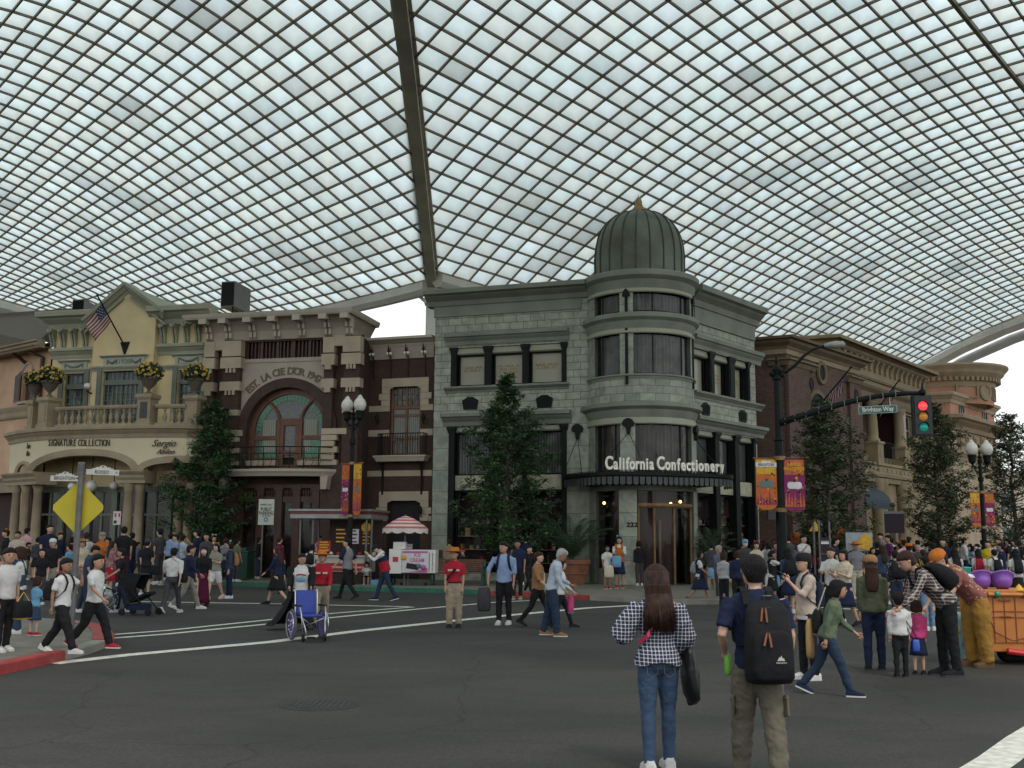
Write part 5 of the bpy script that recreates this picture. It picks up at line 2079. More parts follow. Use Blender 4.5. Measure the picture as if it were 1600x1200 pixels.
# ==== right-hand brick building
M_brick2=block_mat('red_brown_brick',(0.135,0.062,0.043),(0.085,0.042,0.03),(0.13,0.10,0.08),0.24,0.085,0.012,0.85,vein=0.25,bump=0.4)
M_sand=mat('sand_stone',(0.30,0.23,0.14),0.85,0.14,1.0,bump=0.2,bscale=15)
M_sandm=mat('brown_sand_moulding',(0.175,0.125,0.075),0.8,0.15,1.2)
C1=Vector((13.15,50.0,0.13))
LB=Fr(C1.x-4.4*math.cos(R(-27.9)),C1.y-4.4*math.sin(R(-27.9)),R(-27.9))
RBf=Fr(C1.x,C1.y,R(49))
brk=thing('red_brick_building','red brick shop with brown stone cornices, right of the grey-green corner shop','building',C1)
RBW=RBf.x(1341,600)
zt0,zt1=RBf.z(1242,549),RBf.z(1242,532)
b=MB()
b.quad((0,0,0),(4.4,0,0),(4.4,0,zt0+0.1),(0,0,zt0+0.1))
LB.put(b,'side_wall',M_brick2,brk)
wz=RBf.at(1275,640)
holes=[(RBf.x(1264,640),RBf.x(1290,640),RBf.z(1275,690),RBf.z(1275,644)),(RBf.x(1262,800),RBf.x(1325,800),0,RBf.z(1290,770))]
b=MB()
wall_holes(b,0,RBW,0,zt0+0.1,holes,depth=0.35)
b.quad((RBW,0,0),(RBW,5,0),(RBW,5,zt0),(RBW,0,zt0))
RBf.put(b,'front_wall',M_brick2,brk)
b=MB()
L0=LB.w(0,0)-C1
Rr=RBf.w(RBW,0)-C1
Rb=RBf.w(RBW,4)-C1
b.sweep([(L0.x,L0.y),(0,0),(Rr.x,Rr.y),(Rb.x,Rb.y)],[(-0.3,zt0),(0.1,zt0),(0.15,zt0+0.12),(0.38,zt0+0.28),(0.42,zt0+0.42),(0.62,zt1-0.12),(0.66,zt1),(-0.3,zt1)])
b.build('cornice',M_sandm,brk)
b=MB()
zb=RBf.z(1242,553)
b.sweep([(L0.x,L0.y),(0,0),(Rr.x,Rr.y),(Rb.x,Rb.y)],[(-0.1,zb-0.12),(0.06,zb-0.12),(0.06,zt0-0.003),(-0.1,zt0-0.003)])
b.build('cornice_band',M_sand,brk)
px_=RBf.x(1262,600)
b=MB()
zp1,zp0=RBf.z(1250,567),RBf.z(1250,577)
b.box(-0.12,px_,-0.16,0,0,zp0)
RBf.put(b,'corner_pier',M_brick2,brk)
x2=RBf.x(1323,600)
b=MB()
b.box(x2,RBW+0.02,-0.16,0,0,zp0)
RBf.put(b,'corner_pier',M_brick2,brk)
b=MB()
a_=LB.w(3.6,-0.02)-C1
c_=RBf.w(px_+0.5,0)-C1
b.sweep([(a_.x,a_.y),(0,0),(c_.x,c_.y)],[(-0.1,zp0),(0.2,zp0),(0.3,zp0+0.2),(0.42,zp1-0.08),(0.42,zp1),(-0.1,zp1)])
b.build('pier_moulding',M_sandm,brk)
b=MB()
a_=RBf.w(x2-0.3,0)-C1
c_=RBf.w(RBW,0)-C1
b.sweep([(a_.x,a_.y),(c_.x,c_.y)],[(-0.1,zp0),(0.2,zp0),(0.3,zp0+0.2),(0.42,zp1-0.08),(0.42,zp1),(-0.1,zp1)])
b.build('pier_moulding',M_sandm,brk)
x,z=RBf.at(1282,583)
b=MB()
b.M=Matrix.Translation((x,-0.05,z)) @ Matrix.Rotation(R(90),4,'X')
b.lathe([(0.34,0),(0.36,0.08),(0.5,0.1),(0.54,0.0),(0.5,-0.02)],n=28,sx=1,sy=1.15)
r1=RBf.put(b,'roundel',M_sandm,brk)
b=MB()
b.M=Matrix.Translation((x,-0.05,z)) @ Matrix.Rotation(R(90),4,'X')
b.lathe([(0,0.01),(0.35,0.01)],n=24,sy=1.15)
b.build('roundel_pane',M_black,r1)
for px,py in ((1263,600),(1333,617)):
 x,z=RBf.at(px,py)
 b=MB()
 b.M=Matrix.Translation((x,-0.17,z)) @ Matrix.Rotation(R(90),4,'X')
 b.lathe([(0,0.02),(0.16,0.02),(0.2,0.04),(0.24,0.0)],n=20,sy=1.3)
 RBf.put(b,'small_roundel',M_black,brk)
opening(RBf,brk,*holes[0],fw=0.1,mull=(0.5,),trans=(0.5,0.75))
b=MB()
x0_,x1_,z0_,z1_=holes[0]
arc_band(b,(x0_+x1_)/2,z1_-0.02,(x1_-x0_)/2,(x1_-x0_)/2+0.22,-0.08,0.05,n=16)
arc_band(b,(x0_+x1_)/2,z1_-0.02,0.01,(x1_-x0_)/2,-0.012,0.0,n=16,mi=1)
b.box(x0_-0.3,x1_+0.3,-0.18,0,z0_-0.2,z0_)
RBf.put(b,'window_surround',[M_sandm,M_black],brk)
opening(RBf,brk,*holes[1],fw=0.12,mull=(0.25,0.5,0.75),trans=(0.78,),name='shop_window')
b=MB()
b.box(0.5,RBW-0.1,0.5,4.5,0,zt0)
RBf.put(b,'inner_walls',M_int,brk)
b=MB()
b.prism_xy([(L0.x,L0.y+0.2),(0,0.3),(Rr.x,Rr.y+0.3),(Rb.x,Rb.y),(L0.x,7)],zt1-0.1,zt1-0.03)
b.build('roof',M_sandm,brk)
BG=Fr(17.6,57.2,R(51))
sand=thing('sandstone_building','sand-coloured classical building with bracketed cornice, columns and a recessed balcony','building',BG.p)
P=BG.at
BGW=BG.x(1447,650)
zt1=BG.z(1308,519,0.7)
zt0=BG.z(1308,535,0.4)
zf0=BG.z(1308,575,0.0)
zent0,zent1=P(1345,625)[1],P(1345,601)[1]
rc0,rc1=P(1346,680)[0],P(1407,680)[0]
rz0,rz1=P(1385,716)[1],zent0
mb=MB()
dh=[(P(1375,800)[0],P(1398,800)[0],0,P(1388,785)[1]),(P(1414,680)[0],P(1427,680)[0],P(1420,705)[1],P(1420,650)[1])]
wall_holes(mb,0,BGW,0,zt0,[(rc0,rc1,rz0,rz1)]+dh,depth=0.4)
BG.put(mb,'front_wall',M_sand,sand)
b=MB()
b.box(rc0,rc1,1.6,1.7,rz0,rz1)
b.box(rc0,rc1,0.3,1.6,rz0-0.1,rz0)
BG.put(b,'loggia_back',mat('brown_loggia_wall',(0.10,0.06,0.04),0.8,0.2,1),sand)
b=MB()
b.quad((-9,0,5),(0,0,5),(0,0,zt0),(-9,0,zt0))
BGL=Fr(BG.p.x,BG.p.y,R(-22))
BGL.put(b,'side_wall',M_sand,sand)
b=MB()
dl=BGL.w(-9,0)-BG.p
dr=BG.w(BGW+0.2,0)-BG.p
drb=BG.w(BGW+0.2,5)-BG.p
pth=[(dl.x,dl.y),(0,0),(dr.x,dr.y),(drb.x,drb.y)]
b.sweep(pth,[(-0.3,zt0),(0.15,zt0),(0.2,zt0+0.15),(0.38,zt0+0.2),(0.42,zt0+0.4),(0.7,zt1-0.2),(0.72,zt1-0.05),(0.68,zt1),(-0.3,zt1)])
b.build('cornice',M_sand,sand)
b=MB()
n_=120
for k in range(n_):
 x=BGW*(k+0.5)/n_
 b.box(x-0.04,x+0.04,-0.26,-0.14,zt0-0.16,zt0-0.01)
BG.put(b,'dentils',M_sandm,sand)
b=MB()
b.sweep(pth,[(-0.1,zf0-0.1),(0.12,zf0-0.1),(0.14,zf0+0.02),(0.1,zf0+0.06),(-0.1,zf0+0.06)])
b.build('frieze_moulding',M_sandm,sand)
nb=18
for k in range(nb):
 x=BGW*(k+0.4)/nb
 b=MB()
 h1=zt0-0.18
 h0=h1-0.62
 pr=[(0,h0),(-0.12,h0),(-0.14,h0+0.25),(-0.24,h1-0.12),(-0.3,h1-0.1),(-0.3,h1),(0,h1)]
 p=[(x-0.13,y,z) for y,z in pr]+[(x+0.13,y,z) for y,z in pr]
 n=len(pr)
 b.add(p,[tuple(range(n-1,-1,-1)),tuple(range(n,2*n))]+[(i,(i+1)%n,(i+1)%n+n,i+n) for i in range(n)])
 BG.put(b,'cornice_bracket',M_sand,sand)
b=MB()
b.sweep([(rc0-2.5,0),(BGW+0.1,0)],[(-0.1,zent0),(0.2,zent0),(0.25,zent0+0.3),(0.2,zent1-0.35),(0.4,zent1-0.15),(0.45,zent1),(-0.1,zent1)])
BG.put(b,'entablature',M_sandm,sand)
zpd=P(1358,690)[1]
for px in (1358,1400):
 x=P(px,650)[0]
 b=MB()
 b.lathe([(0.42,zpd),(0.42,zpd+0.15),(0.33,zpd+0.2),(0.33,zpd+0.4),(0.28,zent0-0.35),(0.33,zent0-0.3),(0.42,zent0-0.1),(0.42,zent0)],c=(x,-0.15,0),n=18)
 BG.put(b,'column',M_sand,sand,smooth=True)
 b=MB()
 zq=P(1358,727)[1]
 b.box(x-0.45,x+0.45,-0.6,0.2,zq,zpd)
 b.box(x-0.52,x+0.52,-0.67,0.2,zpd-0.14,zpd+0.001)
 b.box(x-0.16,x+0.16,-0.62,-0.6,(zq+zpd)/2-0.2,(zq+zpd)/2+0.2)
 BG.put(b,'column_pedestal',M_sand,sand)
b=MB()
x0_,x1_=P(1367,700)[0],P(1395,700)[0]
for k in range(14):
 x=x0_+(x1_-x0_)*k/13
 b.tube([(x,-0.1,zq),(x,-0.1,zpd+0.1)],0.02,4)
b.tube([(x0_,-0.1,zpd+0.1),(x1_,-0.1,zpd+0.1)],0.03,5)
BG.put(b,'loggia_railing',M_black,sand)
b=MB()
zv0,zv1=P(1385,756)[1],P(1385,727)[1]
xa,xb=rc0-0.3,rc1+0.5
b.sweep([(xa-2,0),(BGW,0)],[(-0.1,zv0),(0.3,zv0),(0.36,zv0+0.25),(0.5,zv0+0.3),(0.55,zv0+0.45),(0.4,zv0+0.5),(0.4,zv1-0.2),(0.5,zv1-0.15),(0.5,zv1),(-0.1,zv1)])
for k in range(10):
 x=xa+(xb-xa)*(k+0.5)/10
 b.box(x-0.22,x+0.22,-0.44,-0.4,zv0+0.62,zv1-0.3)
BG.put(b,'balcony',M_sand,sand)
for px in (1366,1373,1405,1412):
 x=P(px,800)[0]
 b=MB()
 zc9=P(1388,764)[1]
 b.lathe([(0.45,0),(0.45,0.3),(0.36,0.4),(0.36,1.0),(0.31,zc9-0.3),(0.42,zc9-0.1),(0.42,zc9+0.5)],c=(x,-0.2,0),n=16)
 BG.put(b,'shop_column',M_sand,sand,smooth=True)
b=MB()
b.box(dh[0][0],dh[0][1],0.35,0.4,0,dh[0][3])
BG.put(b,'doorway',M_int,sand)
h=dh[1]
opening(BG,sand,*h,fw=0.08,mull=(0.5,),trans=(0.3,0.6),frame=M_pinkst)
b=MB()
for xa,xb in ((h[0]-0.9,h[0]-0.1),):
 b.box(xa,xb,-0.12,-0.04,h[2],h[3]+0.3)
 for k in range(16):
  z=h[2]+0.1+(h[3]-h[2])*k/16
  b.box(xa+0.08,xb-0.08,-0.15,-0.12,z,z+0.08)
BG.put(b,'shutter',mat('white_shutter',(0.45,0.42,0.36),0.6),sand)
b=MB()
arc_band(b,(h[0]+h[1])/2,h[3],(h[1]-h[0])/2,(h[1]-h[0])/2+0.25,-0.1,0.05,n=12)
BG.put(b,'window_arch',M_sandm,sand)
b=MB()
b.box(0.4,BGW-0.1,1.75,6,0,zt0)
b.box(0.4,rc0,0.45,1.75,0,zt0)
b.box(rc1,BGW-0.1,0.45,1.75,0,zt0)
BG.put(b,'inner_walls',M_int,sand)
b=MB()
b.prism_xy([(dl.x,dl.y+0.3),(0,0.4),(dr.x,dr.y),(drb.x,drb.y),(dl.x,dl.y+8)],zt1-0.12,zt1-0.04)
b.build('roof',M_sand,sand)
x,z=BG.at(1368,786,1.4)
aw=thing('shop_awning','slate-blue shop awning behind the tree, on the sand-coloured building','awning',BG.w(x,0,z),BG.a)
b=MB()
wv=1.9
for k in range(8):
 a0,a1=R(90*k/8),R(90*(k+1)/8)
 q=lambda a,s:(s*wv,-1.6*math.sin(a),1.0*math.cos(a))
 b.add([q(a0,-1),q(a1,-1),q(a1,1),q(a0,1)],[(0,1,2,3)])
 for s in (-1,1):
  b.add([(s*wv,0,0),q(a0,s),q(a1,s)],[(0,1,2)])
b.box(-wv,wv,-1.62,-1.6,-0.3,0)
b.build('canvas',mat('slate_blue_canvas',(0.035,0.055,0.07),0.8,0.15,2),aw)
text('JOE',0.4,'awning_letters',M_cream,aw,(-0.9,-1.2,0.72),rot=(R(35),0,0),shear=0.3)
# ==== round pink building
M_terra=mat('terracotta_pink_stucco',(0.52,0.26,0.17),0.85,0.1,1.0)
Q=Vector((29.7,71.0,0.13))
PB=Fr(Q.x,Q.y,R(49))
PBL=Fr(Q.x-6*math.cos(R(-20)),Q.y-6*math.sin(R(-20)),R(-20))
M_sandl=mat('light_sand_stone',(0.44,0.34,0.23),0.85,0.12,1.0)
M_sandp=mat('pale_sand_moulding',(0.36,0.265,0.17),0.85,0.12,1.0)
drum=thing('pink_drum_building','pink and sand building whose top storey is a round drum with a flaring cornice','building',Q)
PW_=PB.x(1554,660)
z3,z2,z1,z0=PB.z(1497,617),PB.z(1497,634),PB.z(1497,654),PB.z(1497,668)
bk=PB.w(PW_,6)-Q
l0=PBL.w(0,0)-Q
r0_=PB.w(PW_,0)-Q
pl=[(l0.x,l0.y),(0,0),(r0_.x,r0_.y),(bk.x,bk.y),(l0.x,bk.y+3)]
b=MB()
b.prism_xy(pl,z1-0.2,z3-0.3)
b.build('attic_wall',M_terra,drum)
b=MB()
b.prism_xy(pl,0,z1-0.2)
b.build('lower_wall',M_sandl,drum)
b=MB()
b.sweep(pl,corn(0.4,z3-0.7,z3),close=True)
b.build('attic_cornice',M_sandl,drum)
b=MB()
b.sweep(pl,corn(1.1,z0-0.2,z1+0.1),close=True)
b.build('main_cornice',M_sandp,drum)
zl=PB.z(1497,705)
b=MB()
b.sweep(pl,corn(0.4,zl-0.6,zl),close=True)
b.build('lower_cornice',M_sandp,drum)
for px,py in ((1502,645),(1538,651)):
 x,z=PB.at(px,py)
 b=MB()
 b.box(x-0.42,x+0.42,-0.03,0.02,z-0.5,z+0.3)
 pts=arc_pts(x,z+0.3,0.42,0,180,10)
 for k in range(10):
  b.add([(x,-0.03,z+0.3),(pts[k][0],-0.03,pts[k][1]),(pts[k+1][0],-0.03,pts[k+1][1])],[(0,1,2)])
 w=PB.put(b,'attic_window',mat('dark_teal_pane',(0.02,0.035,0.035),0.2),drum)
 b=MB()
 b.box(x-0.03,x+0.03,-0.07,-0.03,z-0.5,z+0.7)
 arc_band(b,x,z+0.3,0.4,0.48,-0.08,0,n=10)
 b.box(x-0.48,x-0.4,-0.08,0,z-0.5,z+0.3)
 b.box(x+0.4,x+0.48,-0.08,0,z-0.5,z+0.3)
 b.build('window_frame',M_saged,w)
for k,px in enumerate((1500,1512,1524,1535,1546)):
 x,z=PB.at(px,694+k*1.5)
 b=MB()
 b.box(x-0.5,x+0.5,-0.12,0,z-1.0,z+0.7)
 b.box(x-0.35,x+0.35,-0.2,-0.12,z-0.8,z+0.5)
 b.lathe([(0.2,-0.1),(0.25,0),(0.2,0.1)],c=(x,-0.22,z),n=12)
 PB.put(b,'carved_panel',M_sandp,drum)
Dc=Vector(((1487-800)/FPX*76.0,76.0,0))
b=MB()
rd=(1556-1487)/FPX*76.0*0.97
zd=lambda y:atY(1500,y,76.0-rd*0.7).z-Q.z
cc=(Dc.x-Q.x,Dc.y-Q.y,0)
b.lathe([(rd,z3-0.5),(rd,zd(603))],c=cc,n=48)
b.build('drum_wall',M_terra,drum)
b=MB()
b.lathe([(rd,zd(608)),(rd+0.1,zd(604)),(rd+0.15,zd(600)),(rd+0.2,zd(598)),(rd+0.3,zd(594)),(rd+0.7,zd(586)),(rd+0.8,zd(582)),(rd+1.05,zd(576)),(rd+1.05,zd(573)),(rd-0.5,zd(572))],c=cc,n=56)
b.build('drum_cornice',M_sandl,drum)
b=MB()
for k in range(60):
 a_=2*math.pi*k/60
 b.M=Matrix.Translation(cc) @ Matrix.Rotation(a_,4,'Z')
 b.box(rd+0.15,rd+0.5,-0.1,0.1,zd(598),zd(592))
b.build('dentils',M_sandp,drum)
for k,a_ in enumerate((-88,-60,-30,0)):
 q=R(a_)
 x_,y_=cc[0]+rd*math.cos(q),cc[1]+rd*math.sin(q)
 b=MB()
 b.M=Matrix.Translation((x_,y_,zd(614))) @ Matrix.Rotation(q+R(90),4,'Z')
 if k%2==1:
  b.M=b.M @ Matrix.Rotation(R(90),4,'X')
  b.lathe([(0,0.02),(0.4,0.05),(0.42,0.12),(0.6,0.12),(0.64,0)],n=20)
 else:
  for (u0,u1,w0,w1) in ((-0.8,0.8,0.36,0.48),(-0.8,0.8,-0.48,-0.36),(-0.8,-0.68,-0.36,0.36),(0.68,0.8,-0.36,0.36)):
   b.box(u0,u1,-0.08,0.1,w0,w1)
 b.build('drum_panel',M_sandp,drum)
fb=thing('distant_building','pale distant building behind the trees at the right edge','building',(44.5,92,0))
b=MB()
b.box(-3,10,0,8,0,7.6)
b.box(-3.2,10.2,-0.2,8.2,7.6,8.1)
b.build('wall',mat('pale_peach_wall',(0.6,0.5,0.42),0.8,0.1,0.5),fb)
b=MB()
for i in range(5):
 for j in range(2):
  b.box(-2+i*2.4,-0.8+i*2.4,-0.05,0,1.5+j*3,3.2+j*3)
b.build('windows',M_blue,fb)
M_galv=mat('galvanised_post',(0.13,0.125,0.12),0.5,0.2,6,metal=0.4)
# ==== trees
def leaf_mat(name,c1,c2):
 if name in MATS:
  return MATS[name]
 m,n,b=_base(name)
 L=n.links
 tc=n.nodes.new('ShaderNodeTexCoord')
 nz=n.nodes.new('ShaderNodeTexNoise')
 nz.inputs['Scale'].default_value=2.2
 nz.inputs['Detail'].default_value=6
 L.new(tc.outputs['Object'],nz.inputs['Vector'])
 cr=n.nodes.new('ShaderNodeValToRGB')
 cr.color_ramp.elements[0].position=0.35
 cr.color_ramp.elements[0].color=(*c1,1)
 cr.color_ramp.elements[1].position=0.65
 cr.color_ramp.elements[1].color=(*c2,1)
 L.new(nz.outputs['Fac'],cr.inputs['Fac'])
 L.new(cr.outputs[0],b.inputs['Base Color'])
 b.inputs['Roughness'].default_value=0.55
 MATS[name]=m
 return m
M_leaf=leaf_mat('oak_leaves',(0.022,0.055,0.019),(0.055,0.115,0.035))
M_leaf2=leaf_mat('dull_leaves',(0.045,0.062,0.026),(0.085,0.105,0.045))
M_bark=mat('grey_brown_bark',(0.06,0.048,0.036),0.9,0.3,8,bump=0.6)
def tree(label,px,py,H,prof,rnd,leafm,nleaf=14000,z0=0.13,Y=None,lsize=0.085,squash=1.0):
 """prof: crown half-width (m) against height; limbs carry clumps, clumps carry leaves"""
 base=G(px,py,z0) if Y is None else Vector((atY(px,900,Y).x,Y,z0))
 t=thing('street_tree',label,'tree',base,0,'leafy street trees')
 rn=random.Random(rnd)
 tr=MB()
 top=H*0.95
 pts=[Vector((0,0,0))]
 n_=10
 for k in range(1,n_+1):
  pts.append(Vector((rn.uniform(-0.06,0.06)*k*0.4,rn.uniform(-0.06,0.06)*k*0.4,top*k/n_)))
 tr.tube(pts,[0.14*(1-k/n_*0.92)+0.012 for k in range(n_+1)],8)
 w=lambda z:next((prof[i][1]+(prof[i+1][1]-prof[i][1])*(z-prof[i][0])/(prof[i+1][0]-prof[i][0]) for i in range(len(prof)-1) if prof[i][0]<=z<=prof[i+1][0]),0)
 clumps=[]
 zmin=prof[0][0]
 nb=90
 for k in range(nb):
  z=zmin+(H-zmin)*((k+rn.random())/nb)**0.9
  a=k*2.4+rn.uniform(-0.5,0.5)
  r_=w(z)*rn.uniform(0.55,1.1)
  if r_<0.08:
   r_=0.08
  st=Vector((0,0,max(0.9,z-r_*rn.uniform(0.35,0.7))))
  i=min(n_-1,int(st.z/top*n_))
  st=pts[i].lerp(pts[i+1],min(1,max(0,st.z/top*n_-i)))
  en=Vector((math.cos(a)*r_,math.sin(a)*r_*squash,z))
  md=st.lerp(en,0.5)+Vector((0,0,-0.08*r_))
  tr.tube([st,md,en],[0.035,0.02,0.006],5)
  for q in (0.45,0.72,1.0):
   c=st.lerp(en,q)+Vector((rn.gauss(0,.08),rn.gauss(0,.08),rn.gauss(0,.06)))
   clumps.append((c,rn.uniform(0.12,0.27)*(0.6+0.5*min(1.3,w(z)))))
 tr.build('trunk',M_bark,t)
 cr=MB()
 tot=sum(s**2 for _,s in clumps)
 for c,s in clumps:
  n=int(nleaf*s*s/tot)
  for _ in range(n):
   v=Vector((rn.gauss(0,1),rn.gauss(0,1),rn.gauss(0,0.6)))*s*0.6
   p=c+v
   a=Vector((rn.gauss(0,.6),rn.gauss(0,.6),1)).normalized()
   d=Vector((rn.gauss(0,1),rn.gauss(0,1),rn.gauss(0,0.4))).normalized()
   e=a.cross(d).normalized()
   l_=lsize*rn.uniform(0.6,1.25)
   q=d*l_
   f=e*l_*0.42
   cr.v+=[tuple(p+q),tuple(p+f),tuple(p-q),tuple(p-f)]
   o=len(cr.v)-4
   cr.f.append([o,o+1,o+2,o+3])
   cr.mi.append(0)
   cr.uv.append(None)
 cr.build('crown',leafm,t)
 return t
tree('dark leafy street tree standing in front of the brick building\'s left pier',318,903,7.6,[(1.7,1.0),(2.6,2.0),(4.2,1.9),(5.2,1.35),(6.2,1.0),(7.0,0.75),(7.7,0.3)],11,M_leaf,17000)
tree('tall pointed green street tree in front of the grey-green shop\'s big windows',790,912,8.3,[(1.5,1.1),(2.4,2.3),(3.6,2.3),(4.6,1.85),(5.6,1.4),(6.4,1.3),(7.0,0.8),(7.8,0.3),(8.4,0.1)],12,M_leaf,21000)
tree('dull green street tree between the traffic mast and the red brick building',1296,905,7.3,[(1.4,1.0),(2.4,1.7),(3.8,1.75),(5.0,1.45),(6.0,1.2),(6.7,0.7),(7.3,0.2)],13,M_leaf2,17000,Y=42)
tree('dull green street tree in front of the sand-coloured building, left of the far lamp',1472,900,8.1,[(1.6,1.2),(2.8,2.0),(4.2,1.9),(5.4,1.6),(6.6,1.2),(7.4,0.7),(8.1,0.25)],14,M_leaf2,18000,Y=49)
tree('farthest dull green street tree, at the right edge beyond the far lamp',1590,900,8.4,[(1.6,1.2),(2.8,2.0),(4.4,2.2),(5.8,1.9),(7.0,1.2),(8.4,0.3)],15,M_leaf2,16000,Y=54)
M_terrac=mat('terracotta',(0.19,0.075,0.04),0.8,0.2,3)
M_frond=leaf_mat('palm_fronds',(0.02,0.045,0.02),(0.045,0.09,0.035))
def palm(label,loc,pot_r,pot_h,H,n=26,seed=1,spread=1.2):
 t=thing('potted_palm',label,'potted plant',loc,0)
 b=MB()
 b.lathe([(pot_r*0.72,0),(pot_r*0.95,pot_h*0.75),(pot_r*0.95,pot_h*0.8),(pot_r*1.05,pot_h*0.82),(pot_r*1.05,pot_h),(pot_r*0.92,pot_h),(pot_r*0.9,pot_h*0.9),(0,pot_h*0.9)],n=26)
 b.lathe([(pot_r*0.84,pot_h*0.4),(pot_r*0.90,pot_h*0.42),(pot_r*0.88,pot_h*0.46)],n=26)
 b.build('pot',M_terrac,t,smooth=False)
 rn=random.Random(seed)
 b=MB()
 for k in range(n):
  a=k*2.4
  L_=rn.uniform(0.5,1.0)*spread
  h=rn.uniform(0.45,1.0)*H
  pts=[]
  for j in range(6):
   s=j/5
   pts.append(Vector((math.cos(a)*L_*s**1.2,math.sin(a)*L_*s**1.2,pot_h*0.9+h*(s*1.25-0.45*s**3))))
  b.tube(pts,[0.018,0.015,0.012,0.01,0.008,0.004],4)
  for j in range(4,26):
   s=j/25
   i=min(4,int(s*5))
   p=pts[i].lerp(pts[i+1],s*5-i)
   d=(pts[i+1]-pts[i]).normalized()
   sd=d.cross(Vector((0,0,1))).normalized()
   for g in (-1,1):
    tip=p+sd*g*0.3*(1.1-s*0.7)+d*0.18-Vector((0,0,0.1))
    b.add([tuple(p-d*0.02),tuple(p+d*0.02),tuple(tip)],[(0,1,2)])
 b.build('fronds',M_frond,t)
 return t
palm('large terracotta tub of dark palms left of the corner shop entrance',Vector((atY(893,900,41.6).x,41.6,0.13)),0.72,0.95,2.3,34,3,1.7)
palm('dark leafy palm right of the corner shop entrance, below the awning end',Vector((atY(1112,900,42.6).x,42.6,0.13)),0.4,0.6,2.2,30,5,1.0)
# ==== street lamps with two globes
M_lampp=mat('dark_green_black_paint',(0.008,0.011,0.010),0.5,0.2,4,spec=0.12)
M_globe=mat('milk_glass_globe',(0.62,0.60,0.53),0.3,0.06,3)
M_or=mat('orange_cloth',(0.46,0.12,0.02),0.8,0.2,3)
M_pu=mat('purple_cloth',(0.19,0.012,0.09),0.8,0.2,3)
M_ye=mat('yellow_print',(0.60,0.34,0.03),0.8,0.2,8)
M_bk=mat('dark_print',(0.02,0.012,0.02),0.8)
M_tealp=mat('grey_teal_print',(0.12,0.17,0.17),0.8)
M_wprint=mat('white_print',(0.62,0.58,0.60),0.8)
M_redp=mat('magenta_print',(0.45,0.03,0.10),0.8)
def banner(parent,x0,x1,z0,z1,kind,y=0.0,words=True):
 """a cloth banner with a scalloped lower edge and a plain seasonal print"""
 w=x1-x0
 b=MB()
 base=M_or if kind=='o' else M_pu
 low=[(x0,z0+0.14)]+[(x0+w*k/8,z0+0.10*(1-math.sin(math.pi*k/8))**1.2) for k in range(1,8)]+[(x1,z0+0.14)]
 poly=low+[(x1,z1),(x0,z1)]
 b.prism_xz(poly,y-0.006,y+0.006)
 bn=b.build('banner',base,parent)
 rn=random.Random(int((x0+z0)*100))
 b=MB()
 for k in range(7):
  xx=x0+w*(k+0.5)/7
  h=(z1-z0)*rn.uniform(0.12,0.34)
  b.add([(xx-w*0.06,y-0.009,z0+0.15),(xx+w*0.06,y-0.009,z0+0.15),(xx+w*0.02*rn.uniform(-1,1),y-0.009,z0+0.15+h)],[(0,1,2)],0)
 b.box(x0+0.02,x1-0.02,y-0.010,y-0.007,z1-(z1-z0)*0.30,z1-0.03,1 if kind=='o' else 0)
 for k in range(46):
  xx,zz=x0+w*rn.uniform(0.08,0.92),z0+(z1-z0)*rn.uniform(0.12,0.95)
  r_=rn.uniform(0.012,0.045)
  b.add([(xx-r_,y-0.011,zz),(xx,y-0.011,zz-r_),(xx+r_,y-0.011,zz),(xx,y-0.011,zz+r_)],[(0,1,2,3)],2+k%4)
 b.build('print',[M_pu if kind=='o' else M_or,M_ye,M_ye,M_redp,M_bk if kind=='o' else M_or,M_redp if kind=='o' else M_bk],bn)
 b=MB()
 cx,cz=(x0+x1)/2,z0+(z1-z0)*0.5
 for k in range(5):
  u=(k-2)*w*0.11
  b.lathe_s([(math.sin(math.pi*j/8),-math.cos(math.pi*j/8)) for j in range(9)],(cx+u,y-0.012,cz),10,0,w*0.17,(0.8,0.06,1.05))
 b.box(cx-0.015,cx+0.02,y-0.03,y-0.01,cz+w*0.16,cz+w*0.26,1)
 b.build('pumpkin_print',[M_tealp if kind=='o' else M_wprint,M_bk],bn)
 return bn
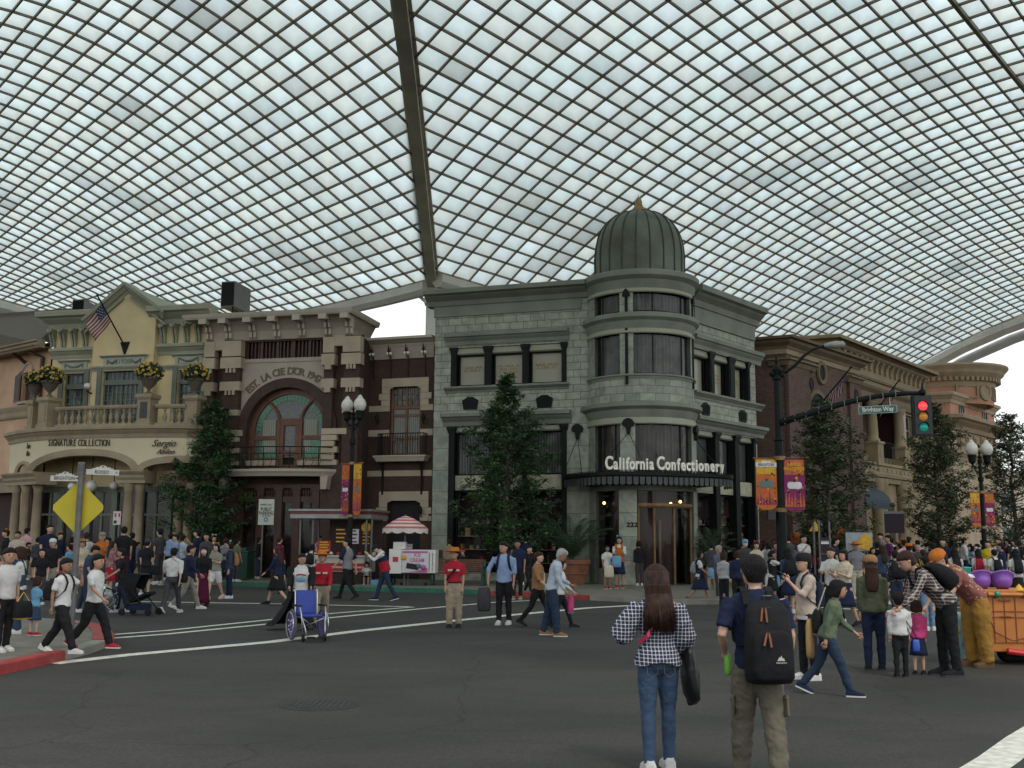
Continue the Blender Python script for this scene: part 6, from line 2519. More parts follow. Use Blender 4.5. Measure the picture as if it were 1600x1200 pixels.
def lamp(label,loc,H,group,banners=True,rz=0.0,sc=1.0,banner_z=None,gap=0.0):
 t=thing('street_lamp',label,'street lamp',loc,rz,group)
 b=MB()
 b.lathe([(0.24,0),(0.24,0.1),(0.19,0.14),(0.17,0.5),(0.2,0.56),(0.13,0.7),(0.12,1.2),(0.145,1.25),(0.1,1.32),(0.075,H*0.72),(0.11,H*0.73),(0.11,H*0.75),(0.07,H*0.76),(0.06,H*0.86)],n=14)
 b.build('pole',M_lampp,t,smooth=False)
 b=MB()
 zz=H*0.86
 for s in (-1,1):
  b.tube([(0,0,zz-0.2),(s*0.15,0,zz-0.25),(s*0.3,0,zz-0.15),(s*0.34,0,zz)],0.035,6)
  b.tube([(0,0,zz-0.45),(s*0.2,0,zz-0.35),(s*0.26,0,zz-0.2)],0.025,5)
  b.lathe([(0.04,-0.1),(0.13,0.0),(0.15,0.2),(0.17,0.22),(0.17,0.27),(0.1,0.3)],c=(s*0.34,0,zz),n=10)
  b.tube([(s*0.34,0,zz-0.1),(s*0.34,0,zz-0.28)],[0.035,0.01],5)
 b.lathe([(0.08,0),(0.1,0.1),(0.05,0.16),(0.08,0.25),(0.03,0.35),(0.05,0.42),(0.0,0.56)],c=(0,0,zz-0.05),n=8)
 b.build('bracket',M_lampp,t)
 for s in (-1,1):
  b=MB()
  b.lathe([(0.1,0.27),(0.2,0.36),(0.235,0.5),(0.22,0.62),(0.15,0.73),(0.09,0.78),(0.1,0.81),(0.05,0.86),(0.0,0.9)],c=(s*0.34,0,zz),n=18)
  b.build('globe',M_globe,t,smooth=True)
 if banners:
  zt=banner_z[0]
  zb=banner_z[1]
  b=MB()
  for z in (zt,zb):
   b.tube([(-0.55,0,z),(0.55,0,z)],0.016,6)
   b.lathe([(0.1,-0.05),(0.1,0.05)],c=(0,0,z),n=10)
   for s in (-1,1):
    b.ball((s*0.56,0,z),0.035,n=6,m=4)
  b.build('banner_rod',M_brassd,t)
  banner(t,-0.53,-0.1,zb+0.02,zt-0.02,'p' if gap==0 else 'o')
  banner(t,0.1,0.53,zb+0.02,zt-0.02,'o' if gap==0 else 'p')
 return t
def heightat(loc,py):
 return atY(800+FPX*loc[0]/loc[1],py,loc[1]).z-loc[2]
lp=atY(546,860,39.5)
lp.z=0.13
H1=heightat(lp,616)
lamp('twin globe street lamp with banners in front of the brick building',lp,H1/0.99,'twin globe lamps',True,R(-38),banner_z=(heightat(lp,724),heightat(lp,806)))
lp2=atY(1539,860,42)
lp2.z=0.13
lamp('twin globe street lamp with banners at the right, in front of the trees',lp2,heightat(lp2,693)/0.99,'twin globe lamps',True,R(12),banner_z=(heightat(lp2,769),heightat(lp2,824)),gap=1)
# ==== traffic mast
mp=atY(1222,860,31.0)
mp.z=0.13
hz=lambda py:heightat(mp,py)
t=thing('traffic_mast','tall black traffic mast with a curved lamp arm and a long signal arm','traffic light mast',mp,0)
b=MB()
b.lathe([(0.2,0),(0.2,0.9),(0.16,1.0),(0.15,hz(800)),(0.13,hz(790)),(0.115,hz(690)),(0.15,hz(688)),(0.10,hz(684)),(0.095,hz(595)),(0.14,hz(593)),(0.14,hz(588)),(0.1,hz(586)),(0.15,hz(578)),(0.12,hz(574)),(0.04,hz(568)),(0.06,hz(564)),(0.0,hz(555))],n=14)
b.build('pole',M_lampp,t)
P=lambda px,py:tuple(atY(px,py,mp.y-0.05)-mp)
b=MB()
b.tube([P(1216,582),P(1228,581),P(1242,571),(P(1256,556)),P(1270,546),P(1289,540)],[0.07,0.055,0.05,0.045,0.04,0.035],8)
for px,py in ((1206,584),(1222,586)):
 b.ball(P(px,py),0.09,n=8,m=6)
b.build('lamp_arm',M_lampp,t,smooth=True)
b=MB()
h0,h1=Vector(P(1287,540)),Vector(P(1320,538))
b.loft([[tuple(h0.lerp(h1,s)+Vector((0,math.cos(a)*w_,math.sin(a)*hh+0.0))) for a in [2*math.pi*k/12 for k in range(12)]] for s,w_,hh in ((0,0.05,0.05),(0.25,0.14,0.09),(0.6,0.17,0.12),(0.9,0.14,0.1),(1.0,0.04,0.04))])
b.build('lamp_head',mat('grey_lamp_housing',(0.28,0.28,0.27),0.5,0.15,5),t,smooth=True)
b=MB()
am=[P(1219,661),P(1250,650),P(1290,638),P(1330,627),P(1370,619),P(1410,615),P(1441,614)]
b.tube(am,[0.11,0.1,0.095,0.085,0.08,0.07,0.06],10)
b.ball(P(1441,613),0.11,n=10,m=8)
b.tube([P(1441,612),P(1441,598)],[0.06,0.015],6)
b.build('signal_arm',M_lampp,t,smooth=True)
b=MB()
for k in range(1,6):
 for f in (0.2,0.7):
  p=Vector(am[k-1]).lerp(Vector(am[k]),f)
  b.M=Matrix.Translation(p)
  b.box(-0.006,0.006,-0.088,0.088,-0.088,0.088)
b.M=Matrix.Identity(4)
b.build('arm_clip',mat('galvanised_clip',(0.22,0.22,0.2),0.4,0.1,5,metal=0.5),t)
c=Vector(P(1441.5,650))
sg=thing('traffic_signal','black traffic signal head hanging from the mast arm, its red lamp lit','traffic light',mp+c,R(-6))
u=mp.y/FPX
b=MB()
b.box(-14.5*u,14.5*u,-0.02,0.2,-31*u,33*u)
b.box(-12.5*u,12.5*u,-0.08,-0.02,-29*u,31*u)
b.tube([(0,0.1,33*u),(0,0.1,38*u)],0.05,6)
b.build('housing',mat('signal_black',(0.012,0.012,0.012),0.5),sg)
for zc_,col,em,es,nm in ((15.5,(0.5,0.02,0.02),(1,0.03,0.04),2.2,'red_lens'),(-1,(0.45,0.19,0.03),(1,0.4,0.03),0.12,'amber_lens'),(-18,(0.01,0.22,0.16),(0.0,0.7,0.5),0.12,'green_lens')):
 b=MB()
 b.M=Matrix.Translation((0,-0.085,zc_*u)) @ Matrix.Rotation(R(90),4,'X')
 b.lathe([(0,0.05),(3*u,0.045),(5.5*u,0.025),(6.8*u,0)],n=22)
 b.build(nm,mat(nm,col,0.25,0.15,30,emit=em,estr=es),sg,smooth=True)
 b=MB()
 b.lathe([(7.4*u,0),(7.0*u,0.0)],n=3)
 b=MB()
 for k in range(14):
  a0,a1=R(-10+200*k/14),R(-10+200*(k+1)/14)
  rr=7.6*u
  dd=lambda a:-0.085-0.16*max(0.15,math.sin(a))
  b.add([(rr*math.cos(a0),-0.08,zc_*u+rr*math.sin(a0)),(rr*math.cos(a1),-0.08,zc_*u+rr*math.sin(a1)),(rr*math.cos(a1),dd(a1),zc_*u+rr*math.sin(a1)),(rr*math.cos(a0),dd(a0),zc_*u+rr*math.sin(a0))],[(0,1,2,3),(3,2,1,0)])
 b.build('visor',MATS['signal_black'],sg)
c=Vector(P(1371,640))
sn=thing('street_name_sign','green street name sign reading Brighton Way under the mast arm','street sign',mp+c,R(-4))
sn.rotation_euler=(0,R(-3),R(-4))
b=MB()
b.box(-29.3*u,29.3*u,-0.03,0.05,-6.0*u,6.0*u)
b.box(29.4*u,33*u,0.02,0.3,-6*u,6*u,1)
b.box(-28*u,-27*u,0,0.02,6.5*u,14*u)
b.box(20*u,21*u,0,0.02,6.5*u,20*u)
b.build('sign_frame',[mat('white_sign_border',(0.5,0.5,0.46),0.5,0.05,5),M_galv],sn)
b=MB()
b.box(-28.7*u,28.7*u,-0.036,-0.03,-5.4*u,5.4*u)
b.build('sign_face',mat('sign_green',(0.01,0.11,0.06),0.5,0.08,5),sn)
text('Brighton Way',10.4*u,'sign_lettering',M_wprint,sn,(0,-0.04,0.0),bold=0.004,extr=0.004,sx=0.82)
bt=MB()
for y_,x0_,x1_ in ((716,1178,1262),(797,1184,1256)):
 bt.tube([P(x0_,y_),P(x1_,y_-1)],0.02,6)
 bt.ball(P(x0_,y_),0.035,n=6,m=4)
 bt.ball(P(x1_,y_-1),0.035,n=6,m=4)
 bt.lathe([(0.18,-0.06),(0.18,0.06)],c=(0,0,P(1220,y_)[2]),n=14)
bt.build('banner_rod',M_brass,t)
X=lambda px:P(px,750)[0]
Z=lambda py:P(1220,py)[2]
bl=banner(t,X(1181),X(1213.5),Z(797),Z(717),'o',y=-0.06)
b=MB()
b.box(X(1181),X(1213.5),-0.085,-0.078,Z(730),Z(723))
b.box(X(1190),X(1205),-0.085,-0.078,Z(723),Z(720.5))
b.build('street_plaque_print',M_wprint,bl)
text('BRIGHTON',0.12,'plaque_lettering',M_bk,bl,(X(1197),-0.09,Z(726.5)),extr=0.002,sx=0.75)
br=banner(t,X(1225),X(1257),Z(800),Z(717),'p',y=-0.06)
text('SURPRISE\nHALLOWEEN',0.125,'banner_lettering',M_ye,br,(X(1241),-0.075,Z(729)),extr=0.003,bold=0.004,sx=0.8)
b=MB()
b.box(-0.42,-0.2,-0.2,0.1,hz(812),hz(798))
b.build('signal_box',MATS['signal_black'],t)
# ==== flags
def flag(label,root_pt,tip_pt,hang,w_dir,wdt,hgt,group,wave=0.05,top_off=0.05):
 """staff from root to tip; the cloth hangs from the staff's upper part"""
 t=thing('flag',label,'flag',root_pt,0,group)
 tip=Vector(tip_pt)-Vector(root_pt)
 b=MB()
 b.tube([(0,0,0),tuple(tip)],0.035,7)
 b.ball(tuple(tip*1.02),0.06,n=8,m=6)
 b.build('staff',M_black,t)
 b=MB()
 b.M=Matrix.Identity(4)
 b.prism_xz([(-0.22,0.18),(0.25,0.22),(0.0,-0.45)],-0.02,0.28)
 b.build('wall_bracket',M_black,t)
 NU,NV=13,18
 us=-tip.normalized()
 down=Vector(hang).normalized()
 rows=[]
 start=tip*(1-top_off)
 for i in range(NU+1):
  row=[]
  for j in range(NV+1):
   p=start+us*hgt*i/NU+down*wdt*j/NV
   ph=math.sin(j/NV*7+i/NU*2.5)*wave*(0.3+j/NV)
   p=p+Vector(w_dir)*ph+Vector((0,0,-1))*(0.10*math.sin(math.pi*i/NU)*(1-j/NV))
   row.append(p)
  rows.append(row)
 pts=[tuple(p) for r_ in rows for p in r_]
 st,wh,bl_=MB(),MB(),MB()
 for i in range(NU):
  for j in range(NV):
   f=(i*(NV+1)+j,i*(NV+1)+j+1,(i+1)*(NV+1)+j+1,(i+1)*(NV+1)+j)
   q=[pts[k] for k in f]
   if i<7 and j<7:
    bl_.add(q,[(0,1,2,3)])
   elif i%2==0:
    st.add(q,[(0,1,2,3)])
   else:
    wh.add(q,[(0,1,2,3)])
 fl=wh.build('cloth',mat('flag_white',(0.55,0.52,0.48),0.8,0.1,5),t)
 st.build('red_stripes',mat('flag_red',(0.26,0.03,0.035),0.8,0.12,5),fl)
 for i in range(1,7):
  for j in range(1,7):
   if (i+j)%2==0:
    p=rows[i][j]
    bl_.ball((p.x,p.y-0.012,p.z),0.022,mi=1,n=5,m=3)
 bl_.build('canton',[mat('flag_blue',(0.03,0.045,0.12),0.8,0.12,5),MATS['flag_white']],fl)
 return t
r0=YB.w(*[YB.at(195,541,0.35)[0],-0.35],YB.at(195,541,0.35)[1])
tp=atY(153,463,46.6)
dn=(-22,0,-30)
flag('american flag on a slanting staff on the yellow gable',r0,tp,tuple(dn),(0.2,-0.9,0),1.15,0.92,'american flags',0.07,0.14)
for (a,c,tipx,tipy,Y,hang_px,lab) in (((1283,630),51.0,1329,575,52.5,0,'american flag flying from the red brick building, left of the two over the mast arm'),((1373,636),59.8,1404,595,61.4,0,'american flag partly behind the street name sign, right of the two over the mast arm')):
 rt=atY(a[0],a[1],Y)
 tp=atY(tipx,tipy,c)
 hg=Vector((-0.25,0,-1))
 flag(lab,rt,tp,tuple(hg),(0.1,-1,0),0.95,1.5,'american flags',0.06,0.14)
# ==== signs on posts
M_ysign=mat('faded_yellow_sign_back',(0.50,0.40,0.015),0.5,0.08,4)
M_wsign=mat('white_sign',(0.52,0.51,0.46),0.6,0.08,5)
M_ink=mat('sign_ink',(0.02,0.03,0.03),0.7)
p0=G(111,990,0.13)
Yp=p0.y
A=lambda px,py,dy=0.0:atY(px,py,Yp+dy)-p0
t=thing('sign_post','leaning grey signpost with a plain yellow diamond and two white street blades','sign post',p0)
topp=A(128,722)
b=MB()
b.tube([(0,0,0),tuple(topp)],0.052,12)
b.tube([tuple(topp*0.985),tuple(topp*1.0)],0.06,12)
for f in (0.9,0.925,0.95,0.97):
 b.tube([tuple(topp*f),tuple(topp*(f+0.008))],0.066,12)
b.build('post',M_galv,t)
c=A(122,793,0.07)
hs_=(162-82)/2/FPX*Yp
b=MB()
pts=[]
for k in range(4):
 a=math.pi/2*k
 for d in (-0.09,0.09):
  pts.append((c.x+hs_*0.98*math.cos(a+d),c.z+hs_*0.98*math.sin(a+d)))
b.prism_xz(pts,c.y,c.y+0.012)
b.build('diamond_sign',M_ysign,t)
def blade(px0,px1,py,word,tail,num,tilt,dy):
 a,e=A(px0,py,dy),A(px1,py,dy)
 W=(e-a).length
 m_=(a+e)/2
 h=8.4/FPX*Yp
 b=MB()
 b.M=Matrix.Translation(m_) @ Matrix.Rotation(R(tilt),4,'Y')
 b.box(-W/2,W/2,-0.008,0.008,-h/2,h/2)
 b.box(-W*0.32,W*0.32,-0.0075,0.0075,h/2,h*0.72)
 b.box(-W*0.22,W*0.22,-0.007,0.007,h*0.72,h*0.92)
 b.lathe_s([(1,-1),(1,1)],(0,0,0),3,0,0.0001,(1,1,1))
 for k in range(8):
  a0,a1=math.pi*k/8,math.pi*(k+1)/8
  b.prism_xz([(0,h*0.9),(W*0.11*math.cos(a0),h*0.9+h*0.38*math.sin(a0)),(W*0.11*math.cos(a1),h*0.9+h*0.38*math.sin(a1))],-0.0065,0.0065)
 bl_=b.build('street_blade',M_wsign,t)
 rot=(Matrix.Rotation(R(tilt),4,'Y') @ Matrix.Rotation(R(90),4,'X')).to_euler()
 M_=Matrix.Translation(m_) @ Matrix.Rotation(R(tilt),4,'Y')
 for s,sz,x,z in ((word,h*0.95,-W*0.02,0),(tail,h*0.4,W*0.43,0),(num,h*0.36,0,h*1.0)):
  p=M_ @ Vector((x,-0.011,z))
  text(s,sz,'blade_lettering',M_ink,bl_,p,rot=rot,extr=0.002,sx=0.8)
blade(79,124.5,747.5,'BRIGHTON','WAY','400',0.5,-0.03)
blade(135,186,738,'RODEO','DR','400',1.8,-0.03)
p0=G(407,906,0.13)
Yp=p0.y
A=lambda px,py,dy=0.0:atY(px,py,Yp+dy)-p0
t=thing('parking_sign','pale public parking sign on a post at the green kerb','sign',p0)
b=MB()
b.tube([(0,0,0),(A(411,800).x,0.03,A(411,800).z)],0.035,8)
b.build('post',M_galv,t)
b=MB()
a,e=A(403,820),A(429,780)
b.box(a.x,e.x,-0.015,0.0,a.z,e.z)
sg_=b.build('sign_panel',mat('pale_green_sign',(0.44,0.46,0.38),0.6,0.06,5),t)
cx=(a.x+e.x)/2
H=e.z-a.z
for s,f,sz in (('PUBLIC',0.6,0.2),('PARKING',0.45,0.2),('BEVERLY HILLS',0.78,0.1),('ALL HOURS',0.34,0.09)):
 text(s,sz,'sign_lettering',M_ink,sg_,(cx,-0.02,a.z+H*f),extr=0.003,bold=0.003 if sz>0.1 else 0,sx=0.72)
b=MB()
b.M=Matrix.Translation((cx,-0.018,a.z+H*0.2)) @ Matrix.Rotation(R(90),4,'X')
b.lathe([(0.05,0),(0.09,0),(0.09,0.004),(0.05,0.004)],n=16)
b.build('sign_emblem',mat('sign_blue',(0.03,0.16,0.3),0.6),sg_)
p0=atY(182,880,41.5)
p0.z=0.13
A=lambda px,py,dy=0.0:atY(px,py,41.5+dy)-p0
t=thing('notice_sign','small white notice on a post in front of the colonnade','sign',p0)
b=MB()
b.tube([(0,0,0),(0,0,A(182,802).z)],0.035,8)
b.build('post',M_galv,t)
b=MB()
a,e=A(177,820),A(190,799)
b.box(a.x,e.x,-0.06,-0.04,a.z,e.z)
sp_=b.build('sign_panel',M_wsign,t)
b=MB()
b.box(a.x+0.03,(a.x+e.x)/2,-0.064,-0.06,a.z+0.05,a.z+0.17)
b.box(a.x+0.05,a.x+0.12,-0.064,-0.06,a.z+0.3,a.z+0.45,1)
b.box(a.x+0.2,a.x+0.27,-0.064,-0.06,a.z+0.3,a.z+0.45,1)
b.build('sign_marks',[M_ink,M_redp],sp_)
p0=G(637,914,0.13)
Yp=p0.y
A=lambda px,py,dy=0.0:atY(px,py,Yp+dy)-p0
t=thing('taxi_sign','small white taxi zone sign on a post in front of the ice cream cart','sign',p0)
b=MB()
b.tube([(0,0,0),(0,0,A(638,852).z)],0.033,8)
b.build('post',M_galv,t)
b=MB()
a,e=A(632,864),A(644.5,850)
b.box(a.x,e.x,-0.06,-0.04,a.z,e.z)
sp_=b.build('sign_panel',M_wsign,t)
text('TAXI\nZONE',0.16,'sign_lettering',M_ink,sp_,((a.x+e.x)/2,-0.065,(a.z+e.z)/2+0.01),extr=0.002,sx=0.7)
p0=atY(1274,900,33)
p0.z=0.13
A=lambda px,py,dy=0.0:atY(px,py,33+dy)-p0
t=thing('triangle_sign','yellow triangular sign back on a thin post beside the red brick shop','sign',p0)
b=MB()
b.tube([(0,0,0),(0,0,A(1274,816).z)],0.03,8)
b.build('post',M_galv,t)
b=MB()
a,e,f=A(1265,830),A(1283,830),A(1274,814)
b.prism_xz([(a.x,a.z),(e.x,e.z),(f.x,f.z)],0.04,0.055)
b.build('sign_panel',mat('orange_yellow_sign',(0.55,0.33,0.02),0.5,0.08,4),t)
# ==== litter bin, food stand, ice cream cart, benches
M_dgreen=mat('dark_green_enamel',(0.008,0.045,0.03),0.4,0.15,3)
p0=G(376,906,0.13)
t=thing('litter_bin','dark green square litter bin behind the parking sign','litter bin',p0,R(-10))
b=MB()
b.box(-0.4,0.4,-0.35,0.35,0.05,1.1)
for k in range(7):
 x=-0.36+k*0.12
 b.box(x-0.02,x+0.02,-0.37,-0.35,0.1,1.05)
b.build('body',M_dgreen,t,bevel=0.02)
b=MB()
b.box(-0.44,0.44,-0.39,0.39,1.1,1.18)
b.box(-0.3,0.3,-0.28,0.28,1.18,1.3)
b.build('lid',M_dgreen,t,bevel=0.02)
ps=atY(528,890,41.5)
ps.z=0.13
t=thing('food_stand','roofed food stand with a silver canopy roof, posts and red striped counter','food stand',ps,R(-8))
w_=3.1/2*1.05
u4=41.5/FPX
wl=-(528-467)*u4
wr=(592-528)*u4
hz4=lambda py:heightat(ps,py)
M_sil=mat('silver_fascia',(0.26,0.26,0.25),0.4,0.15,3,metal=0.4)
M_red=mat('stand_red',(0.33,0.02,0.02),0.5,0.12,4)
M_cart=mat('ivory_panel',(0.45,0.43,0.37),0.6,0.08,3)
b=MB()
b.box(wl,wr,-1.3,1.3,hz4(811),hz4(805))
b.box(wl-0.05,wr+0.05,-1.36,1.36,hz4(800),hz4(797))
b.box(wl,wr,-1.3,1.3,hz4(805),hz4(800),1)
b.build('canopy_roof',[M_sil,mat('maroon_fascia',(0.12,0.03,0.03),0.5)],t)
b=MB()
for x in (wl+0.35,wr-0.2,wl+0.85,wr+0.0):
 b.tube([(x,-1.1,0),(x,-1.1,hz4(811))],0.045,8)
for x in (wl+0.35,wr-0.2):
 b.tube([(x,1.1,0),(x,1.1,hz4(811))],0.045,8)
b.build('stand_post',M_galv,t)
b=MB()
b.box(wl+0.9,wr-0.1,-1.0,-0.1,0.45,1.0)
b.box(wl+0.8,wr,-1.1,-0.05,1.0,1.06)
cbod=b.build('counter',M_cart,t)
b=MB()
for z in (0.48,0.66):
 b.box(wl+0.9,wr-0.1,-1.02,-1.0,z,z+0.11)
b.build('red_stripe',M_red,cbod)
b=MB()
b.box(wl+0.9,wr-0.1,-0.95,-0.1,0.0,0.45)
b.build('counter_base',M_int,t)
b=MB()
b.box(wl+0.9,wr-0.1,0.8,0.86,1.0,hz4(812))
b.build('back_wall',mat('dark_stand_interior',(0.05,0.03,0.025),0.8,0.3,2),t)
for (x0_,x1_,z0_,z1_,m_) in ((0.05,0.55,1.5,2.1,M_bk),(0.65,1.0,1.5,2.05,M_wprint),(1.1,1.5,1.45,1.95,M_bk),(-0.6,-0.1,1.2,1.6,M_red)):
 b=MB()
 b.box(x0_,x1_,-0.72,-0.7,z0_,z1_)
 mb_=b.build('menu_board',m_,t)
 b=MB()
 for k in range(4):
  z=z0_+(z1_-z0_)*(k+0.5)/4
  b.box(x0_+0.06,x1_-0.06-0.05*(k%2),-0.726,-0.72,z-0.025,z+0.025)
 b.build('menu_lines',M_ye if m_!=M_wprint else M_bk,mb_)
b=MB()
b.M=Matrix.Translation((1.28,-0.72,2.12)) @ Matrix.Rotation(R(90),4,'X')
b.lathe([(0,0.01),(0.17,0.01),(0.19,0)],n=18)
b.build('round_sign',M_ye,t)
b=MB()
for k in range(9):
 x=wl+1.2+k*0.28
 b.ball((x,-0.75,1.12),0.08,n=6,m=4,mi=k%3)
b.build('counter_goods',[M_ye,M_wprint,M_red],t)
pc=atY(651,890,39.6)
pc.z=0.13
u5=39.6/FPX
hz5=lambda py:heightat(pc,py)
t=thing('ice_cream_cart','white ice cream cart with a pink poster on its front','ice cream cart',pc,R(-4))
xl,xm,xr=(611-651)*u5,(630-651)*u5,(682-651)*u5
b=MB()
b.box(xl,xm,-0.45,0.45,hz5(896),hz5(858))
b.box(xm,xr,-0.4,0.45,hz5(895),hz5(859))
b.box(xl+0.1,xm+0.1,-0.2,0.2,hz5(858),hz5(847))
b.build('body',mat('white_enamel',(0.62,0.61,0.56),0.4,0.06,3),t,bevel=0.015)
b=MB()
b.box(xl+0.08,xm-0.05,-0.46,-0.45,hz5(892),hz5(863))
b.box(xl+0.14,xm-0.11,-0.47,-0.46,hz5(878),hz5(870),1)
b.build('door_panel',[MATS['white_enamel'],M_redp],t)
b=MB()
px0,px1=xm+0.04,xr-0.28
b.box(px0,px1,-0.415,-0.4,hz5(894),hz5(860))
po=b.build('poster',mat('poster_pale',(0.55,0.53,0.55),0.5,0.05,3),t)
M_pink2=mat('poster_pink',(0.42,0.10,0.28),0.5)
b=MB()
b.add([(px0,-0.42,hz5(861)),(px1,-0.42,hz5(861)),(px1,-0.42,hz5(864)),(px0,-0.42,hz5(864.5))],[(0,1,2,3)])
b.add([(px0,-0.42,hz5(894)),(px1,-0.42,hz5(894)),(px1,-0.42,hz5(887)),((px0+px1)/2,-0.42,hz5(892))],[(0,1,2,3)])
b.ball((px1-0.15,-0.42,hz5(886)),0.1,n=10,m=6)
b.build('poster_pink_shapes',M_pink2,po)
b=MB()
b.M=Matrix.Translation((px0+0.35,-0.43,hz5(884.5))) @ Matrix.Rotation(R(8),4,'Y')
b.box(-0.2,0.25,-0.01,0,-0.1,0.1)
b.M=Matrix.Identity(4)
b.ball((px1-0.32,-0.42,hz5(884)),0.09,n=10,m=6,mi=1)
b.ball((px0+0.05,-0.42,hz5(871)),0.1,n=12,m=6,mi=2)
b.build('poster_marks',[M_bk,M_tealp,M_ye],po)
text('ICE\nCREAM',0.2,'poster_lettering',M_pink2,po,((px0+px1)/2+0.08,-0.425,hz5(871)),extr=0.003,bold=0.003,sx=0.8)
b=MB()
for x in (xr-0.22,xr-0.1):
 b.box(x-0.025,x+0.025,-0.4,-0.35,hz5(893),hz5(863))
b.build('side_rail',MATS['white_enamel'],t)
b=MB()
for x in (xl+0.15,xm,xr-0.35):
 b.M=Matrix.Translation((x,-0.3,0.06)) @ Matrix.Rotation(R(90),4,'X')
 b.lathe([(0,-0.03),(0.06,-0.03),(0.06,0.03),(0,0.03)],n=10)
b.build('castor',M_black,t)
pu=atY(632,890,39.7)
pu.z=0.13
t=thing('striped_umbrella','red and white striped umbrella over the ice cream cart','umbrella',pu)
hz6=lambda py:heightat(pu,py)
b=MB()
b.tube([(0,0,0),(0,0,hz6(804))],0.035,8)
b.build('pole',M_galv,t)
rr=(668-597)/2/FPX*39.7
b=MB()
n_=16
zt,ze_=hz6(806),hz6(826)
prof=[(0.0,zt),(0.25,zt-0.03),(0.5,zt-0.13),(0.75,zt-0.28),(1.0,ze_)]
NB=9
for j in range(NB):
 f0,f1=j/NB,(j+1)/NB
 hgt=lambda f:zt-(zt-ze_)*f**1.5
 for k in range(n_*2):
  a0,a1=2*math.pi*k/(n_*2),2*math.pi*(k+1)/(n_*2)
  sc=lambda a:1-0.02*abs(math.sin(a*4))
  q=[(rr*f0*math.cos(a0)*sc(a0),rr*f0*math.sin(a0)*sc(a0),hgt(f0)),(rr*f0*math.cos(a1)*sc(a1),rr*f0*math.sin(a1)*sc(a1),hgt(f0)),(rr*f1*math.cos(a1)*sc(a1),rr*f1*math.sin(a1)*sc(a1),hgt(f1)),(rr*f1*math.cos(a0)*sc(a0),rr*f1*math.sin(a0)*sc(a0),hgt(f1))]
  b.add(q,[(0,1,2,3)],j%2)
for k in range(48):
 a0,a1=2*math.pi*k/48,2*math.pi*(k+1)/48
 dz0,dz1=0.12+0.07*abs(math.sin(a0*6)),0.12+0.07*abs(math.sin(a1*6))
 r_=rr*0.99
 c0,s0,c1,s1=r_*math.cos(a0),r_*math.sin(a0),r_*math.cos(a1),r_*math.sin(a1)
 b.add([(c0,s0,ze_),(c1,s1,ze_),(c1,s1,ze_-dz1),(c0,s0,ze_-dz0)],[(0,1,2,3)],1)
b.build('canopy',[mat('umbrella_red',(0.48,0.10,0.09),0.8,0.1,5),mat('umbrella_white',(0.60,0.55,0.50),0.8,0.06,5)],t)
M_slat=mat('brown_slats',(0.13,0.055,0.035),0.6,0.2,6)
def bench(label,loc,W,rz):
 t=thing('park_bench',label,'bench',loc,rz,'benches by the green kerb')
 b=MB()
 for k in range(5):
  b.box(-W/2,W/2,-0.28+k*0.1,-0.2+k*0.1,0.44,0.47)
 b.build('seat',M_slat,t)
 b=MB()
 for k in range(6):
  z=0.52+k*0.075
  b.box(-W/2,W/2,0.24+k*0.012,0.265+k*0.012,z,z+0.055)
 b.build('backrest',M_slat,t)
 for x in (-W/2,W/2):
  b=MB()
  b.box(x-0.035,x+0.035,-0.3,0.28,0.38,0.44)
  b.box(x-0.04,x+0.04,-0.28,-0.2,0,0.66)
  b.box(x-0.04,x+0.04,0.2,0.28,0,0.95)
  b.box(x-0.05,x+0.05,-0.32,0.26,0.64,0.69)
  b.box(x-0.06,x+0.06,-0.36,0.32,0,0.05)
  b.build('end_frame',M_dgreen,t,bevel=0.01)
 return t
bench('slatted bench with dark green ends right of the ice cream cart',G(715,914.5,0.13),1.95,R(-10))
# ==== people
from mathutils import noise as mnoise
CL={'white':(.52,.515,.49),'black':(.012,.012,.013),'navy':(.012,.018,.045),'denim':(.03,.05,.09),'jeans':(.02,.034,.06),'ldenim':(.14,.21,.30),'grey':(.20,.20,.21),
 'dgrey':(.05,.05,.055),'lblue':(.22,.30,.46),'pblue':(.36,.41,.47),'red':(.34,.015,.03),'khaki':(.27,.22,.155),'maroon':(.075,.008,.03),'cream':(.50,.43,.32),'tan':(.24,.13,.06),
 'olive':(.065,.075,.045),'green':(.10,.13,.08),'pink':(.42,.05,.15),'lpink':(.50,.30,.30),'yellow':(.60,.42,.03),'mustard':(.28,.15,.03),'orange':(.42,.125,.02),'teal':(.02,.18,.18),
 'lilac':(.10,.095,.16),'brown':(.10,.055,.03),'beige':(.44,.36,.29),'cargo':(.115,.105,.075),'mint':(.22,.34,.30),'sky':(.12,.28,.42),'gtan':(.22,.21,.17),'plum':(.12,.03,.09)}
HC={'black':(.010,.008,.008),'brown':(.035,.017,.011),'auburn':(.055,.02,.012),'grey':(.35,.34,.32)}
def cloth(c):
 if c in MATS:
  return MATS[c]
 return mat('cloth_'+c,CL[c],0.85,0.14,7,bump=0.9,bscale=9,spec=0.2)
def haircol(c):
 if 'hair_'+c in MATS:
  return MATS['hair_'+c]
 m=mat('hair_'+c,HC[c],0.62,0.45,14,bump=0.8,bscale=40,spec=0.18)
 n=m.node_tree
 tc=[q for q in n.nodes if q.bl_idname=='ShaderNodeTexCoord'][0]
 mp_=n.nodes.new('ShaderNodeMapping')
 mp_.inputs['Scale'].default_value=(3.5,3.5,0.25)
 n.links.new(tc.outputs['Object'],mp_.inputs[0])
 for q in n.nodes:
  if q.bl_idname=='ShaderNodeTexNoise':
   n.links.new(mp_.outputs[0],q.inputs['Vector'])
 return m
SKIN=[mat('skin_light',(.48,.29,.20),0.55,0.06,12),mat('skin_mid',(.38,.215,.14),0.55,0.06,12),mat('skin_tan',(.27,.145,.09),0.55,0.06,12)]
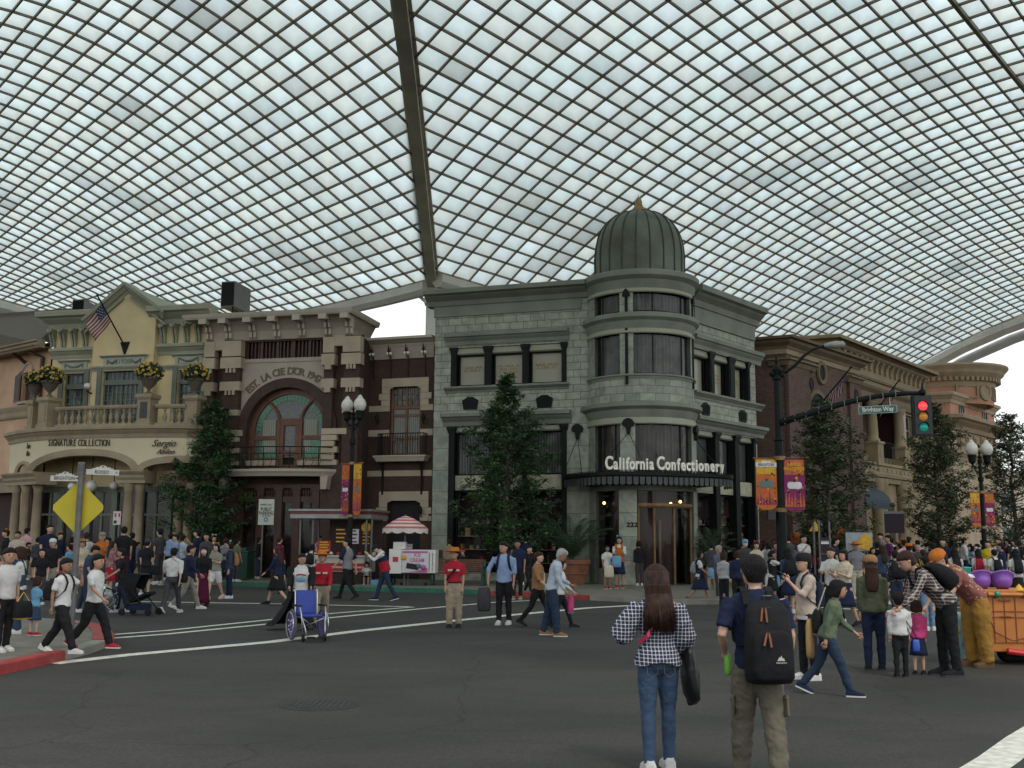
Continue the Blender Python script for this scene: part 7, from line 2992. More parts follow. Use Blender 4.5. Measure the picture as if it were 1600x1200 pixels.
def pattern_mat(name,kind,c1,c2,freq,c3=None):
 m,n,b=_base(name)
 L=n.links
 tc=n.nodes.new('ShaderNodeTexCoord')
 def wave(ax,f,lo,hi):
  wv=n.nodes.new('ShaderNodeTexWave')
  wv.bands_direction=ax
  wv.inputs['Scale'].default_value=f
  wv.inputs['Distortion'].default_value=0.6
  wv.inputs['Detail'].default_value=0
  L.new(tc.outputs['Object'],wv.inputs['Vector'])
  mr=n.nodes.new('ShaderNodeMapRange')
  mr.inputs['From Min'].default_value=lo
  mr.inputs['From Max'].default_value=hi
  L.new(wv.outputs['Fac'],mr.inputs[0])
  return mr.outputs[0]
 mx=n.nodes.new('ShaderNodeMix')
 mx.data_type='RGBA'
 mx.inputs['A'].default_value=(*c1,1)
 mx.inputs['B'].default_value=(*c2,1)
 if kind=='stripe':
  L.new(wave('Z',freq,0.45,0.55),mx.inputs['Factor'])
 elif kind=='plaid':
  a,c=wave('Z',freq,0.80,0.9),wave('X',freq,0.80,0.9)
  d,e=wave('Z',freq,0.3,0.5),wave('X',freq,0.3,0.5)
  s1=n.nodes.new('ShaderNodeMath')
  s1.operation='ADD'
  L.new(a,s1.inputs[0])
  L.new(c,s1.inputs[1])
  s2=n.nodes.new('ShaderNodeMath')
  s2.operation='MULTIPLY'
  s2.inputs[1].default_value=0.5
  L.new(s1.outputs[0],s2.inputs[0])
  L.new(s2.outputs[0],mx.inputs['Factor'])
 else:
  nz=n.nodes.new('ShaderNodeTexVoronoi')
  nz.inputs['Scale'].default_value=freq
  L.new(tc.outputs['Object'],nz.inputs['Vector'])
  mr=n.nodes.new('ShaderNodeMapRange')
  mr.inputs['From Min'].default_value=0.25
  mr.inputs['From Max'].default_value=0.3
  mr.inputs['To Min'].default_value=1
  mr.inputs['To Max'].default_value=0
  L.new(nz.outputs['Distance'],mr.inputs[0])
  L.new(mr.outputs[0],mx.inputs['Factor'])
  if c3:
   L.new(nz.outputs['Color'],mx.inputs['A'])
 L.new(mx.outputs['Result'],b.inputs['Base Color'])
 b.inputs['Roughness'].default_value=0.85
 MATS[name]=m
 return m
pattern_mat('gingham','plaid',(.010,.014,.045),(.62,.62,.64),11)
pattern_mat('flannel','plaid',(.035,.02,.025),(.50,.44,.38),7)
pattern_mat('stripes','stripe',(.02,.02,.03),(.60,.59,.56),9)
pattern_mat('dots','dots',(.014,.014,.018),(.4,.4,.42),26)
pattern_mat('floral','dots',(.25,.10,.12),(.5,.4,.38),22)
pattern_mat('confetti','dots',(.22,.07,.06),(.40,.36,.16),20)
pattern_mat('cardigan','stripe',(.50,.49,.47),(.45,.44,.43),22)
POSE={
 'stand':dict(L=(2,3),Rl=(-3,2),la=(4,5,14),ra=(-2,5,12)),
 'walk':dict(L=(24,6),Rl=(-17,24),la=(-22,6,14),ra=(22,6,28)),
 'walk2':dict(L=(-17,24),Rl=(24,6),la=(22,6,28),ra=(-22,6,14)),
 'stroll':dict(L=(14,5),Rl=(-10,14),la=(-10,6,12),ra=(10,6,20)),
 'hold':dict(L=(3,3),Rl=(-3,2),la=(22,4,95),ra=(18,4,90)),
 'holdw':dict(L=(16,5),Rl=(-12,16),la=(22,4,85),ra=(18,4,90)),
 'phone':dict(L=(3,3),Rl=(-3,2),la=(35,4,105),ra=(2,5,12)),
 'phone2':dict(L=(3,3),Rl=(-3,2),ra=(35,4,105),la=(2,5,12)),
 'face':dict(L=(24,6),Rl=(-17,20),la=(-15,6,14),ra=(62,2,118)),
 'push':dict(L=(8,5),Rl=(-8,8),la=(18,4,40),ra=(18,4,40),lean=4),
 'bend':dict(L=(4,6),Rl=(-2,4),la=(16,4,22),ra=(28,4,22),lean=52,hp=10),
 'stoop':dict(L=(10,6),Rl=(-8,8),la=(6,4,28),ra=(14,4,48),lean=12,hp=22),
 'bow':dict(L=(20,5),Rl=(-16,14),la=(48,6,85),ra=(48,6,85),lean=16,hp=50),
 'sit':dict(L=(78,88),Rl=(72,84),la=(30,4,85),ra=(25,4,90),hip=.27,lean=8),
 'kerb':dict(L=(112,100),Rl=(104,95),la=(45,6,95),ra=(50,6,100),hip=.13,lean=18,hp=12),
 'reach':dict(L=(4,3),Rl=(-4,2),la=(70,8,25),ra=(-2,5,12)),
 'side':dict(L=(3,2),Rl=(-3,2),la=(8,28,10),ra=(2,6,12)),
}
def remeshed(mb_,name,m,parent,vox,extra=None,smooth=2,fold=0.0,seed=0):
 ob=mb_.build(name+'_tmp',m,None)
 md=ob.modifiers.new('r','REMESH')
 md.mode='VOXEL'
 md.voxel_size=vox
 dg=bpy.context.evaluated_depsgraph_get()
 me=bpy.data.meshes.new_from_object(ob.evaluated_get(dg))
 bpy.data.objects.remove(ob)
 bm=bmesh.new()
 bm.from_mesh(me)
 for _ in range(smooth):
  bmesh.ops.smooth_vert(bm,verts=bm.verts,factor=0.5,use_axis_x=True,use_axis_y=True,use_axis_z=True)
 if fold:
  bm.normal_update()
  mv=[]
  for v in bm.verts:
   c=v.co
   q=mnoise.noise(Vector((c.x*9+seed*3.7,c.y*9,c.z*15+c.x*7)))+.6*mnoise.noise(Vector((c.x*22,c.y*22+seed,c.z*30-c.x*14)))
   mv.append(c+v.normal*max(q,-.3)*fold)
  for v,c in zip(bm.verts,mv):
   v.co=c
 if extra and extra.v:
  off=[bm.verts.new(v) for v in extra.v]
  for fc in extra.f:
   try:
    bm.faces.new([off[i] for i in fc])
   except ValueError:
    pass
 for fc in bm.faces:
  fc.smooth=True
 me2=bpy.data.meshes.new(name)
 bm.to_mesh(me2)
 bm.free()
 me2.materials.append(m)
 o=bpy.data.objects.new(name,me2)
 COL.objects.link(o)
 o.parent=parent
 return o
def ellring(c,ax,ay,n=14,M=None):
 out=[]
 for k in range(n):
  a=2*math.pi*k/n
  p=Vector((c[0]+ax*math.cos(a),c[1]+ay*math.sin(a),c[2]))
  out.append(M @ p if M else p)
 return [tuple(p) for p in out]
PEOPLE=[]
NP=[0]
def person(x,yf,yh,face,top,bottom,hair,pose,label,z0=0.0,skin=0,hat=None,loc=None,shoe='white',fem=None,wide=1.0,vox=None,lean=None,tuck=False,H=None,baggy=1.0,mask=False,group=None,custom=None,post=None,headturn=0,fingers=None,sleeve_r=None,hem=None,kid=None,hairw=1.0):
 base=G(x,yf,z0) if loc is None else loc
 ps=POSE[pose]
 ln=ps.get('lean',0) if lean is None else lean
 if H is None:
  H=heightat(base,yh)/1.0
  if pose in ('bend',):
   H=H/0.80
  elif pose=='bow':
   H=H/0.93
  elif pose in ('sit',):
   H=H/0.77
  elif pose=='kerb':
   H=H/0.60
  elif pose=='stoop':
   H=H/0.975
 NP[0]+=1
 rn=random.Random(NP[0])
 hpx=abs(yf-yh)
 if vox is None:
  vox=0.018 if hpx>110 else (0.024 if hpx>85 else 0.03)
 kid=H<1.3 if kid is None else kid
 hs=1.3 if kid else (1.12 if H<1.5 else 1.0)
 if fem is None:
  fem=hair.split(':')[1] in 'lbp'
 t=thing('person',label,'person',base,R(face),group)
 s_=H
 zh=0.52*s_ if 'hip' not in ps else ps['hip']*s_
 sw=(0.098 if fem else 0.112)*s_*wide
 TM=Matrix.Translation((0,0,zh)) @ Matrix.Rotation(R(ln),4,'X') @ Matrix.Translation((0,0,-zh))
 def U(p):
  return TM @ Vector(p)
 up=zh-0.52*s_   # shift of the whole trunk when sitting
 Z=lambda f:f*s_+up
 def leg(side,a,k):
  hip=Vector((side*0.048*s_*wide,0,zh))
  d1=Vector((side*0.03,-math.sin(R(a)),-math.cos(R(a)))).normalized()
  kn=hip+d1*0.245*s_
  d2=Vector((side*0.01,-math.sin(R(a-k)),-math.cos(R(a-k)))).normalized()
  an=kn+d2*0.235*s_
  return hip,kn,an,a-k
 legs=[leg(-1,*ps['L']),leg(1,*ps['Rl'])]
 low=min(l[2].z for l in legs)-0.042*s_
 dz=Vector((0,0,-low)) if 'hip' not in ps else Vector((0,0,0))
 SH=Matrix.Translation(dz)
 legs=[(a+dz,b+dz,c+dz,q) for a,b,c,q in legs]
 if 'hip' in ps and pose=='kerb':
  legs=[(a,b,Vector((c.x,c.y,max(c.z,-0.10+0.042*s_))),q) for a,b,c,q in legs]
 def arm(side,sw_a,ab,el):
  sh=U((side*sw,0.005*s_,Z(0.80)))
  d=Vector((side*math.sin(R(ab)),-math.sin(R(sw_a))*math.cos(R(ab)),-math.cos(R(sw_a))*math.cos(R(ab))))
  e=sh+d*0.165*s_
  q=sw_a+el
  inw=0.25 if el>60 else 0.03
  d2=Vector((-side*inw,-math.sin(R(q)),-math.cos(R(q)))).normalized()
  w=e+d2*0.14*s_
  return sh+dz,e+dz,w+dz,d2
 arms=[arm(-1,*ps['la']),arm(1,*ps['ra'])]
 TT=SH @ TM
 if fem:
  sec=[(.455,.045,.045,0),(.49,.088,.062,-.004),(.53,.094,.066,-.006),(.58,.078,.056,0),(.625,.068,.05,.002),(.68,.078,.057,.004),(.73,.085,.066,.008),(.78,.09,.055,.002),(.815,.078,.042,-.002),(.835,.045,.034,-.004),(.85,.03,.03,-.004)]
 else:
  sec=[(.455,.045,.045,0),(.49,.082,.06,-.003),(.53,.086,.064,-.004),(.58,.08,.06,0),(.625,.08,.058,.002),(.68,.088,.062,.004),(.73,.097,.066,.004),(.78,.102,.058,.0),(.815,.092,.045,-.002),(.835,.055,.036,-.004),(.85,.034,.032,-.004)]
 wd=1+(wide-1)*0.9
 def trunk(b,infl,f0,f1,flare=0.0,n=16):
  rings=[]
  fs=[q for q in sec if f0<q[0]<f1]
  def at(f):
   for i in range(len(sec)-1):
    if sec[i][0]<=f<=sec[i+1][0]:
     g=(f-sec[i][0])/(sec[i+1][0]-sec[i][0])
     return [sec[i][k]+(sec[i+1][k]-sec[i][k])*g for k in range(4)]
   return list(sec[0] if f<sec[0][0] else sec[-1])
  L_=[[f0]+at(f0)[1:]]+[list(q) for q in fs]+[[f1]+at(f1)[1:]]
  for f,w,d,o in L_:
   e=infl+(flare*max(0,(0.6-f)/0.1) if flare else 0)
   rings.append(ellring((0,-o*s_,Z(f)),w*s_*wd+e,d*s_*wd+e,n,TT))
  b.loft(rings)
 hx=0.05
 b=MB()
 trunk(b,-0.02,.455,.85)
 for (hip,kn,an,q) in legs:
  m1,m2=hip.lerp(kn,.4),kn.lerp(an,.35)
  b.tube([hip,m1,kn,m2,an],[.05*s_,.045*s_,.031*s_,.031*s_,.019*s_],10)
  fd=Vector((0,-1,0)) if 'hip' in ps or q>-28 else Vector((0,-math.cos(R(-q-10)),-math.sin(R(-q-10)))).normalized()
  b.tube([an+Vector((0,0.02,-0.02))*s_,an+fd*0.05*s_-Vector((0,0,0.026*s_)),an+fd*0.10*s_-Vector((0,0,0.03*s_))],[.02*s_,.02*s_,.014*s_],8)
 ex=MB()
 fing=(hpx>95) if fingers is None else fingers
 for side,(sh,el,wr,d2) in zip((-1,1),arms):
  m1=el.lerp(wr,.35)
  b.tube([sh,sh.lerp(el,.5),el,m1,wr],[.027*s_,.026*s_,.021*s_,.0205*s_,.0135*s_],9)
  acr=d2.cross(Vector((side,0,0)))
  acr=acr.normalized() if acr.length>0.1 else Vector((0,-1,0))
  hl=0.052*s_
  pc=wr+d2*hl
  b.tube([wr,wr+d2*hl*.5,pc],[.013*s_,.0185*s_,.016*s_],8)
  if fing:
   nrm=d2.cross(acr).normalized()*(-side)
   for k,ln_ in enumerate((.036,.042,.039,.031)):
    o=acr*(1.5-k)*0.0095*s_
    st=pc+o-d2*0.004*s_
    mid=st+d2*ln_*s_*.55+nrm*0.004*s_
    tip=mid+(d2*.8+nrm*.6).normalized()*ln_*s_*.45
    ex.tube([st,mid,tip],[.0052*s_,.005*s_,.004*s_],5)
   tb=wr+d2*hl*.45+acr*0.014*s_
   ex.tube([tb,tb+(acr*.7+d2).normalized()*.022*s_,tb+(acr*.45+d2).normalized()*.040*s_],[.0065*s_,.006*s_,.0045*s_],5)
  else:
   b.tube([pc,pc+d2*.035*s_],[.0165*s_,.009*s_],7)
 HM=TT @ Matrix.Translation((0,-.004*s_,Z(.855))) @ Matrix.Rotation(R(headturn),4,'Z') @ Matrix.Rotation(R(ps.get('hp',0)-ln*.55),4,'X')
 hr=.067*s_*hs
 if fem or True:
  b.tube([TT @ Vector((0,.004*s_,Z(.82))),TT @ Vector((0,0,Z(.855))),HM @ Vector((0,-.004*s_,.03*s_))],[.034*s_,.028*s_,.03*s_],10)
 hc=Vector((0,-.012*s_,.0*s_+hr*1.05))
 hrings=[]
 for (zf,w,d,o) in ((-1.0,.25,.28,-.30),(-.85,.48,.50,-.22),(-.6,.62,.68,-.12),(-.3,.70,.80,-.05),(0,.745,.86,.0),(.3,.76,.90,.05),(.6,.68,.82,.08),(.85,.45,.56,.1),(.98,.15,.2,.1)):
  hrings.append(ellring((0,hc.y+o*hr,hc.z+zf*hr),w*hr,d*hr,14,HM))
 b.loft(hrings)
 b.tube([HM @ (hc+Vector((0,-.80*hr,.12*hr))),HM @ (hc+Vector((0,-1.0*hr,-.22*hr)))],[.09*hr,.15*hr],6)
 for s in (-1,1):
  b.tube([HM @ (hc+Vector((s*.74*hr,.08*hr,.12*hr))),HM @ (hc+Vector((s*.80*hr,.1*hr,-.02*hr))),HM @ (hc+Vector((s*.74*hr,.06*hr,-.22*hr)))],[.10*hr,.14*hr,.08*hr],6)
 sk=SKIN[skin]
 remeshed(b,'body',sk,t,vox*0.8,ex)
 fv=math.cos(R(face+headturn))>-0.35
 if fv and hpx>60:
  f=MB()
  for s in (-1,1):
   f.lathe_s([(math.sin(math.pi*j/6),-math.cos(math.pi*j/6)) for j in range(7)],tuple(HM @ (hc+Vector((s*.27*hr,-.80*hr,.03*hr)))),8,0,.085*hr,(1.2,.8,.7))
   f.tube([HM @ (hc+Vector((s*.13*hr,-.86*hr,.20*hr))),HM @ (hc+Vector((s*.40*hr,-.76*hr,.22*hr)))],.03*hr,5)
  f.build('eyes',MATS['hair_black'] if 'hair_black' in MATS else haircol('black'),t)
  f=MB()
  f.tube([HM @ (hc+Vector((-.18*hr,-.80*hr,-.50*hr))),HM @ (hc+Vector((0,-.87*hr,-.52*hr))),HM @ (hc+Vector((.18*hr,-.80*hr,-.50*hr)))],[.03*hr,.055*hr,.03*hr],6)
  f.build('mouth',mat('lip',(.30,.10,.08),0.5),t)
  if mask:
   f=MB()
   f.loft([ellring((0,hc.y-.1*hr,hc.z+z*hr),w*hr,d*hr,12,HM) for z,w,d in ((-.85,.5,.62),(-.55,.66,.84),(-.2,.74,.96),(.0,.7,.84))])
   f.build('face_mask',mat('mask_pink',(.6,.42,.44),0.8),t)
 hcname,hst=hair.split(':')
 b=MB()
 if hst!='n':
  hm_=haircol(hcname)
  rr=[]
  lowz={'s':-.78,'b':-.95,'l':-.7,'p':-.7}[hst]
  for zf,w,d,o in ((lowz,.50 if hst=='s' else .82,.36 if hst=='s' else .55,.44),(-.35,.70 if hst=='s' else .84,.56,.42),(-.1,.80,.66,.36),(.15,.86,.84,.24),(.45,.88,.98,.12),(.75,.76,.88,.08),(1.0,.5,.6,.1),(1.12,.15,.2,.1)):
   rr.append(ellring((0,hc.y+o*hr,hc.z+zf*hr),w*hr,d*hr,16,HM))
  b.loft(rr)
  if hst in 'bl':
   for s in (-1,1):
    b.tube([HM @ (hc+Vector((s*.66*hr,-.25*hr,.45*hr))),HM @ (hc+Vector((s*.80*hr,-.05*hr,-.2*hr))),HM @ (hc+Vector((s*.72*hr,.1*hr,-.95*hr)))],[.2*hr,.26*hr,.18*hr],8)
  if hst=='l':
   bk=[]
   for f_,w,d,y in ((.90,.055,.045,.035),(.86,.058,.04,.038),(.82,.062,.036,.046),(.77,.062,.032,.055),(.72,.055,.026,.06),(.68,.04,.018,.06)):
    bk.append(ellring((0,y*s_,Z(f_)),w*s_*hairw,d*s_,14,TT))
   b.loft(bk)
  if hst=='p':
   b.tube([HM @ (hc+Vector((0,.85*hr,.3*hr))),HM @ (hc+Vector((0,1.25*hr,.1*hr))),HM @ (hc+Vector((0,1.2*hr,-.6*hr))),HM @ (hc+Vector((0,1.05*hr,-1.3*hr)))],[.2*hr,.26*hr,.2*hr,.06*hr],8)
  if hst=='s' or hst=='b':
   for k in range(7):
    a=(k-3)*.25
    b.tube([HM @ (hc+Vector((math.sin(a)*.6*hr,-.55*hr*math.cos(a),.85*hr))),HM @ (hc+Vector((math.sin(a)*.74*hr,-.86*hr*math.cos(a),.42*hr)))],[.2*hr,.1*hr],5)
  remeshed(b,'hair',hm_,t,vox*0.8,None,1)
 if top:
  tc_,tst=top.split(':')
  b=MB()
  hm2=hem if hem is not None else (.565 if tuck else .50)
  trunk(b,0.012+0.004*s_,hm2,.846,flare=0 if tuck else 0.008)
  for (sh,el,wr,d2) in arms:
   if tst=='s':
    b.tube([sh,sh.lerp(el,.45),sh.lerp(el,.8)],[.036*s_,.036*s_,.036*s_],10)
   elif tst=='l':
    r_=sleeve_r or [.035,.032,.029,.028,.022]
    b.tube([sh,sh.lerp(el,.5),el,el.lerp(wr,.4),el.lerp(wr,.93)],[q*s_ for q in r_],10)
   elif tst=='h':
    b.tube([sh,sh.lerp(el,.5),el,el.lerp(wr,.3)],[.035*s_,.034*s_,.032*s_,.030*s_],10)
  tm=MATS[tc_] if tc_ in MATS else cloth(tc_)
  remeshed(b,'top',tm,t,vox,None,2,.0095,NP[0])
 if bottom:
  bc,bs=bottom.split(':')
  b=MB()
  bm_=MATS[bc] if bc in MATS else cloth(bc)
  if bs in 'tjo':
   trunk(b,0.006 if bs=='j' else 0.011,.46,.59)
   k1=max(1.0,baggy) if bs=='t' else 0.9
   for (hip,kn,an,q) in legs:
    if bs=='o':
     b.tube([hip,hip.lerp(kn,.5),hip.lerp(kn,.92)],[.057*s_,.056*s_,.054*s_],12)
    else:
     b.tube([hip,hip.lerp(kn,.45),kn,kn.lerp(an,.4),an-Vector((0,0,.004*s_))],[.056*s_,.052*s_*(1 if k1<1 else k1),.041*s_*k1,.039*s_*k1,.033*s_*k1],12)
  else:
   f1={'k':.27,'m':.07,'d':.30}[bs]
   hipc=(legs[0][0]+legs[1][0])/2
   knc=(legs[0][1]+legs[1][1])/2
   sp_y=abs(legs[0][1].y-legs[1][1].y)/2
   rings=[]
   for g in range(7):
    f_=.60-(.60-f1)*g/6
    e=g/6
    w=(.075+(.05 if bs!='m' else .045)*e+(.018 if g==1 else 0))*s_
    d=(.055+.045*e)*s_+sp_y*e*.8
    if 'hip' in ps:
     c=hipc.lerp(knc,min(1,e*1.0))
     rings.append(ellring((c.x,c.y,c.z+.02),w,max(.09,d),18))
    else:
     p=TT @ Vector((0,0,Z(f_))) if f_>.52 else Vector((0,0,f_*s_+dz.z+up))
     ring_=[]
     for k in range(20):
      a=2*math.pi*k/20
      rip=1+.06*e*math.sin(a*7)
      ring_.append((p.x+w*rip*math.cos(a),p.y+d*rip*math.sin(a),p.z))
     rings.append(ring_)
   b.loft(rings)
  if bs in 'tjo':
   remeshed(b,'trousers' if bs!='o' else 'shorts',bm_,t,vox,None,2,.004 if bs=='j' else .011,NP[0])
  else:
   b.build('skirt',bm_,t,smooth=True)
 for side,(hip,kn,an,q) in zip((-1,1),legs):
  b=MB()
  fl=-q-12 if (q<-22 and 'hip' not in ps) else 0
  if 'hip' in ps:
   fl=0
  FM=Matrix.Translation(an-Vector((0,0,.042*s_))) @ Matrix.Rotation(R(fl)*0.8,4,'X')
  if fl:
   FM=Matrix.Translation(an) @ Matrix.Rotation(R(fl)*.8,4,'X') @ Matrix.Translation((0,0,-.042*s_))
  L_=.15*s_*(1.1 if kid else 1)
  rings,sole=[],[]
  for yy,w,h in ((.04,.018,.03),(.035,.028,.045),(.01,.03,.055),(-.03,.031,.045),(-.07,.034,.03),(-.10,.03,.022),(-.115,.016,.014)):
   y=yy*s_*1.02
   w_,h_=w*s_*.92,h*s_
   z_b=.010*s_
   rings.append([tuple(FM @ Vector(p)) for p in ((-w_,y,z_b),(-w_,y,z_b+h_*.55),(-w_*.6,y,z_b+h_),(w_*.6,y,z_b+h_),(w_,y,z_b+h_*.55),(w_,y,z_b))])
   sole.append([tuple(FM @ Vector(p)) for p in ((-w_*1.08,y*1.03,0),(-w_*1.08,y*1.03,z_b+.004),(w_*1.08,y*1.03,z_b+.004),(w_*1.08,y*1.03,0))])
  b.loft(rings,0)
  b.loft(sole,1)
  b.build('shoe',[cloth(shoe),MATS['white_sole'] if shoe not in ('black','brown') else cloth('dgrey' if shoe=='black' else 'brown')],t,smooth=False)
 if hat:
  hn,hc_=hat.split(':')
  b=MB()
  n_=20
  HM2=HM @ Matrix.Translation((0,hc.y+.08*hr,hc.z+.35*hr))
  if hn=='brim':
   b.M=HM2
   b.lathe([(1.0*hr,0.06*hr),(1.9*hr,.12*hr),(2.3*hr,.32*hr),(2.25*hr,.36*hr),(1.85*hr,.18*hr),(.98*hr,.14*hr),(.95*hr,.75*hr),(.8*hr,1.0*hr),(.45*hr,.92*hr),(0,.88*hr)],n=n_,sx=.92,sy=1.0)
   b.M=Matrix.Identity(4)
   b.build('hat',cloth(hc_),t,smooth=True)
  elif hn=='cap':
   b.M=HM2
   b.lathe([(.95*hr,-.15*hr),(.98*hr,.1*hr),(.9*hr,.5*hr),(.6*hr,.82*hr),(0,.92*hr)],n=n_,sx=.92,sy=1.05)
   b.add([(-.6*hr,-.8*hr,0),(-.55*hr,-1.5*hr,-.08*hr),(0,-1.75*hr,-.04*hr),(.55*hr,-1.5*hr,-.08*hr),(.6*hr,-.8*hr,0),(0,-.85*hr,.12*hr)],[(0,1,2,5),(5,2,3,4),(4,3,2,1,0)])
   b.M=Matrix.Identity(4)
   b.build('cap',cloth(hc_),t,smooth=True)
  elif hn=='ears':
   for s in (-1,1):
    b.ball(tuple(HM2 @ Vector((s*.5*hr,0,.85*hr))),.28*hr,n=8,m=6)
   b.tube([HM2 @ Vector((math.sin(a)*.9*hr,0,math.cos(a)*.85*hr)) for a in (-1.5,-.75,0,.75,1.5)],.06*hr,6)
   b.build('headband',cloth(hc_),t,smooth=True)
 if post:
  post(t,dict(TT=TT,HM=HM,hc=hc,hr=hr,s=s_,arms=arms,legs=legs,Z=Z,sw=sw))
 return t
mat('white_sole',(.5,.49,.46),0.7,0.1,5)
def carried(name,label,cat,who,group=None):
 o=thing(name,label,cat,who.location,who.rotation_euler.z,group)
 return o
def backpack(who,J,label,c='black',sc=1.0,strap=True,detail=False,droop=0.0,ox=0.0):
 s_=J['s']
 t=carried('backpack',label,'backpack',who)
 TT,Z=J['TT'],J['Z']
 b=MB()
 w,d=.085*s_*sc,.055*s_*sc
 rings=[]
 for f_,k,dd in ((.565-droop,.55,.45),(.575-droop,.92,.85),(.60-droop,1.02,1.05),(.68-droop*.5,1.0,1.05),(.75,.92,.8),(.79,.72,.55),(.805,.35,.3)):
  r_=[]
  cy=.065*s_+d*dd
  for q in range(16):
   a=2*math.pi*q/16
   cx,sy=math.cos(a),math.sin(a)
   e=.6
   r_.append(tuple(TT @ Vector((ox+w*k*math.copysign(abs(cx)**e,cx),cy+d*dd*math.copysign(abs(sy)**e,sy),Z(f_)))))
  rings.append(r_)
 b.loft(rings)
 m_=cloth(c)
 b.build('pack',m_,t,smooth=True)
 if strap:
  b=MB()
  for s in (-1,1):
   x=s*.055*s_
   pts=[(x,.085*s_,.78),(x,.05*s_,.832),(x*1.05,.0,.853),(x*1.1,-.045*s_,.82),(x*1.25,-.075*s_,.76),(x*1.5,-.06*s_,.68),(x*1.6,.0,.62),(x*1.3,.06*s_,.60)]
   P_=[TT @ Vector((a,c_,Z(f_))) for a,c_,f_ in pts]
   for i in range(len(P_)-1):
    A_,B_=P_[i],P_[i+1]
    h=Vector((.016*s_,0,0))
    nn=(B_-A_).cross(h).normalized()*.006
    b.add([tuple(A_-h),tuple(A_+h),tuple(B_+h),tuple(B_-h),tuple(A_-h+nn),tuple(A_+h+nn),tuple(B_+h+nn),tuple(B_-h+nn)],[(0,1,2,3),(7,6,5,4),(0,3,7,4),(1,5,6,2)])
  b.build('strap',m_,t)
 return t
def bag(who,J,label,c,pos,size,cat='bag',cord=None,c2=None,tilt=0,slack=False):
 """a bag hung at pos (own axes of the carrier, metres) with an optional cord up to a point"""
 t=carried('bag',label,cat,who)
 x,y,z=pos
 w,d,h=size
 b=MB()
 rings=[]
 for f_,k in ((0,.75),(.08,.95),(.35,1.0),(.8,.92),(1.0,.82)):
  r_=[]
  for q in range(14):
   a=2*math.pi*q/14
   cx,sy=math.cos(a),math.sin(a)
   r_.append((x+w/2*k*math.copysign(abs(cx)**.55,cx),y+d/2*k*(.6 if f_==1 else 1)*math.copysign(abs(sy)**.7,sy)+tilt*f_,z-h+h*f_))
  rings.append(r_)
 b.loft(rings)
 o=b.build('bag_body',MATS[c] if c in MATS else cloth(c),t,smooth=True)
 if c2:
  b=MB()
  b.loft([[(p[0]*1+(p[0]-x)*.03,p[1]+(p[1]-y)*.06,p[2]) for p in rings[k]] for k in (0,1)])
  b.build('bag_base',cloth(c2),t)
 if cord:
  b=MB()
  for e in cord:
   b.tube([(x-w*.35,y+tilt,z-.01),e,(x+w*.35,y+tilt,z-.01)],.007,5)
  b.build('handle',cloth(c2 or c) if (c2 or c) in CL else M_black,t)
 return t
# ---- extra garments used by single people
mat('paper',(.42,.26,.10),0.8,0.15,6,bump=0.5,bscale=8)
mat('pouch',(.02,.08,.42),0.5,0.15,6)
def vest(t,J,c):
 s_,TT,Z=J['s'],J['TT'],J['Z']
 b=MB()
 sec=[(.50,.108,.082),(.56,.098,.076),(.62,.090,.072),(.70,.096,.082),(.75,.094,.082),(.78,.07,.076)]
 b.loft([ellring((0,-.004*s_,Z(f)),w*s_,d*s_,16,TT) for f,w,d in sec])
 for s in (-1,1):
  b.tube([TT @ Vector((s*.055*s_,-.075*s_,Z(.765))),TT @ Vector((s*.06*s_,-.03*s_,Z(.84))),TT @ Vector((s*.06*s_,.03*s_,Z(.84))),TT @ Vector((s*.055*s_,.072*s_,Z(.765)))],.022*s_,6)
 return b.build('vest',cloth(c),t,smooth=True)
def overalls(t,J,c='denim'):
 s_,TT,Z=J['s'],J['TT'],J['Z']
 b=MB()
 sec=[(.50,.112,.088),(.56,.104,.082),(.62,.095,.076),(.68,.088,.08)]
 b.loft([ellring((0,-.004*s_,Z(f)),w*s_,d*s_,16,TT) for f,w,d in sec])
 b.loft([ellring((0,-.05*s_,Z(f)),.06*s_,.042*s_,12,TT) for f in (.67,.76)])
 for s in (-1,1):
  b.tube([TT @ Vector((s*.05*s_,-.085*s_,Z(.755))),TT @ Vector((s*.055*s_,-.03*s_,Z(.85))),TT @ Vector((s*.05*s_,.03*s_,Z(.85))),TT @ Vector((s*.03*s_,.082*s_,Z(.68)))],.012*s_,6)
 return b.build('bib',cloth(c),t,smooth=True)
def badge(t,J,sash=False):
 s_,TT,Z=J['s'],J['TT'],J['Z']
 b=MB()
 for s in (-1,1):
  b.M=TT @ Matrix.Translation((s*.045*s_,-.088*s_,Z(.725)))
  b.box(-.03*s_,.03*s_,-.006,.006,-.012*s_,.012*s_)
 b.M=Matrix.Identity(4)
 b.build('name_badge',cloth('cream'),t)
 if sash:
  b=MB()
  b.tube([TT @ Vector((.02*s_,-.10*s_,Z(.735))),TT @ Vector((-.05*s_,-.098*s_,Z(.66))),TT @ Vector((-.095*s_,-.05*s_,Z(.60)))],.010*s_,6)
  b.ball(tuple(TT @ Vector((.02*s_,-.105*s_,Z(.735)))),.016*s_,n=8,m=6)
  b.build('radio_strap',M_black,t)
 b=MB()
 b.loft([ellring((0,0,Z(f)),.096*s_,.075*s_,16,TT) for f in (.562,.578)])
 b.build('belt',M_black,t)
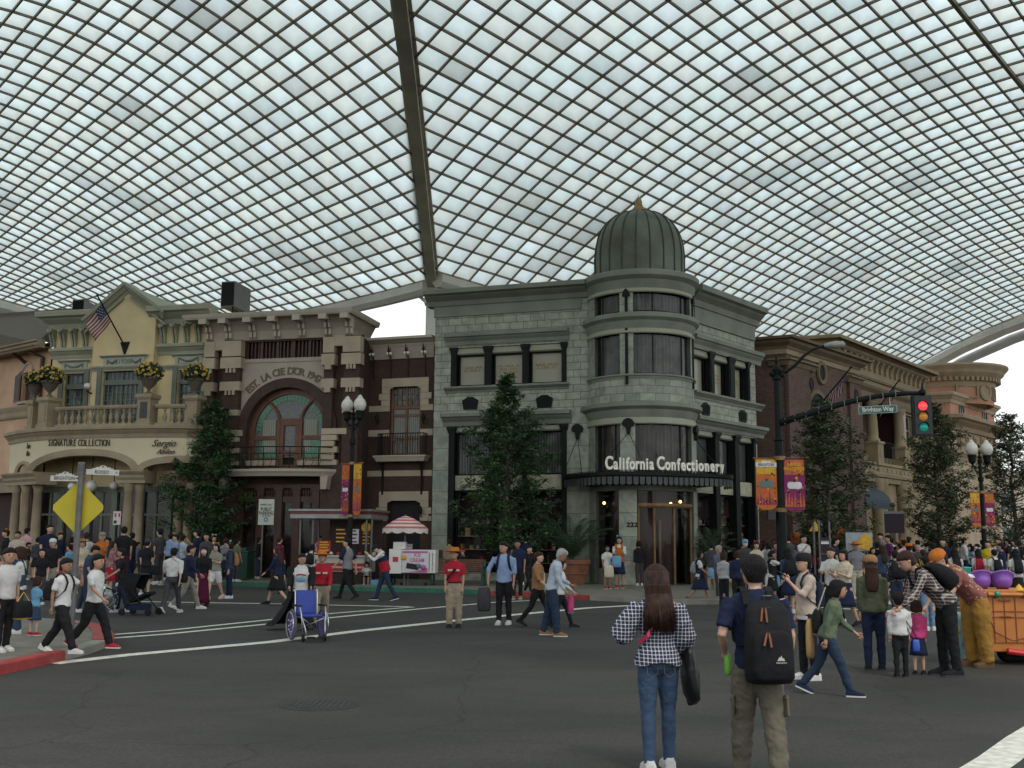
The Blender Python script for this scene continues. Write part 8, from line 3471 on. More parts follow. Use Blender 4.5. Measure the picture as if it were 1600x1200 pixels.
def cardigan(t,J):
 s_,TT,Z=J['s'],J['TT'],J['Z']
 b=MB()
 W=1.3
 rings=[]
 for f,w,d in ((.84,.06,.05),(.81,.105,.065),(.76,.115,.085),(.66,.112,.088),(.55,.125,.10),(.42,.14,.12),(.28,.16,.14),(.14,.20,.17),(.06,.26,.20)):
  r_=[]
  for k in range(17):
   a=R(-52+284*k/16)
   sk=max(0,.4-f)*1.0
   r_.append(tuple((TT if f>.5 else Matrix.Translation((0,0,TT.translation.z*0))) @ Vector((w*s_*W*math.cos(a)-sk*.35*s_,d*s_*W*math.sin(a)*(1 if math.sin(a)>0 else .75),f*s_))))
  rings.append(r_)
 b.loft(rings,close=False,cap=False)
 for (sh,el,wr,d2) in J['arms']:
  b.tube([sh,sh.lerp(el,.5),el,el.lerp(wr,.5),wr],[.055*s_,.05*s_,.043*s_,.038*s_,.03*s_],10)
 b.build('cardigan',cloth('black'),t,smooth=True)
 b=MB()
 b.M=TT
 for k in range(7):
  a=R(-90+(k-3)*9)
  x_,y_=math.cos(a)*.12*s_,math.sin(a)*.098*s_
  b.box(x_-.008*s_,x_+.008*s_,y_-.012,y_,Z(.71)+.004*s_*(3-abs(k-3)),Z(.73)+.004*s_*(3-abs(k-3)))
 b.build('shirt_lettering',cloth('red'),t)
 b=MB()
 b.lathe_s([(math.sin(math.pi*j/8),-math.cos(math.pi*j/8)) for j in range(9)],tuple(TT @ Vector((0,-.088*s_,Z(.665)))),14,0,.055*s_,(1.2,.25,.62))
 b.build('shirt_print',cloth('sky'),t)
def raglan(t,J):
 s_=J['s']
 b=MB()
 for (sh,el,wr,d2) in J['arms']:
  b.tube([sh+Vector((-math.copysign(.03,sh.x)*s_,0,.018*s_)),sh,sh.lerp(el,.5),sh.lerp(el,.86)],[.03*s_,.04*s_,.04*s_,.039*s_],10)
 b.build('sleeve',cloth('navy'),t,smooth=True)
def colourblock(t,J):
 s_,TT,Z=J['s'],J['TT'],J['Z']
 for f0,f1,c,e in ((.50,.665,'red',.006),(.665,.80,'navy',.006)):
  b=MB()
  rings=[]
  for f in [f0+(f1-f0)*k/4 for k in range(5)]:
   w,d=(.112,.088) if f<.6 else (.112,.086)
   if f>.76:
    w,d=.104,.075
   r_=[]
   for k in range(15):
    a=R(-60+270*k/14) if c=='navy' else R(-90+360*k/14)
    r_.append(tuple(TT @ Vector((w*s_*math.cos(a),d*s_*math.sin(a),Z(f)))))
   rings.append(r_)
  b.loft(rings,close=(c=='red'),cap=False)
  b.build('jacket_panel',cloth(c),t,smooth=True)
def pinkman(t,J):
 backpack(t,J,'small navy rucksack of the young man in the pale pink sweater','navy',.7)
 s_,TT,Z=J['s'],J['TT'],J['Z']
 b=MB()
 b.loft([ellring((0,0,Z(f)),.098*s_,.076*s_,16,TT) for f in (.475,.505)])
 b.build('shirt_tail',MATS['cardigan'],t)
 sh,el,wr,d2=J['arms'][1]
 p=wr+d2*.08*s_
 ph=carried('phone','dark phone in the hand of the young man in the pale pink sweater','phone',t)
 b=MB()
 b.M=Matrix.Translation(p+Vector((0,-.03,.02))) @ Matrix.Rotation(R(60),4,'X')
 b.box(-.038,.038,-.005,.005,-.07,.07)
 b.build('case',M_black,ph)
 b=MB()
 b.M=Matrix.Translation(p+Vector((0,-.03,.02))) @ Matrix.Rotation(R(60),4,'X')
 b.box(-.034,.034,.005,.007,-.065,.065)
 b.build('screen',mat('phone_screen',(.2,.22,.25),0.2),ph)
SW=0.13  # pavement height
PR_=person
# ---- left pavement corner and behind it
PR_(3,1018,858,60,'cardigan:s','black:t','black:s','stand','man in white shirt and black trousers cut by the left edge',z0=SW,skin=1,headturn=-20,post=lambda t,J:bag(t,J,'black and yellow bag held by the man at the left edge','black',(.16,-.18,.72),(.3,.15,.26),cord=[(.18,-.15,.85)],c2='yellow'))
PR_(24,990,856,-75,'white:s','denim:t','brown:b','phone2','woman in denim overalls and white tee at the left edge',z0=SW,skin=0,baggy=1.15,post=lambda t,J:overalls(t,J))
PR_(52,993,904,150,'sky:s','denim:k','brown:b','hold','small girl in denim pinafore and red boots',z0=SW,shoe='red',skin=0)
PR_(93,1020,869,84,'white:s','black:t','black:s','face','boy in white shirt and white shoes with hand at his face',z0=SW,skin=2,baggy=1.2,headturn=-20,fem=False,post=lambda t,J:backpack(t,J,'black backpack with hanging charms on the boy by the signpost','black',1.15))
PR_(143,1013,863,80,'white:s','black:t','black:s','walk2','boy in white shirt and bright red-orange shoes stepping off the kerb',z0=SW,skin=1,baggy=1.2,shoe='red',headturn=-8)
PR_(61,945,858,10,'black:s','dgrey:t','black:l','stand','woman in black tee and wide dark grey trousers at the left',baggy=1.3)
PR_(77,936,842,0,'black:s','gtan:t','black:s','stand','man in black tee and white-fronted cap at the left',hat='cap:white')
PR_(88,934,862,-20,'pink:l','dgrey:t','black:b','hold','child in bright pink top behind the small girl')
PR_(105,925,850,-100,'sky:s','khaki:t','black:s','stand','man in light blue shirt left of the yellow diamond sign')
PR_(130,958,852,95,'denim:s','jeans:t','black:s','stoop','man in dark blue tee and jeans looking down behind the signpost',skin=1)
PR_(124,928,843,20,'cream:l','gtan:t','brown:b','stand','woman in cream top and straw hat behind the signpost',hat='brim:tan')
PR_(155,922,832,15,'orange:s','dgrey:t','brown:s','hold','person in orange top and pale cap before the colonnade',hat='cap:gtan')
PR_(170,930,845,120,'floral:l','red:k','brown:l','hold','woman in floral blouse and red skirt before the colonnade')
PR_(188,957,856,-70,'black:s','jeans:t','black:p','push','woman in black tee leaning on the black pushchair',skin=1)
PR_(226,931,842,165,'black:s','black:d','black:s','stand','person in black dress and dark cap carrying a leather bag',hat='cap:dgrey',fem=True,post=lambda t,J:bag(t,J,'soft black leather bag on the person in the black dress','black',(-.30,0,.95),(.34,.16,.3),cord=[(-.2,0,1.35)]))
PR_(236,912,866,-30,'white:s','sky:o','black:s','stand','child in white tee and sky-blue shorts',skin=1)
PR_(246,914,842,160,'white:s','dgrey:t','black:s','stand','man in cream-white tee and dark trousers, seen from behind',skin=1)
PR_(267,958,852,178,'white:h','dgrey:t','black:s','walk','man in white shirt and grey trousers walking away',tuck=True,wide=1.12,post=lambda t,J:(bag(t,J,'black sling bag at the right hip of the man walking away','black',(-.24,0,.98),(.26,.14,.26),cord=[(.05,.16,1.4)])))
PR_(292,952,848,110,'navy:l','gtan:t','black:s','walk2','man in navy vest turning to his left',skin=1)
PR_(315,948,853,5,'black:h','maroon:m','black:l','stroll','woman in black top, maroon long skirt and pink face mask',mask=True,tuck=True,shoe='black')
PR_(335,936,848,-20,'gtan:s','white:o','black:l','holdw','girl in pale grey tee and white shorts eating',hat='ears:orange',shoe='lpink')
PR_(357,935,846,-80,'denim:l','navy:t','black:b','reach','woman in denim jacket and dark trousers reaching to the left',hat='ears:mint',post=lambda t,J:backpack(t,J,'tan leather backpack on the woman in the denim jacket','tan',.85))
PR_(282,912,836,150,'pblue:s','dgrey:t','black:s','stand','man in pale blue-grey shirt before the tree',z0=0)
PR_(306,915,833,170,'grey:s','navy:t','black:s','stand','man in grey tee with a teal backpack',post=lambda t,J:backpack(t,J,'teal backpack on the man in the grey tee','teal'))
PR_(331,910,836,30,'white:s','black:k','black:b','hold','girl in white blouse with white headband',hat='ears:white')
PR_(350,912,840,200,'grey:l','jeans:t','brown:s','stand','person in pale grey hooded top and jeans')
PR_(389,897,831,60,'black:s','ldenim:t','black:s','phone','person in black tee and pale jeans by the litter bin',z0=SW,post=lambda t,J:bag(t,J,'dark blue tote of the person in the black tee','navy',(.2,0,1.05),(.38,.14,.4),cord=[(.15,0,1.4)]))
PR_(413,899,836,-40,'plum:l','black:t','black:s','hold','person in dark plum jacket and black trousers by the parking sign',z0=SW)
PR_(431,945,850,-100,'navy:l','black:k','auburn:l','walk','woman with long auburn hair in dark blue jacket and black skirt',shoe='black',post=lambda t,J:bag(t,J,'black shopping bag of the auburn-haired woman','black',(-.25,.05,.62),(.3,.14,.34),cord=[(-.22,.05,.8)]))
PR_(452,899,837,55,'white:s','khaki:t','black:b','hold','girl in white tee and brown trousers holding a dark bag',z0=SW,post=lambda t,J:bag(t,J,'dark bag held up by the girl in brown trousers','black',(.15,-.2,1.15),(.4,.15,.3),cord=[(.15,-.1,1.3)]))
W26=PR_(468,984,864,8,'white:s','black:t','black:s','push','stout woman in white printed tee and long black cardigan pushing the wheelchair',wide=1.35,fem=True,shoe='black',skin=1,headturn=20,post=lambda t,J:cardigan(t,J))
PR_(500,980,858,8,'red:l','khaki:t','black:s','walk','park attendant in red long-sleeved shirt and orange hat beside the wheelchair',hat='brim:orange',tuck=True,shoe='black',fem=True,skin=1,headturn=-15,baggy=1.15,post=lambda t,J:badge(t,J))
PR_(478,902,836,80,'white:s','black:t','black:s','stand','boy in white cap and white tee at the food stand',z0=SW,hat='cap:white')
PR_(485,924,850,175,'white:s','black:k','black:b','stand','person in white tee seen from behind, in front of the food stand',post=lambda t,J:backpack(t,J,'black backpack of the person in front of the food stand','black'))
PR_(500,903,838,20,'lilac:l','jeans:t','black:s','hold','person in grey-lilac jacket at the food stand',z0=SW,post=lambda t,J:backpack(t,J,'dark backpack of the person in the grey-lilac jacket','navy',.9))
PR_(521,903,840,-20,'floral:l','gtan:t','brown:b','hold','woman in pink floral top at the food stand counter',z0=SW)
PR_(541,937,838,-115,'grey:s','black:j','black:s','walk','man in grey tee and black skinny trousers walking left',shoe='black',skin=0,headturn=30,post=lambda t,J:raglan(t,J))
PR_(519,919,874,12,'yellow:s','gtan:o','black:b','kerb','girl in yellow top sitting on the green kerb',loc=G(519,909,.15),skin=1)
PR_(573,921,877,3,'white:s','black:k','black:b','kerb','schoolgirl in white blouse sitting on the green kerb eating',loc=G(573,912,.15),skin=1,post=lambda t,J:bag(t,J,'blue and white shopping bag at the feet of the seated schoolgirl','sky',(.32,-.30,.16),(.35,.2,.26)))
PR_(601,938,850,-85,'white:l','jeans:t','black:s','bow','man in white, navy and red jacket looking down at his hands',shoe='navy',post=lambda t,J:colourblock(t,J))
PR_(603,914,880,40,'black:l','black:t','black:s','kerb','person in black sitting behind the man in the tricolour jacket',loc=G(607,911,.15))
# ---- middle
PR_(709,981,857,-5,'red:s','khaki:t','black:p','stand','park attendant in red short-sleeved shirt and broad orange hat standing in the road',hat='brim:orange',tuck=True,shoe='black',skin=1,headturn=-25,baggy=1.2,post=lambda t,J:badge(t,J,True))
PR_(731,914,856,-55,'black:l','gtan:j','black:l','sit','girl in black seated on the bench',loc=G(727,913,SW)+Vector((0,.25,.03)),hat='ears:red',shoe='white')
PR_(787,976,846,-10,'lblue:h','black:t','black:s','side','young man in light blue shirt and white slides standing in the road',skin=1,headturn=-28,post=lambda t,J:(backpack(t,J,'navy backpack on the young man in the light blue shirt','navy',.8),bag(t,J,'dark jacket hanging from the hand of the young man in light blue','dgrey',(-.42,-.08,.78),(.3,.2,.5))))
PR_(808,936,843,-5,'navy:s','black:t','black:s','phone','man in navy tee and tan shoes behind the young man in light blue',shoe='tan',skin=2)
PR_(826,930,850,35,'black:l','black:j','black:p','walk','woman in black with red collar carrying a white plastic bag',post=lambda t,J:(backpack(t,J,'black backpack of the woman with the red collar','black'),bag(t,J,'white plastic bag beside the woman with the red collar','white',(.22,-.1,.62),(.2,.12,.3),cord=[(.2,-.05,.75)])))
PR_(840,979,858,70,'tan:h','black:j','brown:s','walk2','person in tan shirt and black skinny trousers striding right',shoe='black',post=lambda t,J:bag(t,J,'cream shoulder bag of the person in the tan shirt','cream',(.18,-.02,1.15),(.28,.12,.32),cord=[(0,.05,1.42)]))
PR_(876,981,872,95,'white:l','black:j','black:b','walk2','person in white sleeves and black boots half hidden by the stooping man',shoe='black')
PR_(862,994,857,88,'pblue:l','jeans:t','grey:s','stoop','grey-haired man in pale blue shirt and tan shoes stooping to the right',shoe='tan',skin=2,baggy=1.2,hem=.50,post=lambda t,J:(bag(t,J,'olive-grey messenger bag on the stooping man','gtan',(.20,.02,1.0),(.36,.16,.30),cord=[(0,-.08,1.42)]),bag(t,J,'bright pink and blue souvenir bag held by the stooping man','pink',(.05,-.36,.78),(.2,.12,.36),c2='sky')))
PR_(883,911,846,100,'yellow:s','mint:t','brown:p','walk2','woman in yellow tee and pale green-blue dungarees by the palm tub',z0=SW,shoe='navy',post=lambda t,J:overalls(t,J,'mint'))
PR_(949,920,852,10,'white:s','black:o','black:b','phone2','girl in white blouse with a cream tote by the shop entrance',z0=SW,shoe='red',skin=2,post=lambda t,J:(bag(t,J,'cream tote of the girl in the white blouse','cream',(0,-.22,.82),(.36,.12,.42),cord=[(0,-.1,1.3)]),bag(t,J,'blue and pink souvenir bag between the two girls at the entrance','sky',(.28,-.22,1.15),(.34,.16,.4),c2='pink')))
PR_(968,919,838,-5,'white:l','navy:k','black:l','hold','girl in blue hat, white cardigan and navy skirt by the entrance',z0=SW,hat='ears:sky',shoe='red',skin=1,post=lambda t,J:vest(t,J,'orange'))
PR_(999,915,845,190,'black:l','dgrey:t','black:b','stand','schoolgirl in black blazer at the entrance, seen from behind',z0=SW,hat='ears:red')
PR_(1014,912,850,160,'black:l','dgrey:k','black:p','hold','schoolgirl in dark pinafore right of the other at the entrance',z0=SW,hat='ears:orange',post=lambda t,J:vest(t,J,'navy'))
PR_(1056,907,848,30,'maroon:l','red:d','black:s','stand','woman in red dress just outside the revolving door',z0=SW,shoe='black',fem=True,post=lambda t,J:bag(t,J,'black handbag of the woman in the red dress','black',(-.24,0,.95),(.26,.12,.24),cord=[(-.2,0,1.25)]))
PR_(1094,941,858,78,'white:s','navy:k','black:b','walk2','schoolgirl in navy pinafore with pale grey backpack walking right',skin=2,shoe='black',post=lambda t,J:(backpack(t,J,'pale grey backpack of the schoolgirl walking right','grey',1.0),vest(t,J,'navy'),bag(t,J,'blue and white souvenir bag of the schoolgirl in navy','sky',(0,-.32,1.0),(.3,.22,.3),c2='white')))
PR_(1124,938,852,40,'lilac:l','dgrey:t','grey:s','hold','white-haired person in lilac jacket',skin=1)
PR_(1132,946,864,150,'stripes:h','black:t','brown:b','stand','woman in black and white striped top, seen from behind',shoe='black')
PR_(1154,950,860,175,'navy:l','black:t','brown:b','stand','woman in navy coat with a pale bag strap beside the near man',wide=1.15)
# ---- behind and right of the near man
PR_(1166,925,843,0,'dgrey:l','black:t','black:s','stand','person in white face mask and blue-fronted cap',z0=SW,hat='cap:sky',mask=True)
PR_(1184,928,846,-10,'cream:l','lpink:k','black:b','hold','girl in cream top with pink headband',z0=SW,hat='ears:pink')
PR_(1196,918,848,60,'lpink:s','dgrey:t','black:l','stand','girl in pale pink tee behind the headband girl',z0=SW)
PR_(1213,922,847,10,'plum:l','black:t','brown:b','hold','person in plum top with red headband near the mast foot',z0=SW,hat='ears:red')
PR_(1208,946,860,85,'white:s','black:k','black:p','reach','schoolgirl in white blouse and black vest holding a souvenir bag',skin=2,post=lambda t,J:(vest(t,J,'black'),bag(t,J,'blue and red plastic souvenir bag of the schoolgirl in the black vest','sky',(.15,-.15,.85),(.34,.2,.34),c2='red',cord=[(.15,-.15,1.0)])))
PR_(1234,958,855,185,'denim:l','navy:k','black:l','stand','long-haired person in dark denim with a black backpack',post=lambda t,J:backpack(t,J,'black backpack of the long-haired person in denim','black',1.2))
PR_(1263,905,840,170,'black:s','black:t','black:s','hold','man in black standing by the triangle sign',z0=SW)
PR_(1236,908,849,20,'mustard:l','dgrey:t','brown:s','stand','person in mustard top near the mast foot',z0=SW,hat='ears:yellow')
PR_(1283,903,845,-20,'red:l','black:t','black:b','stand','person in red top behind the boy in white',z0=SW)
PR_(1264,1062,865,-80,'beige:h','black:t','black:s','phone2','young man in pale pink sweater and black bucket hat looking at his phone',hat='cap:black',skin=0,fem=False,headturn=0,post=lambda t,J:pinkman(t,J))
PR_(1296,1086,900,75,'green:l','jeans:t','black:b','walk','person in sage green bomber jacket striding right with a paper bag',skin=1,shoe='navy',lean=14,fem=True,post=lambda t,J:(bag(t,J,'black and cream handbag slung behind the person in the green jacket','black',(.20,.10,.98),(.42,.14,.30),cord=[(.05,0,1.25)],c2='cream'),bag(t,J,'brown paper bag in the hand of the person in the green jacket','paper',(.26,.20,.86),(.34,.10,.46),cord=[(.24,.2,.92)])))
PR_(1303,976,853,-40,'white:s','black:t','brown:s','holdw','young man in white tee walking with the girl in navy skirt',skin=0,wide=.95)
PR_(1323,979,857,-55,'cream:h','navy:k','black:b','holdw','girl in cream checked blouse and navy skirt',skin=0,shoe='black',tuck=True)
PR_(1340,936,847,-5,'grey:s','cream:t','grey:s','stand','older man in grey tee, orange hat and cream trousers',hat='brim:orange',skin=1,wide=1.1)
PR_(1329,915,850,20,'pblue:s','dgrey:t','black:s','stand','man in pale blue tee behind the older man in the orange hat')
PR_(1368,1047,868,165,'olive:l','navy:t','brown:l','stand','woman in olive jacket and tan cap holding the boy\'s hand',hat='cap:tan',shoe='black',headturn=40,baggy=.9,post=None)
PR_(1403,962,860,178,'dots:l','jeans:t','black:s','stand','person in dotted black jacket with large black backpack',post=lambda t,J:backpack(t,J,'large black backpack with white mark on the dotted jacket','black',1.25))
PR_(1383,944,851,190,'denim:l','navy:k','brown:l','stand','woman with long brown hair in denim jacket, in the crowd')
PR_(1366,925,855,10,'black:l','dgrey:t','black:l','hold','girl in black top facing the camera, left of the denim woman')
PR_(1409,1058,930,172,'white:l','black:t','black:s','stand','small boy in white long-sleeved top with a blue pouch',kid=True,shoe='black',baggy=.95,fem=False,post=lambda t,J:bag(t,J,'small blue pouch on a cord worn by the small boy','pouch',(-.20,.02,.50),(.10,.05,.16),cord=[(.06,.08,.98)]))
PR_(1437,1054,942,165,'pink:l','navy:k','brown:b','stand','small girl in pink top and navy skirt',kid=True,shoe='black')
PR_(1484,1056,880,-88,'flannel:l','black:t','brown:p','bend','woman in plaid flannel shirt bending over the small girl',shoe='black',lean=44,post=lambda t,J:backpack(t,J,'black backpack on the bending woman in plaid','black',1.1))
PR_(1530,1042,876,-80,'confetti:s','mustard:t','brown:s','bend','costumed performer in mustard trousers, spotted top and orange cap bending down',lean=46,baggy=1.45,shoe='brown',hat='cap:orange',wide=1.15,fem=False)
PR_(1447,950,858,170,'yellow:s','jeans:t','brown:s','stand','person in bright yellow tee with black straps',post=lambda t,J:backpack(t,J,'small black backpack on the yellow tee','black',.8))
PR_(1452,985,868,190,'grey:s','ldenim:t','black:s','stand','boy in grey tee and pale blue jeans behind the bending woman',post=lambda t,J:backpack(t,J,'dark sling pack on the boy in pale jeans','black',.7))
PR_(1424,938,850,150,'red:l','black:t','brown:s','stand','person in red jacket in the crowd',hat='brim:orange')
PR_(1410,928,848,200,'orange:l','dgrey:t','black:s','stand','person in orange top left of the red jacket',hat='ears:orange')
PR_(1437,925,851,20,'dgrey:l','black:t','grey:s','stand','grey-haired person in dark jacket beside the red jacket')
PR_(1356,912,851,40,'plum:l','black:t','brown:l','stand','person with long brown hair in plum coat, left in the crowd')
for k,(x,yf,yh,f,tp,bt,hr_,ht,lab) in enumerate((
  (1496,945,856,175,'white:s','black:k','black:l',None,'schoolgirl with long loose hair, leftmost of the four in white blouses'),
  (1533,940,857,165,'white:s','black:k','black:l','ears:white','schoolgirl with white bow and red backpack'),
  (1558,942,858,185,'white:s','black:t','black:s','ears:white','student in white shirt with black backpack, right of the red backpack'),
  (1592,948,857,175,'white:s','black:k','black:l','ears:white','schoolgirl in white blouse at the right edge'))):
 cc_=('black','red','black','black')[k]
 PR_(x,yf,yh,f,tp,bt,hr_,'stand',lab,hat=ht,post=(lambda t,J,cc_=cc_,k=k:backpack(t,J,('long black backpack on the leftmost schoolgirl in white','red backpack on the schoolgirl with the white bow','slim black backpack on the student right of the red backpack','black backpack on the schoolgirl at the right edge')[k],cc_,.85,strap=True)))
PR_(1545,915,850,0,'grey:s','dgrey:t','black:s','stand','man in pale grey tee behind the schoolgirls')
PR_(1515,912,852,30,'teal:l','black:t','brown:s','stand','person in dark teal jacket behind the schoolgirls')
PR_(1578,914,852,-20,'cream:s','navy:t','black:b','stand','woman in cream tee behind the schoolgirls at the right')
far=[(12,905,846,'maroon:l','black:t','black:s','person in maroon top by the peach building'),(40,906,848,'dgrey:l','khaki:t','black:s','person in dark grey jacket by the peach building'),(96,905,850,'teal:s','navy:t','brown:b','woman in teal tee under the colonnade'),
 (143,903,846,'red:s','jeans:t','black:s','person in red tee under the colonnade'),(197,904,848,'lpink:l','black:k','black:l','woman in pale pink top by the right-hand columns'),(212,905,846,'lilac:l','dgrey:t','black:s','person in lilac jacket by the right-hand columns'),
 (262,902,848,'yellow:s','black:t','black:b','person in yellow tee behind the tree trunk'),(373,898,842,'green:l','black:t','black:s','person in green jacket behind the litter bin'),(436,897,842,'beige:l','navy:t','brown:b','woman in beige coat by the brick shop front'),
 (466,897,843,'sky:l','black:t','black:s','person in sky-blue jacket left of the food stand'),(508,898,845,'orange:l','black:t','black:b','person in orange jacket in the shade of the food stand'),(751,905,853,'white:s','navy:k','black:b','girl in white blouse behind the bench'),
 (818,903,848,'red:l','black:t','black:s','person in red jacket behind the tree'),(845,902,851,'dgrey:l','navy:t','black:b','person in dark grey coat by the big shop windows'),(1150,905,850,'tan:l','black:t','black:s','person in tan jacket by the dark side windows'),
 (1302,902,847,'floral:l','black:t','brown:b','woman in floral top by the red brick shop'),(1318,900,849,'orange:s','navy:t','black:s','person in orange tee by the red brick shop'),(1468,905,853,'navy:l','dgrey:t','black:s','person in navy jacket under the big tree'),
 (1482,903,851,'pink:l','black:t','black:l','woman in bright pink coat under the big tree'),(1560,902,852,'sky:s','black:t','black:s','person in sky-blue tee by the far lamp'),(1393,905,849,'yellow:l','black:t','black:b','person in yellow jacket in the crowd by the sand columns')]
for k,(x,yf,yh,tp,bt,hr_,lab) in enumerate(far):
 PR_(x,yf,yh,(k*97)%360,tp,bt,hr_,('stand','hold','stroll')[k%3],lab,z0=SW,skin=k%2)
# ==== the two people nearest the camera
def strands(J,n,z0,z1,w,m_,t,seed,back=1.0,length=None,r=.0035):
 rn=random.Random(seed)
 b=MB()
 HM,hc,hr,TT,Z,s_=J['HM'],J['hc'],J['hr'],J['TT'],J['Z'],J['s']
 for k in range(n):
  a=rn.uniform(-1.75,1.75)
  cr=HM @ (hc+Vector((math.sin(a)*.25*hr,(.1+math.cos(a)*.3)*hr,1.13*hr)))
  m1=HM @ (hc+Vector((math.sin(a)*.93*hr,(.12+1.0*math.cos(a))*hr,.50*hr)))
  m2=HM @ (hc+Vector((math.sin(a)*.96*hr,(.3+.82*math.cos(a))*hr,-.35*hr)))
  fe=rn.uniform(z0,z1)
  e1=TT @ Vector((math.sin(a)*.064*s_+rn.gauss(0,.004),(.044+.042*math.cos(a))*s_,Z(.83)))
  e2=TT @ Vector((math.sin(a)*w*s_*rn.uniform(.6,1.05),(.056+.036*math.cos(a))*s_+rn.gauss(0,.005),Z(fe)))
  b.tube([cr,m1,m2,e1,e1.lerp(e2,.5)+Vector((rn.gauss(0,.004),rn.uniform(0,.01),0)),e2],[r*.7,r,r,r,r,r*.3],4)
 b.build('strands',m_,t,smooth=True)
def near_woman(t,J):
 s_,TT,Z,arms=J['s'],J['TT'],J['Z'],J['arms']
 g=MATS['gingham']
 b=MB()
 rings=[]
 for k,(f,w,d) in enumerate(((.615,.074,.058),(.605,.076,.06),(.585,.094,.078),(.55,.108,.09),(.52,.116,.098),(.512,.117,.099))):
  r_=[]
  for q in range(60):
   a=2*math.pi*q/60
   rp_=1+.035*k/5*math.sin(a*11)+.02*k/5*math.sin(a*23+1)
   r_.append(tuple(TT @ Vector((w*s_*rp_*math.cos(a),d*s_*rp_*math.sin(a)-.004*s_,Z(f)-(.012*s_*math.sin(a*3) if k>3 else 0)))))
  rings.append(r_)
 b.loft(rings)
 b.build('peplum',g,t,smooth=True)
 b=MB()
 pts=[(-.055,-.05,.83),(-.05,.0,.852),(-.015,.05,.80),(.03,.075,.72),(.065,.075,.65),(.10,.02,.615)]
 P_=[TT @ Vector((x*s_,y*s_,Z(f))) for x,y,f in pts]
 for i in range(5):
  A_,B_=P_[i],P_[i+1]
  h=Vector((.35,0,.93))*.010*s_
  n_=Vector((0,.006,0))
  b.add([tuple(A_-h),tuple(A_+h),tuple(B_+h),tuple(B_-h),tuple(A_-h+n_),tuple(A_+h+n_),tuple(B_+h+n_),tuple(B_-h+n_)],[(0,1,2,3),(7,6,5,4),(0,3,7,4),(1,5,6,2)])
 b.build('strap',mat('hot_pink_strap',(.55,.05,.12),.5),t)
 strands(J,900,.655,.74,.082,mat('brown_strands',(.04,.019,.012),.45,.55,25,spec=.3),t,5,r=.0028)
 b=MB()
 for s in (-1,1):
  x0=s*.043*s_
  pk=[(x0-.026*s_,.555),(x0+.026*s_,.555),(x0+.026*s_,.515),(x0,.50),(x0-.026*s_,.515)]
  for (xa,fa),(xb,fb) in zip(pk,pk[1:]+pk[:1]):
   b.tube([TT @ Vector((xa,.0735*s_ if fa>.52 else .079*s_,Z(fa)-.045*s_)),TT @ Vector((xb,.0735*s_ if fb>.52 else .079*s_,Z(fb)-.045*s_))],.0016,4)
 b.build('pocket_seam',mat('seam_thread',(.16,.12,.06),.7),t)
 sh,el,wr,d2=arms[0]
 c=el.lerp(wr,.45)
 tt=carried('tote_bag','big soft black tote on the right forearm of the woman in gingham','bag',t)
 b=MB()
 rg=[]
 for f,w,d in ((0,.12,.03),(-.06,.13,.035),(-.20,.135,.045),(-.34,.13,.04),(-.40,.11,.03),(-.42,.08,.02)):
  x_,y_=c.x-.03+f*.12,c.y+.03
  rg.append([(x_+d*1.3*math.cos(q*math.pi/8)+(.015*math.sin(q*2.2+f*20)),y_+w*math.sin(q*math.pi/8),c.z+f-.03+.03*math.sin(q*math.pi/8)) for q in range(16)])
 b.loft(rg)
 b.build('bag_body',mat('soft_black_leather',(.012,.012,.013),.45,.2,6,bump=.8,bscale=6),tt,smooth=True)
 b=MB()
 for s in (-1,1):
  b.tube([(c.x-.03,c.y+.03+s*.09,c.z-.03),(c.x-.01,c.y+.02+s*.05,c.z+.05),tuple(c+Vector((0,0,.045))),(c.x-.03,c.y+.03+s*.02,c.z-.02)],.008,6)
 b.build('handle',MATS['soft_black_leather'],tt)
